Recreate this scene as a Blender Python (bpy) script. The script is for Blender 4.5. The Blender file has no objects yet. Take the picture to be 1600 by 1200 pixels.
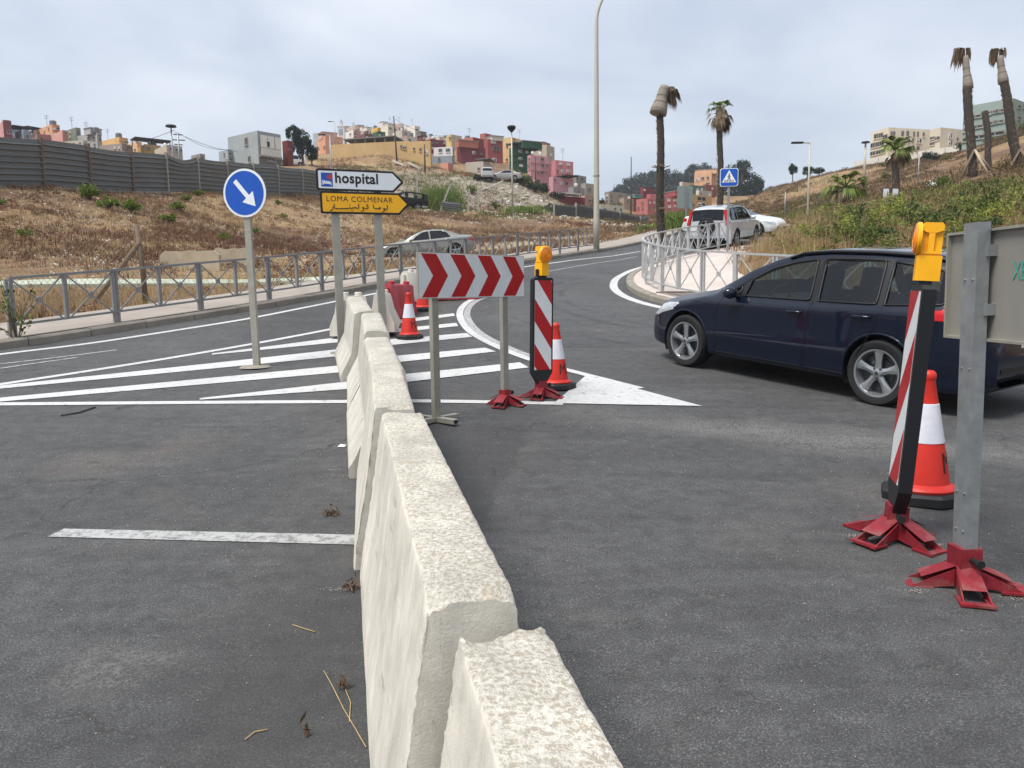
import bpy, bmesh, math, random
import numpy as np
from mathutils import Vector, Matrix, noise as mnoise
random.seed(7); RNG = np.random.default_rng(7)
SC = bpy.context.scene
COL = SC.collection
R = math.radians

# ------------------------------------------------------------------ camera
PITCH, ROLL, FOC = R(6.9), R(.76), 1200.0          # focal length in pixels of a 1600 px wide frame
CAM = np.array([0., 0., 1.5])
FW = np.array([0, math.cos(PITCH), -math.sin(PITCH)])
UP0 = np.array([0, math.sin(PITCH), math.cos(PITCH)])
RT = math.cos(ROLL) * np.array([1., 0, 0]) - math.sin(ROLL) * UP0
UP = math.cos(ROLL) * UP0 + math.sin(ROLL) * np.array([1., 0, 0])
cd = bpy.data.cameras.new('camera'); cam = bpy.data.objects.new('camera', cd); COL.objects.link(cam)
cd.sensor_width = 36; cd.sensor_fit = 'HORIZONTAL'; cd.lens = 36 * FOC / 1600; cd.clip_start = .05; cd.clip_end = 6000
cam.matrix_world = Matrix(((RT[0], UP[0], -FW[0], CAM[0]), (RT[1], UP[1], -FW[1], CAM[1]), (RT[2], UP[2], -FW[2], CAM[2]), (0, 0, 0, 1)))
SC.camera = cam

# ------------------------------------------------------------------ world, sun, exposure
SUN_EL, SUN_AZ = R(60), R(232)        # azimuth clockwise from +Y (the view direction): from the left, a little behind
w = bpy.data.worlds.new('World'); SC.world = w; w.use_nodes = True
nt = w.node_tree; N = nt.nodes; L = nt.links; N.clear()
def wn(t, **k):
    n = N.new(t)
    for a, b in k.items(): setattr(n, a, b)
    return n
out = wn('ShaderNodeOutputWorld'); bg = wn('ShaderNodeBackground'); L.new(bg.outputs[0], out.inputs[0])
bg.inputs['Strength'].default_value = .12
sky = wn('ShaderNodeTexSky', sky_type='NISHITA', sun_disc=False, sun_elevation=SUN_EL, sun_rotation=SUN_AZ, air_density=1.0, dust_density=2.0, altitude=50)
tc = wn('ShaderNodeTexCoord'); sep = wn('ShaderNodeSeparateXYZ'); L.new(tc.outputs['Generated'], sep.inputs[0])
# the overcast: soft cloud sheets on a flat layer overhead
zc = wn('ShaderNodeMath', operation='MAXIMUM'); L.new(sep.outputs['Z'], zc.inputs[0]); zc.inputs[1].default_value = 0.0
za = wn('ShaderNodeMath', operation='ADD'); L.new(zc.outputs[0], za.inputs[0]); za.inputs[1].default_value = .22
dx = wn('ShaderNodeMath', operation='DIVIDE'); L.new(sep.outputs['X'], dx.inputs[0]); L.new(za.outputs[0], dx.inputs[1])
dy = wn('ShaderNodeMath', operation='DIVIDE'); L.new(sep.outputs['Y'], dy.inputs[0]); L.new(za.outputs[0], dy.inputs[1])
cmb = wn('ShaderNodeCombineXYZ'); L.new(dx.outputs[0], cmb.inputs[0]); L.new(dy.outputs[0], cmb.inputs[1])
n1 = wn('ShaderNodeTexNoise'); n1.inputs['Scale'].default_value = 1.15; n1.inputs['Detail'].default_value = 4; n1.inputs['Roughness'].default_value = .5; n1.inputs['Distortion'].default_value = .35
L.new(cmb.outputs[0], n1.inputs['Vector'])
cr = wn('ShaderNodeValToRGB'); L.new(n1.outputs['Fac'], cr.inputs[0])
cr.color_ramp.elements[0].position = .34; cr.color_ramp.elements[0].color = (.41, .475, .59, 1)
cr.color_ramp.elements[1].position = .62; cr.color_ramp.elements[1].color = (.70, .735, .80, 1)
e = cr.color_ramp.elements.new(.48); e.color = (.55, .60, .695, 1)
# thicker air towards the horizon
hz = wn('ShaderNodeMapRange'); L.new(sep.outputs['Z'], hz.inputs['Value']); hz.inputs['From Min'].default_value = .0; hz.inputs['From Max'].default_value = .36; hz.inputs['To Min'].default_value = 1; hz.inputs['To Max'].default_value = 0; hz.interpolation_type = 'SMOOTHSTEP'
hm = wn('ShaderNodeMath', operation='MULTIPLY'); L.new(hz.outputs[0], hm.inputs[0]); hm.inputs[1].default_value = .75
mixh = wn('ShaderNodeMix', data_type='RGBA'); L.new(hm.outputs[0], mixh.inputs[0]); L.new(cr.outputs[0], mixh.inputs[6]); mixh.inputs[7].default_value = (.425, .49, .565, 1)
sc_ = wn('ShaderNodeVectorMath', operation='SCALE'); L.new(mixh.outputs[2], sc_.inputs[0]); sc_.inputs['Scale'].default_value = 1 / .12
cov = wn('ShaderNodeMix', data_type='RGBA'); cov.inputs[0].default_value = .92; L.new(sky.outputs[0], cov.inputs[6]); L.new(sc_.outputs[0], cov.inputs[7])
L.new(cov.outputs[2], bg.inputs['Color'])
sl = bpy.data.lights.new('sun', 'SUN'); sl.energy = 3.3; sl.angle = R(24); sl.color = (1, .965, .91)
so = bpy.data.objects.new('sun', sl); COL.objects.link(so)
so.rotation_euler = Vector((-math.sin(SUN_AZ) * math.cos(SUN_EL), -math.cos(SUN_AZ) * math.cos(SUN_EL), -math.sin(SUN_EL))).to_track_quat('-Z', 'Y').to_euler()
SC.view_settings.view_transform = 'Standard'; SC.view_settings.look = 'None'; SC.view_settings.gamma = 1; SC.view_settings.exposure = .44
SC.cycles.max_bounces = 6; SC.cycles.transparent_max_bounces = 12; SC.cycles.use_denoising = True

# ------------------------------------------------------------------ pixel helpers (photograph pixel at a depth -> place in the world)
def ray(px, py): return FW + RT * (px - 800) / FOC - UP * (py - 600) / FOC
def at(px, py, d): return CAM + ray(px, py) * d
def sstep(a, b, x): t = np.clip((np.asarray(x, float) - a) / (b - a), 0, 1); return t * t * (3 - 2 * t)
def H(x, y):                                        # the road surface
    x = np.asarray(x, float); y = np.asarray(y, float)
    yy = np.minimum(y, 14.)
    b = np.where(y < 0, .023 * y, .023 * yy + .0033 * yy * yy) + np.maximum(y - 14, 0) * .1154
    b = b - np.maximum(y - 48, 0) * .09
    return b - .0133 * np.clip(x, -30, 30) + .052 * np.clip(x - 4, 0, 16) * sstep(20, 30, y)

# outline of the carriageway (outer kerb on the left and far side) and of the raised corner on the right
ROADL = [(-40, -38), (-14.6, -.5), (-7.45, 10.8), (-6.95, 11.9), (-6.15, 13.4), (-5.45, 14.7), (-4.55, 16.3), (-2.85, 20.4), (-.1, 25.7), (3.9, 33.0), (6.6, 37.4), (9.0, 42.5), (11.5, 50), (13, 56)]
ROAD = ROADL + [(70, 57), (70, -38)]
CORNL = [(30, 5.2), (14, 9.6), (8, 12.0), (5, 13.9), (3.75, 15.0), (3.12, 16.2), (2.85, 17.6), (2.85, 19.2), (3.2, 21.4), (4.1, 24.2), (5.6, 27.0), (7.6, 29.4), (10.5, 31.6), (13.2, 34.7), (15.2, 39.5), (17, 46), (18.5, 57)]
CORNER = [(70, 2)] + CORNL + [(70, 57.5)]
def inpoly(x, y, P):
    x = np.asarray(x, float); y = np.asarray(y, float); c = np.zeros(np.broadcast(x, y).shape, bool)
    n = len(P)
    for i in range(n):
        x0, y0 = P[i]; x1, y1 = P[i - 1]
        if y0 == y1: continue
        c ^= ((y0 > y) != (y1 > y)) & (x < (x1 - x0) * (y - y0) / (y1 - y0) + x0)
    return c
def pdist(x, y, P, closed=True):
    x = np.asarray(x, float); y = np.asarray(y, float); d = np.full(np.broadcast(x, y).shape, 1e9)
    for i in range(0 if closed else 1, len(P)):
        x0, y0 = P[i - 1]; x1, y1 = P[i]; ex, ey = x1 - x0, y1 - y0
        t = np.clip(((x - x0) * ex + (y - y0) * ey) / (ex * ex + ey * ey), 0, 1)
        d = np.minimum(d, np.hypot(x - x0 - t * ex, y - y0 - t * ey))
    return d

# ------------------------------------------------------------------ terrain: a smooth surface through surveyed points
CTRL = [  # left bank
 (0,440,18.5),(150,438,19.5),(300,440,20.5),(450,432,23),(540,426,26),(0,408,22),(150,405,24),(300,400,27),(450,394,32),(540,398,34),
 (610,409,38),(700,405,38),(760,399,37),(0,350,29),(150,350,34),(300,350,42),(450,350,51),(600,355,56),(700,372,54),(800,376,50),(900,381,46),
 (0,291,38),(80,293,41),(160,299,45),(275,299,52),(370,302,60),(450,306,67),(490,309,72),(560,316,80),
 (620,322,80),(690,331,80),(750,333,78),(800,338,74),(870,338,76),(930,346,80),(1000,359,92),(950,375,45),(1000,380,46),
 # spoil heaps and the knoll under the yellow wall
 (500,290,92),(560,284,98),(620,286,100),(690,292,102),(760,290,104),(520,262,116),(600,242,122),(660,258,120),(700,268,118),(760,279,112),(800,281,112),(835,300,108),(865,330,100),(890,335,98),(915,340,98),(900,330,115),
 (400,262,98),(460,258,100),(340,262,100),
 (0,242,125),(150,258,125),(290,264,125),(-300,240,110),
 # the hill the houses stand on
 (560,228,175),(640,225,190),(700,230,165),(760,252,150),(820,262,146),(880,300,138),(930,330,132),(975,335,140),(720,262,135),(600,222,240),(660,222,240),(450,252,170),(330,262,170),(890,330,200),(925,336,230),(960,338,220),(985,334,230),
 (1000,336,160),(1060,335,150),(1110,333,150),(1100,302,180),(1040,310,185),(960,330,300),(1000,308,340),(1090,300,330),(1170,306,300),
 # the hill on the right
 (1090,362,62),(1130,345,95),(1160,322,125),(1200,297,122),(1290,272,120),(1350,260,120),(1420,251,118),(1490,238,115),(1600,214,108),(1750,180,100),
 (1210,362,48),(1200,345,70),(1260,337,52),(1320,322,46),(1400,308,46),(1510,279,45),(1570,266,44),(1680,240,44),(1300,305,75),(1400,280,80),(1500,255,80),
 (1190,388,26),(1225,372,25),(1290,352,25),(1370,336,25),(1450,320,25),(1550,309,24),(1700,290,23),(1210,406,18),(1280,395,17.5),(1400,392,16.5),(1520,390,15.5),(1700,380,14.5)]
cw = [at(*c) for c in CTRL]
for x, y in ROADL[2:-2]:                                     # level with the kerbs
    cw.append((x - 1.9, y + 1.1, float(H(x, y)) + .12))
for x, y in CORNER[3:14]:
    cw.append((x, y, float(H(x, y)) + .14))
cw += [(-30, -30, -1), (-16, 0, .2), (-28, 12, 3.2), (-40, 25, 6.5), (-60, 0, 5), (-60, 60, 12), (-90, 100, 20), (-140, 160, 26), (-160, 60, 25), (30, -30, 0), (40, 14, 6), (60, 30, 14), (70, 70, 27), (110, 60, 35), (120, 120, 45),
       (60, 180, 22), (120, 250, 40), (0, 420, 40), (80, 420, 44), (160, 420, 45), (-80, 300, 36), (-160, 300, 34), (-60, 220, 36), (0, 600, 45), (300, 300, 55), (-300, 300, 34), (-500, 0, 30), (500, 0, 50), (0, -300, -10), (-300, 900, 50), (300, 900, 50), (-1300, 1300, 60), (1300, 1300, 60), (-1300, -800, 0), (1300, -800, 0), (0, -900, -20)]
cw = np.array(cw, float)
_c2 = cw[:, :2]; _n = len(cw)
def _phi(d2): return np.sqrt(d2 + 1.5)
_A = np.zeros((_n + 3, _n + 3)); _A[:_n, :_n] = _phi(((_c2[:, None] - _c2[None]) ** 2).sum(-1)) - np.eye(_n) * .05
_A[:_n, _n:] = np.c_[np.ones(_n), _c2]; _A[_n:, :_n] = _A[:_n, _n:].T
_W = np.linalg.solve(_A, np.r_[cw[:, 2], 0, 0, 0])
def rbf(x, y):
    x = np.asarray(x, float); y = np.asarray(y, float); sh = np.broadcast(x, y).shape
    q = np.c_[np.broadcast_to(x, sh).ravel(), np.broadcast_to(y, sh).ravel()]; o = np.empty(len(q))
    for i in range(0, len(q), 20000):
        s = q[i:i + 20000]
        o[i:i + 20000] = _phi(((s[:, None] - _c2[None]) ** 2).sum(-1)) @ _W[:_n] + _W[_n] + s @ _W[_n + 1:]
    return o.reshape(sh)
def T(x, y):                                                # the natural ground
    x = np.asarray(x, float); y = np.asarray(y, float)
    h = H(x, y); g = rbf(x, y)
    road = inpoly(x, y, ROAD); cor = inpoly(x, y, CORNER)
    dl = pdist(x, y, ROADL, False); dc = pdist(x, y, CORNL, False)
    d = np.where(cor, dc, dl)
    land = h + .04 + (g - h - .04) * sstep(1.6, 4.5, d)
    land = np.where(cor, np.where(dc < 2.6, np.minimum(land, h + .06), land), land)
    return np.where(road & ~cor, h - .5, land)
def gnd(px, py, f=T, dmin=1.0, dmax=500):                   # first place along a view ray that meets a surface
    ds = np.geomspace(dmin, dmax, 900); p = CAM + ray(px, py)[None] * ds[:, None]
    b = p[:, 2] - f(p[:, 0], p[:, 1]); i = np.argmax(b < 0)
    if b[i] >= 0: i = len(ds) - 1
    if i == 0: return p[0]
    t = b[i - 1] / (b[i - 1] - b[i]) if b[i] < 0 else 0
    return p[i - 1] + (p[i] - p[i - 1]) * t
def gH(px, py): return gnd(px, py, H)
def depth(p): return float((np.asarray(p) - CAM) @ FW)
def colat(px, d, py=400):                                   # ground point in the image column px at depth d
    p = at(px, py, d); return np.array([p[0], p[1], float(T(p[0], p[1]))])

# ------------------------------------------------------------------ mesh building
ORD = ['first', 'second', 'third', 'fourth', 'fifth', 'sixth', 'seventh', 'eighth', 'ninth', 'tenth', 'eleventh', 'twelfth', 'thirteenth', 'fourteenth', 'fifteenth', 'sixteenth', 'seventeenth', 'eighteenth', 'nineteenth', 'twentieth']
def ordinals(xs):
    r = sorted(range(len(xs)), key=lambda k: xs[k]); o = [None] * len(xs)
    for n, k in enumerate(r): o[k] = ORD[n] + ' from the left'
    return o
class MB:
    def __init__(s): s.v = []; s.f = []
    def add(s, v, f):
        o = len(s.v); s.v.extend([tuple(map(float, p)) for p in v]); s.f.extend([tuple(i + o for i in q) for q in f]); return s
    def box(s, c, sz, rz=0, taper=1.0):
        x, y, z = sz[0] / 2, sz[1] / 2, sz[2] / 2; ca, sa = math.cos(rz), math.sin(rz); v = []
        for k, (a, b, e) in enumerate([(-x,-y,-z),(x,-y,-z),(x,y,-z),(-x,y,-z),(-x,-y,z),(x,-y,z),(x,y,z),(-x,y,z)]):
            if k > 3: a *= taper; b *= taper
            v.append((c[0] + a * ca - b * sa, c[1] + a * sa + b * ca, c[2] + e))
        return s.add(v, [(0,3,2,1),(4,5,6,7),(0,1,5,4),(1,2,6,5),(2,3,7,6),(3,0,4,7)])
    def bar(s, p0, p1, w, h, upv=(0, 0, 1)):
        p0 = np.array(p0, float); p1 = np.array(p1, float); d = p1 - p0; d /= np.linalg.norm(d)
        u = np.array(upv, float)
        if abs(d @ u) > .95: u = np.array([0., 1, 0])
        a = np.cross(d, u); a /= np.linalg.norm(a); b = np.cross(a, d)
        v = [p + a * w / 2 * i + b * h / 2 * j for p in (p0, p1) for i, j in ((-1,-1),(1,-1),(1,1),(-1,1))]
        return s.add(v, [(0,1,2,3),(7,6,5,4),(0,4,5,1),(1,5,6,2),(2,6,7,3),(3,7,4,0)])
    def tube(s, pts, r, n=8, caps=True):
        P = [np.array(p, float) for p in pts]; m = len(P); rr = r if hasattr(r, '__len__') else [r] * m; v = []; u = None
        for i in range(m):
            d = P[min(i + 1, m - 1)] - P[max(i - 1, 0)]; d /= (np.linalg.norm(d) + 1e-12)
            if u is None:
                u = np.array([0, 0, 1.]) if abs(d[2]) < .9 else np.array([1., 0, 0])
            u = u - d * (u @ d); u /= (np.linalg.norm(u) + 1e-12); b = np.cross(d, u)
            for k in range(n):
                a = 2 * math.pi * k / n; v.append(P[i] + rr[i] * (math.cos(a) * u + math.sin(a) * b))
        f = [(i * n + k, i * n + (k + 1) % n, (i + 1) * n + (k + 1) % n, (i + 1) * n + k) for i in range(m - 1) for k in range(n)]
        if caps: f += [tuple(range(n - 1, -1, -1)), tuple(range((m - 1) * n, m * n))]
        return s.add(v, f)
    def lathe(s, prof, n=24, c=(0, 0, 0), axis='z', closed=False, caps=True):
        v = []
        for (r, z) in prof:
            for k in range(n):
                a = 2 * math.pi * k / n; x, y = r * math.cos(a), r * math.sin(a)
                p = (x, y, z) if axis == 'z' else ((x, z, y) if axis == 'y' else (z, x, y))
                v.append((p[0] + c[0], p[1] + c[1], p[2] + c[2]))
        m = len(prof); f = []
        for i in range(m - 1 if not closed else m):
            for k in range(n):
                j = (i + 1) % m; q = (i * n + k, i * n + (k + 1) % n, j * n + (k + 1) % n, j * n + k)
                f.append(q if axis != 'y' else q[::-1])
        if not closed and caps:
            if prof[0][0] > 1e-6: f.append(tuple(range(n))[::-1])
            if prof[-1][0] > 1e-6: f.append(tuple(range((m - 1) * n, m * n)))
        return s.add(v, f)
    def prism(s, poly, o, ux, uy, t):                        # flat polygon in the plane (ux, uy) through o, thickness vector t
        o = np.array(o, float); ux = np.array(ux, float); uy = np.array(uy, float); t = np.array(t, float); n = len(poly)
        a = [o + ux * p[0] + uy * p[1] for p in poly]; v = a + [p + t for p in a]
        return s.add(v, [tuple(range(n))[::-1], tuple(range(n, 2 * n))] + [(i, (i + 1) % n, n + (i + 1) % n, n + i) for i in range(n)])
    def build(s, name, m, parent=None, smooth=False, fix=True):
        me = bpy.data.meshes.new(name); me.from_pydata(s.v, [], s.f); return link(name, me, m, parent, smooth, fix)
def link(name, me, m, parent=None, smooth=False, fix=False):
    if fix:
        b = bmesh.new(); b.from_mesh(me); bmesh.ops.recalc_face_normals(b, faces=b.faces); b.to_mesh(me); b.free()
    for x in (m if isinstance(m, (list, tuple)) else [m]):
        if x is not None: me.materials.append(x)
    if smooth is True: me.polygons.foreach_set('use_smooth', [True] * len(me.polygons))
    elif smooth:
        me.polygons.foreach_set('use_smooth', [True] * len(me.polygons)); me.set_sharp_from_angle(angle=R(smooth))
    o = bpy.data.objects.new(name, me); COL.objects.link(o)
    if parent is not None: o.parent = parent
    return o
def npmesh(name, v, f):                                     # big meshes straight from numpy (all faces of one size)
    v = np.asarray(v, np.float32); f = np.asarray(f, np.int32); me = bpy.data.meshes.new(name); k = f.shape[1]
    me.vertices.add(len(v)); me.vertices.foreach_set('co', v.ravel()); me.loops.add(f.size); me.loops.foreach_set('vertex_index', f.ravel())
    me.polygons.add(len(f)); me.polygons.foreach_set('loop_start', np.arange(0, f.size, k)); me.polygons.foreach_set('loop_total', np.full(len(f), k)); me.update(calc_edges=True); return me
def tag(o, label=None, cat=None, group=None, kind=None):
    if label: o['label'] = label
    if cat: o['category'] = cat
    if group: o['group'] = group
    if kind: o['kind'] = kind
    return o
def empty(name, loc, rz=0, label=None, cat=None, group=None):
    o = bpy.data.objects.new(name, None); COL.objects.link(o); o.location = [float(c) for c in loc]; o.rotation_euler = (0, 0, rz); o.empty_display_size = .2
    return tag(o, label, cat, group)
def copy_tree(o, parent=None):
    c = o.copy(); COL.objects.link(c); c.parent = parent
    for ch in [x for x in o.children]: copy_tree(ch, c)
    return c
def lin(h):
    if isinstance(h, str): h = [int(h[i:i + 2], 16) / 255 for i in (0, 2, 4)]
    return tuple(c / 12.92 if c <= .04045 else ((c + .055) / 1.055) ** 2.4 for c in h)
# ------------------------------------------------------------------ materials (all procedural)
MATS = {}
class NT:
    def __init__(s, name):
        s.m = bpy.data.materials.new(name); s.m.use_nodes = True; s.t = s.m.node_tree; s.p = s.t.nodes['Principled BSDF']; s.tc = s.n('ShaderNodeTexCoord')
    def n(s, t, **k):
        x = s.t.nodes.new(t)
        for a, b in k.items(): setattr(x, a, b)
        return x
    def l(s, a, b): s.t.links.new(a, b)
    def noise(s, scale, detail=3, rough=.55, co='Object', dist=0, stretch=None):
        x = s.n('ShaderNodeTexNoise'); x.inputs['Scale'].default_value = scale; x.inputs['Detail'].default_value = detail; x.inputs['Roughness'].default_value = rough; x.inputs['Distortion'].default_value = dist
        if stretch:
            mp = s.n('ShaderNodeMapping'); mp.inputs['Scale'].default_value = stretch; s.l(s.tc.outputs[co], mp.inputs[0]); s.l(mp.outputs[0], x.inputs['Vector'])
        else: s.l(s.tc.outputs[co], x.inputs['Vector'])
        return x.outputs['Fac']
    def ramp(s, fac, *st):
        x = s.n('ShaderNodeValToRGB'); s.l(fac, x.inputs[0]); e = x.color_ramp.elements
        while len(e) < len(st): e.new(.5)
        for i, (p, c) in enumerate(st):
            e[i].position = p; c = (c, c, c) if not hasattr(c, '__len__') else c; e[i].color = (*c[:3], 1)
        return x.outputs[0]
    def mix(s, fac, a, b, mode='MIX'):
        x = s.n('ShaderNodeMix', data_type='RGBA', blend_type=mode)
        for v, i in ((fac, 0), (a, 6), (b, 7)):
            if hasattr(v, 'is_linked') or hasattr(v, 'links'): s.l(v, x.inputs[i])
            else: x.inputs[i].default_value = v if i == 0 else (*v[:3], 1)
        return x.outputs[2]
    def math(s, op, a, b=0.0):
        x = s.n('ShaderNodeMath', operation=op)
        for v, i in ((a, 0), (b, 1)):
            if hasattr(v, 'links'): s.l(v, x.inputs[i])
            else: x.inputs[i].default_value = v
        return x.outputs[0]
    def bump(s, h, strength=.3, dist=.02):
        x = s.n('ShaderNodeBump'); x.inputs['Strength'].default_value = strength; x.inputs['Distance'].default_value = dist; s.l(h, x.inputs['Height']); s.l(x.outputs[0], s.p.inputs['Normal'])
    def done(s, col=None, rough=.7, metal=0, spec=.5):
        if col is not None:
            if hasattr(col, 'links'): s.l(col, s.p.inputs['Base Color'])
            else: s.p.inputs['Base Color'].default_value = (*col[:3], 1)
        if hasattr(rough, 'links'): s.l(rough, s.p.inputs['Roughness'])
        else: s.p.inputs['Roughness'].default_value = rough
        s.p.inputs['Metallic'].default_value = metal; s.p.inputs['Specular IOR Level'].default_value = spec
        return s.m
def mat(name, col, rough=.6, metal=0, var=.12, scale=6, bump=0, bscale=40, spec=.5, dirt=0, dirtcol='6b5b48', co='Object', stretch=None):
    if name in MATS: return MATS[name]
    c = lin(col) if isinstance(col, str) else col; t = NT(name)
    n = t.noise(scale, 4, .6, co, stretch=stretch)
    k = t.ramp(n, (.3, [v * (1 - var) for v in c]), (.7, [min(1, v * (1 + var)) for v in c]))
    if dirt:
        d = t.noise(scale * .37, 5, .65, co, .4); k = t.mix(t.ramp(d, (.5, 0), (.72, dirt)), k, lin(dirtcol))
    if bump: t.bump(t.noise(bscale, 3, .6, co), bump, .01)
    MATS[name] = t.done(k, rough, metal, spec); return MATS[name]

def m_asphalt():
    t = NT('asphalt'); g = 'Object'
    fine = t.noise(140, 2, .7, g); mid = t.noise(9, 4, .6, g); big = t.noise(.33, 5, .6, g, .6)
    c = t.ramp(fine, (.34, .040), (.52, .066), (.66, .125), (.76, .24))
    c = t.mix(.8, c, t.ramp(mid, (.3, .72), (.7, 1.22)), 'MULTIPLY')
    c = t.mix(.9, c, t.ramp(big, (.3, .78), (.7, 1.25)), 'MULTIPLY')
    st = t.noise(1.5, 4, .6, g, .5, (.35, 2.2, 1)); c = t.mix(.5, c, t.ramp(st, (.36, .72), (.6, 1.12)), 'MULTIPLY')
    sep = t.n('ShaderNodeSeparateXYZ'); t.l(t.tc.outputs['Object'], sep.inputs[0]); X, Y = sep.outputs[0], sep.outputs[1]
    # pale dust swept into a band where nobody drives, running out of the white nose
    wv = t.math('MULTIPLY', t.math('SUBTRACT', t.noise(1.3, 4, .6, g), .5), 1.1)
    band = t.math('ABSOLUTE', t.math('ADD', t.math('SUBTRACT', Y, t.math('SUBTRACT', 7.35, t.math('MULTIPLY', X, .40))), wv))
    bm = t.math('MULTIPLY', t.ramp(band, (.0, 1), (.55, 0)), t.ramp(X, (.0, 0), (1, 1)))
    mr = t.n('ShaderNodeMapRange'); t.l(X, mr.inputs[0]); mr.inputs['From Min'].default_value = .2; mr.inputs['From Max'].default_value = 1.6
    bm = t.math('MULTIPLY', t.ramp(band, (.0, 1), (.55, 0)), mr.outputs[0])
    grit = t.ramp(t.noise(60, 3, .8, g), (.42, 0), (.62, 1))
    c = t.mix(t.math('MULTIPLY', t.math('MULTIPLY', bm, grit), .55), c, (.30, .285, .26))
    du = t.ramp(t.noise(.8, 6, .7, g, .8), (.56, 0), (.75, .28)); c = t.mix(t.math('MULTIPLY', du, grit), c, (.24, .21, .175))
    # the newer, darker strip of surfacing along the barrier
    ed = t.math('ADD', t.math('SUBTRACT', X, t.math('MULTIPLY', Y, .13)), t.math('ADD', t.math('MULTIPLY', t.math('SUBTRACT', t.noise(2.4, 6, .65, g), .5), .42), .74))
    m1 = t.n('ShaderNodeMapRange'); t.l(ed, m1.inputs[0]); m1.inputs['From Min'].default_value = .0; m1.inputs['From Max'].default_value = .03
    m2 = t.n('ShaderNodeMapRange'); t.l(ed, m2.inputs[0]); m2.inputs['From Min'].default_value = -1.1; m2.inputs['From Max'].default_value = -.5
    m3 = t.n('ShaderNodeMapRange'); t.l(Y, m3.inputs[0]); m3.inputs['From Min'].default_value = 7.3; m3.inputs['From Max'].default_value = 6.6
    k = t.math('MULTIPLY', t.math('MULTIPLY', t.math('SUBTRACT', 1, m1.outputs[0]), m2.outputs[0]), m3.outputs[0])
    c = t.mix(t.math('MULTIPLY', k, .5), c, (.036, .036, .037))
    # hairline cracks here and there, tyre rubber laid down round the bend
    vo = t.n('ShaderNodeTexVoronoi', feature='DISTANCE_TO_EDGE'); vo.inputs['Scale'].default_value = .42; wp = t.n('ShaderNodeVectorMath', operation='ADD'); nz = t.n('ShaderNodeTexNoise'); nz.inputs['Scale'].default_value = 1.7; nz.inputs['Detail'].default_value = 5; t.l(t.tc.outputs['Object'], nz.inputs['Vector']); t.l(t.tc.outputs['Object'], wp.inputs[0]); t.l(nz.outputs['Color'], wp.inputs[1]); t.l(wp.outputs[0], vo.inputs['Vector'])
    ck = t.math('MULTIPLY', t.ramp(vo.outputs['Distance'], (.0015, 1), (.005, 0)), t.ramp(t.noise(.45, 3, .5, g), (.5, 0), (.56, .8))); c = t.mix(ck, c, (.022, .021, .02))
    cb = t.n('ShaderNodeCombineXYZ'); t.l(X, cb.inputs[0]); t.l(Y, cb.inputs[1]); dd = t.n('ShaderNodeVectorMath', operation='DISTANCE'); t.l(cb.outputs[0], dd.inputs[0]); dd.inputs[1].default_value = (8.2, 17.5, 0)
    for r0, wd in ((7.05, .10), (7.5, .14), (8.75, .12)):
        q = t.math('ABSOLUTE', t.math('SUBTRACT', dd.outputs['Value'], r0)); mk = t.n('ShaderNodeMapRange'); t.l(q, mk.inputs[0]); mk.inputs['From Min'].default_value = wd; mk.inputs['From Max'].default_value = wd * .3
        c = t.mix(t.math('MULTIPLY', mk.outputs[0], t.ramp(t.noise(.9, 4, .6, g), (.42, 0), (.6, .55))), c, (.03, .03, .031))
    for bx_, by_, br, bc, bk_ in ((-3.05, 5.6, .55, (.26, .20, .16), .34), (-2.6, 6.1, .45, (.24, .19, .15), .3), (-1.55, 2.75, .28, (.22, .21, .2), .45), (2.4, 4.9, .5, (.24, .22, .19), .35)):
        dv = t.n('ShaderNodeVectorMath', operation='DISTANCE'); t.l(cb.outputs[0], dv.inputs[0]); dv.inputs[1].default_value = (bx_, by_, 0)
        q = t.math('ADD', dv.outputs['Value'], t.math('MULTIPLY', t.math('SUBTRACT', t.noise(3.5, 5, .7, g), .5), br * 1.6)); mk = t.n('ShaderNodeMapRange'); t.l(q, mk.inputs[0]); mk.inputs['From Min'].default_value = br; mk.inputs['From Max'].default_value = br * .2
        c = t.mix(t.math('MULTIPLY', t.math('MULTIPLY', mk.outputs[0], grit), bk_), c, bc)
    # oil spots
    sp = t.ramp(t.noise(3.1, 2, .5, g, 0, (1, 1.8, 1)), (.70, 0), (.76, .5)); c = t.mix(sp, c, (.025, .025, .026))
    t.bump(t.noise(120, 3, .8, g), .55, .006)
    return t.done(c, .82, 0, .4)
def m_paint(name='road_paint', wear=.55, base=.55):
    t = NT(name); n = t.noise(16, 6, .75, 'Object', .3); f = t.noise(150, 2, .7); b = t.noise(1.2, 3)
    c = t.ramp(b, (.3, (base * .86, base * .86, base * .84)), (.7, (base, base, base * .985)))
    k = t.math('ADD', n, t.math('MULTIPLY', t.math('SUBTRACT', f, .5), .28))
    c = t.mix(t.ramp(k, (wear, 0), (wear + .13, .85)), c, (.13, .13, .128)); t.bump(f, .3, .003)
    return t.done(c, .75)
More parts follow.
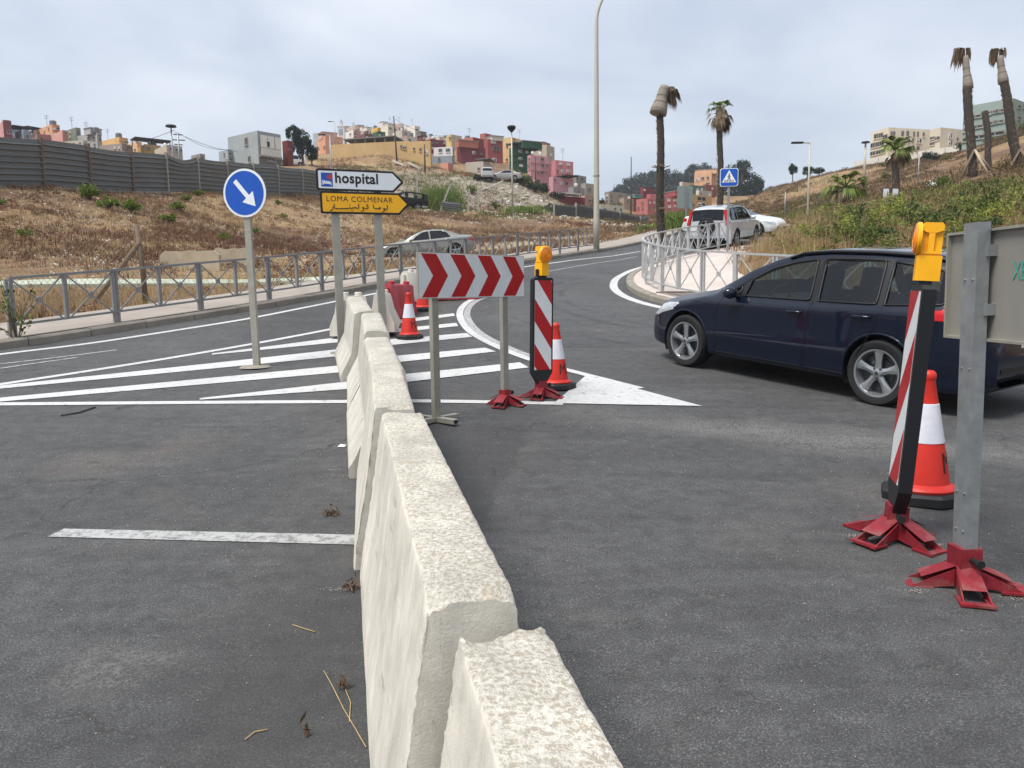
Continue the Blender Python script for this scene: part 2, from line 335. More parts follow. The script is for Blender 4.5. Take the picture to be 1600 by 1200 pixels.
def m_concrete(name, pale, dark, pit=.5, warm='b0936a', pits=26):
    t = NT(name); a = t.noise(3.2, 5, .65, 'Object', .3); b = t.noise(pits, 4, .7); f = t.noise(150, 2, .7)
    c = t.ramp(a, (.3, lin(dark)), (.68, lin(pale)))
    geo = t.n('ShaderNodeNewGeometry'); sz = t.n('ShaderNodeSeparateXYZ'); t.l(geo.outputs['Normal'], sz.inputs[0])
    topm = t.ramp(sz.outputs[2], (.55, 0), (.85, 1))
    spots = t.ramp(b, (.5, 0), (.61, .68)); c = t.mix(t.math('MULTIPLY', spots, t.math('MULTIPLY', topm, pit)), c, lin('84755f'))
    w_ = t.ramp(t.noise(11, 4, .7), (.6, 0), (.72, .4)); c = t.mix(t.math('MULTIPLY', w_, topm), c, lin(warm))
    st = t.ramp(t.noise(4, 4, .6, 'Object', .2, (5, 5, .5)), (.5, 0), (.75, .25)); c = t.mix(t.math('MULTIPLY', st, t.math('SUBTRACT', 1, topm)), c, lin('857f70'))
    br = t.ramp(t.noise(6, 5, .7, 'Object', .2, (4, 4, .8)), (.62, 0), (.7, .4)); c = t.mix(t.math('MULTIPLY', br, t.math('SUBTRACT', 1, topm)), c, lin('8a6a48'))
    gp = t.ramp(t.noise(1.7, 6, .7, 'Object', .8), (.5, 0), (.66, .25)); c = t.mix(gp, c, lin('9d988c'))
    sf = t.ramp(t.noise(2.3, 5, .75, 'Object', .4, (1.2, 1.2, 7)), (.62, 0), (.67, .4)); c = t.mix(t.math('MULTIPLY', sf, t.math('SUBTRACT', 1, topm)), c, lin('5d5a54'))
    h = t.math('ADD', t.math('MULTIPLY', t.ramp(b, (.4, 1), (.6, 0)), t.math('ADD', t.math('MULTIPLY', topm, 1.4), .0)), t.math('ADD', t.math('MULTIPLY', f, .22), t.math('MULTIPLY', t.noise(34, 7, .8), .6)))
    t.bump(h, .6, .007); return t.done(c, .9, 0, .3)
def m_soil():
    t = NT('dry_soil'); g = 'Object'
    a = t.noise(.11, 6, .62, g, .5); b = t.noise(.9, 6, .7, g, .4); c_ = t.noise(7, 4, .7, g)
    c = t.ramp(a, (.3, lin('70584a')), (.48, lin('8f7458')), (.62, lin('a68d69')), (.74, lin('978d78')))
    c = t.mix(.75, c, t.ramp(b, (.3, .6), (.7, 1.35)), 'MULTIPLY'); c = t.mix(.6, c, t.ramp(c_, (.3, .65), (.7, 1.35)), 'MULTIPLY')
    st = t.ramp(t.noise(2.6, 5, .8, g), (.64, 0), (.70, .65)); c = t.mix(st, c, lin('b3a48c'))
    # bare grey spoil on the heaps below the houses, clean sand at the far side of the bend
    sep = t.n('ShaderNodeSeparateXYZ'); t.l(t.tc.outputs['Object'], sep.inputs[0])
    def blob(x, y, r0, r1):
        v = t.n('ShaderNodeVectorMath', operation='DISTANCE'); cb = t.n('ShaderNodeCombineXYZ'); t.l(sep.outputs[0], cb.inputs[0]); t.l(sep.outputs[1], cb.inputs[1]); t.l(cb.outputs[0], v.inputs[0]); v.inputs[1].default_value = (x, y, 0)
        w_ = t.math('ADD', v.outputs['Value'], t.math('MULTIPLY', t.math('SUBTRACT', b, .5), r1 * .8))
        m = t.n('ShaderNodeMapRange'); t.l(w_, m.inputs[0]); m.inputs['From Min'].default_value = r1; m.inputs['From Max'].default_value = r0; return m.outputs[0]
    spoil = t.ramp(t.noise(.55, 6, .75, g, .6), (.3, lin('6e675c')), (.5, lin('948b7b')), (.7, lin('b3a893')))
    for q in ((-8, 104, 8, 17), (-16, 98, 7, 13), (0, 106, 6, 12)): c = t.mix(t.math('MULTIPLY', blob(*q), .85), c, spoil)
    sand = t.ramp(t.noise(1.4, 5, .7, g), (.3, lin('a08c70')), (.7, lin('cdbc9f')))
    for q in ((5.5, 42, 4, 9), (9, 47, 3, 8), (1, 36, 2, 5)): c = t.mix(t.math('MULTIPLY', blob(*q), .9), c, sand)
    t.bump(t.math('ADD', t.noise(2.2, 6, .75, g), t.math('MULTIPLY', c_, .3)), .9, .35)
    return t.done(c, .95, 0, .2)
def m_glass(name, tint=(.40, .46, .44), refl=1.0):
    t = NT(name); t.t.nodes.remove(t.p); o = t.t.nodes['Material Output']
    lw = t.n('ShaderNodeLayerWeight'); lw.inputs[0].default_value = .5; sch = t.math('ADD', t.math('MULTIPLY', t.math('POWER', lw.outputs['Facing'], 4.0), .9), .05); tr = t.n('ShaderNodeBsdfTransparent'); tr.inputs[0].default_value = (*tint, 1)
    gl = t.n('ShaderNodeBsdfGlossy'); gl.inputs['Roughness'].default_value = .02; gl.inputs[0].default_value = (.85, .9, .95, 1)
    mx = t.n('ShaderNodeMixShader'); t.l(t.math('MULTIPLY', sch, refl), mx.inputs[0]); t.l(tr.outputs[0], mx.inputs[1]); t.l(gl.outputs[0], mx.inputs[2]); t.l(mx.outputs[0], o.inputs[0]); return t.m
def m_leaf(name, cols, rough=.6, trans=.25, sc=1.3):
    t = NT(name); g = t.n('ShaderNodeNewGeometry'); r_ = g.outputs['Random Per Island']; n = t.noise(sc, 3)
    k = t.math('ADD', t.math('MULTIPLY', r_, .65), t.math('MULTIPLY', n, .35))
    c = t.ramp(k, *[(.12 + .76 * i / (len(cols) - 1), lin(x)) for i, x in enumerate(cols)])
    m = t.done(c, rough, 0, .25)
    if trans:
        o = t.t.nodes['Material Output']; tl = t.n('ShaderNodeBsdfTranslucent'); t.l(c, tl.inputs[0]); mx = t.n('ShaderNodeMixShader'); mx.inputs[0].default_value = trans; t.l(t.p.outputs[0], mx.inputs[1]); t.l(tl.outputs[0], mx.inputs[2]); t.l(mx.outputs[0], o.inputs[0])
    return m
def m_carpaint(name, c, metal=.35):
    t = NT(name); n = t.noise(900, 1); c = lin(c)
    t.done(t.ramp(n, (.3, [v * .85 for v in c]), (.7, [v * 1.25 for v in c])), .38, metal, .15)
    t.p.inputs['Coat Weight'].default_value = .8; t.p.inputs['Coat Roughness'].default_value = .03
    return t.m
M_ASPH = m_asphalt(); M_PAINT = m_paint(); M_PAINT_OLD = m_paint('worn_road_paint', .47, .42); M_SOIL = m_soil()
M_PAVE = mat('pavement_concrete', '999087', .9, 0, .14, 1.3, .35, 60, .3, .35, '8d7f70'); M_PAVE_PINK = mat('pale_pavement', 'bfb3ab', .9, 0, .10, 1.0, .35, 50, .3, .3, 'b39f92')
M_KERB = mat('kerb_concrete', '8c867b', .9, 0, .16, 3, .5, 60, .3, .5, '6f6759')
M_STEEL = mat('painted_grey_steel', '8b8c8d', .5, .35, .10, 5, .08, 60, .5, .25, '6f6d68'); M_STEEL_PALE = mat('pale_grey_steel', 'b6b7b5', .5, .35, .1, 5, .05, 60, .5, .2, '77736a')
M_GALV = mat('galvanised_steel', '969a9b', .45, .55, .16, 14, .06, 80, .5, .3, '75716a'); M_ALU = mat('aluminium_channel', 'a09d92', .5, .4, .1, 8, .05, 60, .5, .3, '7b7668')
M_BLACK = mat('black_rubber', '17181a', .6, 0, .2, 10, .1, 60); M_BLACKP = mat('black_plastic', '14161a', .45, 0, .2, 10)
M_RED = mat('reflective_red', 'ac121b', .35, 0, .10, 8, .04, 300); M_WHITE = mat('reflective_white', 'd9dcdd', .35, 0, .04, 8, .04, 300, .5, .25, 'a8a49a')
M_CONE = mat('cone_orange_red', 'c82a1c', .5, 0, .12, 7, .06, 90, .5, .5, '8f3a2c'); M_SLEEVE = mat('cone_sleeve', 'd3d4dc', .4, 0, .05, 12, .05, 200, .5, .35, 'a19c98')
M_REDBASE = mat('dark_red_steel', '84202a', .55, .2, .2, 14, .15, 60, .5, .4, 'a08a80'); M_YEL = mat('yellow_plastic', 'f5b00d', .42, 0, .07, 5, .05, 60, .5, .35, 'c08a1c'); M_LENS = mat('amber_lens', 'f08a10', .18, 0, .1, 40, .3, 120)
M_BLUE = mat('sign_blue', '0d4fb0', .35, 0, .05, 5, 0, 0, .5, .15, '2f5e9f'); M_SIGNW = mat('sign_white', 'dfe3e6', .4, 0, .03, 5); M_SIGNY = mat('sign_yellow', 'f0b010', .4, 0, .04, 5); M_INK = mat('sign_black', '101012', .45, 0, .1, 5)
M_WOOD = mat('weathered_wood', '6b5b4c', .85, 0, .25, 12, .5, 40); M_BARK = mat('tree_bark', '5a4a3c', .95, 0, .3, 6, .8, 20)
M_GLASS = m_glass('car_glass'); M_PLATE = mat('plate_white', 'd8d8d4', .5)
# ------------------------------------------------------------------ ground, carriageway, pavements, kerbs, markings
def gridmesh(xs, ys, f):
    X, Y = np.meshgrid(xs, ys); Z = f(X, Y); v = np.c_[X.ravel(), Y.ravel(), Z.ravel()]; nx = len(xs); ny = len(ys)
    i = np.arange(nx - 1)[None] + nx * np.arange(ny - 1)[:, None]; i = i.ravel()
    return v, np.c_[i, i + 1, i + 1 + nx, i + nx]
tx = np.sinh(np.linspace(-6.2, 6.2, 341)) * 5.6; ty = np.sinh(np.linspace(-4.6, 6.0, 361)) * 6.5
def Tfine(x, y):
    z = T(x, y)
    d = np.minimum(pdist(x, y, ROADL, False), 50)
    amp = sstep(4, 9, d) * ~(inpoly(x, y, ROAD) & ~inpoly(x, y, CORNER))
    xy = np.c_[x.ravel(), y.ravel()]
    n = np.array([mnoise.fractal(Vector((a * .22, b * .22, 3.)), 1.0, 2.0, 4) if (abs(a) < 160 and -5 < b < 260) else 0 for a, b in xy]).reshape(x.shape)
    far = np.hypot(x, y)
    return z + amp * n * (.12 + np.clip(far - 30, 0, 90) * .003)
v, f = gridmesh(tx, ty, Tfine)
TZ = v[:, 2].reshape(len(ty), len(tx))
def TM(x, y):                                               # height of the ground sheet as built
    i = int(np.clip(np.searchsorted(tx, x) - 1, 0, len(tx) - 2)); j = int(np.clip(np.searchsorted(ty, y) - 1, 0, len(ty) - 2))
    a = (x - tx[i]) / (tx[i + 1] - tx[i]); b = (y - ty[j]) / (ty[j + 1] - ty[j])
    return float(TZ[j, i] * (1 - a) * (1 - b) + TZ[j, i + 1] * a * (1 - b) + TZ[j + 1, i] * (1 - a) * b + TZ[j + 1, i + 1] * a * b)
def on(p, dz=0): return np.array([p[0], p[1], TM(p[0], p[1]) + dz])
tag(link('ground', npmesh('ground', v, f), M_SOIL, None, True), 'dry brown ground of the banks and hills', 'ground', kind='structure')
xs = np.arange(-42, 62.1, .45); ys = np.r_[np.arange(-38, 0, 1.5), np.arange(0, 57, .45)]
v, f = gridmesh(xs, ys, H); c = v[f].mean(1)
keep = (inpoly(c[:, 0], c[:, 1], ROAD) | (pdist(c[:, 0], c[:, 1], ROADL, False) < .45)) & ~(inpoly(c[:, 0], c[:, 1], CORNER) & (pdist(c[:, 0], c[:, 1], CORNL, False) > .8))
f = f[keep]; u, inv = np.unique(f, return_inverse=True)
tag(link('road', npmesh('road', v[u], inv.reshape(-1, 4)), M_ASPH, None, True), 'dark grey asphalt road bending round to the right', 'road', kind='structure')

def resample(P, step):
    P = np.array(P, float); s = np.r_[0, np.cumsum(np.linalg.norm(np.diff(P, axis=0), axis=1))]; n = max(2, int(round(s[-1] / step)) + 1); t = np.linspace(0, s[-1], n)
    return np.c_[[np.interp(t, s, P[:, k]) for k in range(P.shape[1])]].T
def smooth_line(P, step=.3, it=3):
    P = resample(np.array(P, float)[:, :2], step)
    for _ in range(it * 4): P[1:-1] = P[1:-1] * .5 + (P[:-2] + P[2:]) * .25
    return P
def normals2(P):
    d = np.gradient(P, axis=0); d /= np.linalg.norm(d, axis=1)[:, None]; return np.c_[-d[:, 1], d[:, 0]]
def strip(name, P, offs, m, parent=None, kind='structure', label=None, cat=None, f=H):
    """a ribbon along the line P: offs = [(sideways, height above the road), ...]"""
    n = normals2(P); V = []
    for o, z in offs:
        q = P + n * o; V.append(np.c_[q, f(q[:, 0], q[:, 1]) + z])
    V = np.stack(V, 1); k = len(offs); m_ = len(P); i = (np.arange(m_ - 1)[:, None] * k + np.arange(k - 1)[None]).ravel()
    o = link(name, npmesh(name, V.reshape(-1, 3), np.c_[i, i + 1, i + 1 + k, i + k]), m, parent, 30, True)
    return tag(o, label, cat, kind=kind) if parent is None else o
KL = smooth_line(ROADL[1:], .35, 2)                        # kerb line on the left, seen from the near end
KC = smooth_line(CORNL, .3, 2)
def kerb(name, P, side, label, step=1.0, hgt=.13, wd=.16):
    root = tag(empty(name, (0, 0, 0)), label, 'kerb', kind='structure')
    Q = resample(P, step); nn = normals2(Q)
    for i in range(len(Q) - 1):
        if not (-16 < Q[i][0] < 14 and 4 < Q[i][1] < 44): continue
        a, b = Q[i], Q[i + 1]; d = (b - a) / np.linalg.norm(b - a); a = a + d * .008; b = b - d * .008; sn = nn[i] * side; mb = MB(); V = []
        dz = random.uniform(-.008, .008)
        for p in (a, b):
            z = float(H(*p))
            for o, h in ((0, -.2), (0, hgt - .03), (.03, hgt), (wd, hgt), (wd, -.2)):
                q = p + sn * o; V.append((q[0], q[1], z + h + (dz if h > 0 else 0)))
        mb.add(V, [(0, 5, 6, 1), (1, 6, 7, 2), (2, 7, 8, 3), (3, 8, 9, 4), (0, 1, 2, 3, 4), (9, 8, 7, 6, 5)])
        mb.build('kerb_stone', M_KERB, root)
    return root
kerb('kerb', KL, 1, 'worn concrete kerb along the left edge of the road')
kerb('corner_kerb', KC, -1, 'curved concrete kerb round the corner pavement on the right', .8, .14, .18)
strip('pavement', KL, [(.155, .125), (.155 + .6, .135), (1.75, .14), (1.78, -.1)], M_PAVE, label='pale grey pavement behind the left kerb', cat='pavement')
# corner pavement rising to the bank
def corner_z(d): return .135 + .10 * np.clip(d - 1.2, 0, 9)
strip('corner_pavement', KC, [(-.175, .13), (-.7, .14), (-1.4, .16), (-2.1, .24), (-2.8, .33), (-3.5, .36), (-3.7, -.2)], M_PAVE_PINK, label='pale concrete pavement on the corner behind the railing', cat='pavement')

MZ = [0]
def mz(): MZ[0] += 1; return .004 + .0003 * (MZ[0] % 20)
def line_px(P, wd, m=M_PAINT, name='road_marking', label=None, taper=None):
    W = np.array([gH(*p)[:2] for p in P]); W = smooth_line(W, .25, 1) if len(P) > 2 else resample(W, .25); z = mz()
    return strip(name, W, [(-wd / 2, z), (wd / 2, z)], m, label=label, cat='road marking')
def quad_px(P, m=M_PAINT, name='road_marking', label=None, n=24):
    q = [gH(*p)[:2] for p in P]; z = mz(); V = []; t = np.linspace(0, 1, n)
    for s in t:
        a = q[0] + (q[1] - q[0]) * s; b = q[3] + (q[2] - q[3]) * s
        for w_ in (0, .5, 1):
            p = a + (b - a) * w_; V.append((p[0], p[1], float(H(*p)) + z))
    i = (np.arange(n - 1)[:, None] * 3 + np.arange(2)[None]).ravel()
    return tag(link(name, npmesh(name, V, np.c_[i, i + 1, i + 4, i + 3]), m, None, False, True), label, 'road marking', kind='structure')
line_px([(-120, 572), (0, 553), (120, 540), (270, 517), (390, 498), (480, 480), (560, 464), (640, 448), (740, 430), (827, 416), (900, 406), (1000, 393)], .13, label='white edge line along the left kerb')
line_px([(0, 569), (90, 559), (182, 547)], .06, M_PAINT_OLD, label='thin worn centre line tapering out at far left')
line_px([(0, 576), (60, 567), (120, 559)], .06, M_PAINT_OLD, label='second thin worn centre line beside the first')
line_px([(857, 424), (925, 412), (995, 401)], .08, M_PAINT_OLD, label='thin centre line in the bend')
line_px([(-60, 610), (0, 601), (120, 583), (240, 564), (360, 544), (480, 522), (545, 509)], .13, label='white line closing the hatched area on its far side')
line_px([(-100, 632), (0, 632), (300, 629.5), (548, 628)], .14, label='white line closing the hatched area, left of the barrier')
line_px([(640, 627), (740, 628), (880, 631)], .14, label='white line closing the hatched area, right of the barrier')
for q, s in (([(0, 603), (540, 545), (540, 556), (0, 608)], 'second hatch bar from the far side'), ([(-20, 624), (548, 570), (548, 581), (-20, 630)], 'third hatch bar from the far side'), ([(331, 553), (532, 527), (532, 535), (331, 555)], 'short hatch bar at the far side'), ([(312, 623), (552, 596), (552, 608), (312, 625.5)], 'nearest hatch bar left of the barrier')):
    quad_px(q, label='white ' + s)
for q, s in (([(608, 502), (709, 490), (711, 494), (606, 508)], 'farthest'), ([(602, 516), (713, 505), (716, 510), (600, 522)], 'second farthest'), ([(608, 531), (729, 521), (738, 527), (610, 540)], 'middle'), ([(616, 557), (758, 544), (775, 550), (620, 567)], 'second nearest'), ([(628, 586), (812, 567), (826, 575), (634, 598)], 'nearest')):
    quad_px(q, label=s + ' white hatch bar right of the barrier')
quad_px([(866, 631), (915, 588), (1000, 609.5), (1097, 635.5)], label='white painted nose pointing to the right')
CV = [(760, 462), (738, 467), (722, 479), (717, 491), (722, 505), (736, 521), (757, 533), (789, 548), (828, 563), (882, 578), (930, 590), (1000, 608)]
line_px(CV, .13, label='white curved line round the hatched area'); 
cvp = smooth_line(np.array([gH(*p)[:2] for p in CV]), .25, 1); strip('road_marking', cvp[:-8], [(.075, .003), (.20, .003)], M_PAINT_OLD, label='worn pale band beside the curved white line', cat='road marking')
strip('road_marking', KC[6:-30], [(.22, mz()), (.42, mz())], M_PAINT, label='white line round the corner kerb', cat='road marking')
quad_px([(100, 827), (557, 836.5), (557, 852), (74, 839.5)], M_PAINT_OLD, label='worn white bar across the near left lane')
# ------------------------------------------------------------------ concrete barrier
M_CONC = m_concrete('barrier_concrete', 'dfd9cb', 'b5b1a6', 1.0, 'b0936a', 80); M_CONC2 = m_concrete('old_barrier_concrete', 'cfcabf', 'aba79d', .5, 'a99a7d', 40)
def barrier(p0, p1, hgt, prof, label, m, res, dz0=0, amp=.003, seed=0):
    p0 = np.array(p0, float); p1 = np.array(p1, float); d = p1 - p0; ln = np.linalg.norm(d); d /= ln; n = np.array([d[1], -d[0]])   # n: right side
    P = np.array([(a, b * hgt) for a, b in prof]); per = np.concatenate([np.linspace(P[q], P[q + 1], max(1, int(np.ceil(np.linalg.norm(P[q + 1] - P[q]) / res))), endpoint=False) for q in range(len(P) - 1)] + [P[-1:]]); k = len(per); m_ = max(8, int(ln / res)); root = empty('concrete_barrier', (p0[0], p0[1], float(H(*p0))), 0, label, 'barrier', 'concrete barriers in a row along the road')
    V = []
    for i in range(m_ + 1):
        t = i / m_; e = min(i, m_ - i) * ln / m_                  # distance from the nearer end
        for j, (a, b) in enumerate(per):
            # the ends and arrises are knocked about
            top = max(0, 1 - abs(hgt - b) / .05); ed = max(0, 1 - e / .045)
            q = p0 + d * (t * ln) + n * a; z = float(H(*q)) + b + dz0
            w_ = Vector((q[0] * 9 + seed, q[1] * 9, b * 9)); nz = mnoise.fractal(w_, 1, 2, 4); nb = mnoise.noise(Vector((q[0] * 2.1, q[1] * 2.1, b * 2.1 + seed)))
            edge = max(0, 1 - (abs(abs(a) - abs(per[j][0])) + abs(hgt - b)) / .03) if abs(a) > .06 else 0
            dr = .012 * ed * (.6 + nz) + .018 * edge * max(0, nz + .1)
            rough = max(0, 1 - e / .10) * (res < .02); a2 = a * (1 - dr * 3) + np.sign(a) * rough * .007 * mnoise.fractal(w_ * 7, 1, 2, 4) + np.sign(a) * (amp * nz * (.35 + top) + .003 * nb)
            z += -top * ed * .05 * max(0, .25 + nz + .6 * nb) - edge * .012 * max(0, nz) + amp * nz * (b > .02) * .8
            q = p0 + d * (t * ln + (1 if i == 0 else -1 if i == m_ else 0) * .015 * max(0, nz)) + n * a2
            V.append((q[0] - p0[0], q[1] - p0[1], z - float(H(*p0))))
    F = [(i * k + j, i * k + (j + 1), (i + 1) * k + j + 1, (i + 1) * k + j) for i in range(m_) for j in range(k - 1)]
    F += [tuple(range(k)), tuple(range(m_ * k, m_ * k + k))[::-1]]
    mb = MB(); mb.add(V, F); mb.build('block', m, root, 40); return root
SLIM = [(-.225, 0), (-.215, .12), (-.15, .55), (-.098, .97), (-.094, .992), (-.086, 1), (.086, 1), (.094, .992), (.098, .97), (.15, .55), (.215, .12), (.225, 0)]
JERSEY = [(-.30, 0), (-.30, .09), (-.17, .40), (-.115, .96), (-.10, .99), (-.085, 1), (.085, 1), (.10, .99), (.115, .96), (.17, .40), (.30, .09), (.30, 0)]
def bl(y): return np.array([-.250 - (y - 2.33) * .2147, y])
barrier(bl(-.55) + [.055, 0], bl(1.55) + [.055, 0], .745, SLIM, 'nearest concrete barrier, lower than the next one', M_CONC, .016, seed=3)
barrier(bl(1.60), bl(3.64), .80, SLIM, 'second concrete barrier from the camera, long pitted cream top', M_CONC, .018, seed=9)
barrier(bl(3.70) + [-.03, 0], bl(5.2) + [.01, 0], .81, SLIM, 'third concrete barrier from the camera, slim with a cream top', M_CONC, .024, seed=14)
barrier(bl(5.27) + [.035, 0], bl(7.1) + [.03, 0], .755, JERSEY, 'fourth concrete barrier from the camera, low, its splayed foot sticking out', M_CONC2, .035, seed=21)
barrier(bl(7.16) + [.035, 0], bl(8.8) + [.045, 0], .80, JERSEY, 'fifth concrete barrier from the camera', M_CONC2, .04, seed=27)
barrier(bl(8.87) + [-.03, 0], bl(10.6) + [-.11, 0], .81, JERSEY, 'farthest concrete barrier of the row', M_CONC2, .045, seed=33)

# ------------------------------------------------------------------ plastic barriers
M_PRED = mat('red_plastic', 'a8323a', .5, 0, .14, 3, .1, 30, .5, .4, '8a6a60'); M_PWHITE = mat('white_plastic', 'cfcabd', .55, 0, .08, 3, .1, 30, .5, .6, '8f8270')
def plastic_barrier(px, py, ang, m, label, ln=1.25, tilt=0, h=.62):
    p = gH(px, py); root = empty('plastic_barrier', p, ang, label, 'barrier', 'red and white plastic barriers'); root.rotation_euler = (tilt, 0, ang)
    prof = [(-.22, 0), (-.22, .14), (-.13, .36), (-.085, h - .03), (-.06, h), (.06, h), (.085, h - .03), (.13, .36), (.22, .14), (.22, 0)]; mb = MB(); k = len(prof); S = [(-ln / 2, .93), (-ln / 2 + .03, 1), (-ln * .28, 1), (-ln * .26, .86), (-ln * .12, .86), (-ln * .10, 1), (ln * .10, 1), (ln * .12, .86), (ln * .26, .86), (ln * .28, 1), (ln / 2 - .03, 1), (ln / 2, .93)]
    V = [(x, a * s, z) for x, s in S for a, z in prof]
    mb.add(V, [(i * k + j, i * k + j + 1, (i + 1) * k + j + 1, (i + 1) * k + j) for i in range(len(S) - 1) for j in range(k - 1)] + [tuple(range(k)), tuple(range((len(S) - 1) * k, len(S) * k))]); mb.build('shell', m, root, 35)
    for s in (-1, 1): MB().lathe([(.045, -.12), (.06, 0), (.06, .05), (.045, .06)], 12, (s * ln * .33, 0, h + .0)).build('filler_cap', m, root, 40)
    for s in (-1, 1): MB().box((s * (ln / 2 + .03), 0, .35), (.08, .09, .42)).build('joint_lug', m, root)
    return root
plastic_barrier(602, 516, R(95), M_PWHITE, 'dirty white plastic barrier just behind the concrete row', 1.5, R(-2))
plastic_barrier(618, 496, R(76), M_PRED, 'red plastic barrier leaning over between two white ones', 1.1, R(8))
plastic_barrier(662, 471, R(58), M_PWHITE, 'white plastic barrier beyond the leaning red one', 1.25)
plastic_barrier(706, 468, R(20), M_PRED, 'red plastic barrier behind the chevron board', 1.1)
plastic_barrier(552, 522, R(85), M_PWHITE, 'white plastic barrier to the left of the last concrete block', 1.1)

# ------------------------------------------------------------------ lettering
def text_mesh(s, width=None, height=None, bold=.0, spacing=1.0):
    cu = bpy.data.curves.new('lettering', 'FONT'); cu.body = s; cu.size = 1; cu.offset = bold; cu.space_character = spacing; cu.resolution_u = 3
    o = bpy.data.objects.new('lettering', cu); COL.objects.link(o); dg = bpy.context.evaluated_depsgraph_get(); me = bpy.data.meshes.new_from_object(o.evaluated_get(dg)); bpy.data.objects.remove(o)
    v = np.array([x.co for x in me.vertices]); v[:, :2] -= v[:, :2].min(0); s_ = v[:, :2].max(0)
    k = (width / s_[0]) if width else height / s_[1]; ky = height / s_[1] if height else k
    v[:, 0] *= k; v[:, 1] *= ky; fs = [tuple(p.vertices) for p in me.polygons]; bpy.data.meshes.remove(me); return v, fs
def flat_text(s, parent, o, w_, h, m, y, bold=0.0, spacing=1.0, name='lettering'):
    v, fs = text_mesh(s, w_, h, bold, spacing); mb = MB(); mb.add([(o[0] + a, y, o[1] + b) for a, b, _ in v], fs); return mb.build(name, m, parent, fix=False)

# ------------------------------------------------------------------ traffic cones
def cone(p, label, s=1.0, rz=0):
    root = empty('traffic_cone', p, rz, label, 'cone', 'red and white traffic cones'); root.scale = (s, s, s); mb = MB()
    a = [(.205 * math.cos(R(22.5 + 45 * k)) * 1.08, .205 * math.sin(R(22.5 + 45 * k)) * 1.08) for k in range(8)]
    b = [(x * .94, y * .94) for x, y in a]; V = [(x, y, 0) for x, y in a] + [(x, y, .045) for x, y in a] + [(x, y, .06) for x, y in b]
    mb.add(V, [tuple(range(7, -1, -1)), tuple(range(16, 24))] + [(r * 8 + i, r * 8 + (i + 1) % 8, r * 8 + 8 + (i + 1) % 8, r * 8 + 8 + i) for r in (0, 1) for i in range(8)]); mb.build('base', M_BLACK, root)
    r_ = lambda z: .138 + (.034 - .138) * (z - .09) / (.69 - .09)
    MB().lathe([(.165, .058), (.17, .072), (.162, .084), (.15, .09), (r_(.10), .10), (r_(.30), .30), (r_(.5), .5), (r_(.665), .665), (.040, .67), (.043, .68), (.043, .70), (.036, .712), (.026, .72), (.022, .70), (.0, .69)], 40).build('cone_body', M_CONE, root, 35)
    MB().lathe([(r_(.325) + .0005, .325), (r_(.327) + .003, .327), (r_(.538) + .003, .538), (r_(.54) + .0005, .54)], 40).build('reflective_sleeve', M_SLEEVE, root, 35)
    v, fs = text_mesh('MT', .165, .11, .0); mb = MB(); V = []
    for x, y, _ in v:
        z = .165 + y; rr = r_(z) + .0025; an = -math.pi / 2 + (x - .0825) / r_(.22); V.append((rr * math.cos(an), rr * math.sin(an), z))
    mb.add(V, fs); mb.build('lettering', M_INK, root, fix=False); return root
cone(gH(640, 529), 'traffic cone standing on the hatch bars right of the barrier', 1.0, R(62))
cone(gH(661, 485), 'farthest traffic cone, its top hidden by the chevron board', 1.0, R(100))
cone(gH(869, 606), 'traffic cone behind the middle striped delineator', 1.0, R(58))
cone(gH(1440, 778), 'large traffic cone nearest the camera beside the right delineator', 1.14, R(66))

# ------------------------------------------------------------------ delineators, red steel feet, warning lamps
def red_foot(root, s=1.0, legs=(45, 135, 225, 315), L_=.225, socket=.15):
    f = MB().box((0, 0, .03 + socket / 2), (.095 * s, .095 * s, socket)).build('foot_socket', M_REDBASE, root)
    for a in legs:
        ca, sa = math.cos(R(a)), math.sin(R(a)); d = np.array([ca, sa, 0]); n = np.array([-sa, ca, 0]); mb = MB()
        for k in (-1, 1):                                    # two cheeks and the bridge of each leg, sole with an open middle
            o = n * k * .045; t = n * .006
            mb.add([d * .05 + o + [0, 0, .10], d * L_ + o * 1.25 + [0, 0, .012], d * L_ + o * 1.25, d * .05 + o + [0, 0, .02], d * .05 + o + t + [0, 0, .10], d * L_ + o * 1.25 + t + [0, 0, .012], d * L_ + o * 1.25 + t, d * .05 + o + t + [0, 0, .02]], [(0,1,2,3),(7,6,5,4),(0,4,5,1),(1,5,6,2),(2,6,7,3),(3,7,4,0)])
            mb.bar(d * .14 + o * 1.2 + [0, 0, .006], d * (L_ + .02) + o * 1.3 + [0, 0, .006], .025, .010)
        mb.bar(d * L_ - n * .07 + [0, 0, .007], d * L_ + n * .07 + [0, 0, .007], .035, .012)
        mb.add([d * .045 - n * .045 + [0, 0, .115], d * .045 + n * .045 + [0, 0, .115], d * .19 + n * .05 + [0, 0, .055], d * .19 - n * .05 + [0, 0, .055]], [(0, 1, 2, 3)])
        mb.build('foot_leg', M_REDBASE, root)
    b = MB(); b.lathe([(.013, 0), (.013, .06), (.02, .06), (.02, .075)], 8, (.045, 0, .03 + socket * .7), 'x'); b.build('clamp_screw', M_BLACK, root)
def clip(poly, x0, x1, y0, y1):
    for ax, lim, sg in ((0, x0, 1), (0, x1, -1), (1, y0, 1), (1, y1, -1)):
        o = []; n = len(poly)
        for i in range(n):
            a, b = poly[i - 1], poly[i]; ia = (a[ax] - lim) * sg >= 0; ib = (b[ax] - lim) * sg >= 0
            if ia != ib: t = (lim - a[ax]) / (b[ax] - a[ax]); o.append((a[0] + (b[0] - a[0]) * t, a[1] + (b[1] - a[1]) * t))
            if ib: o.append(b)
        poly = o
        if not poly: break
    return poly
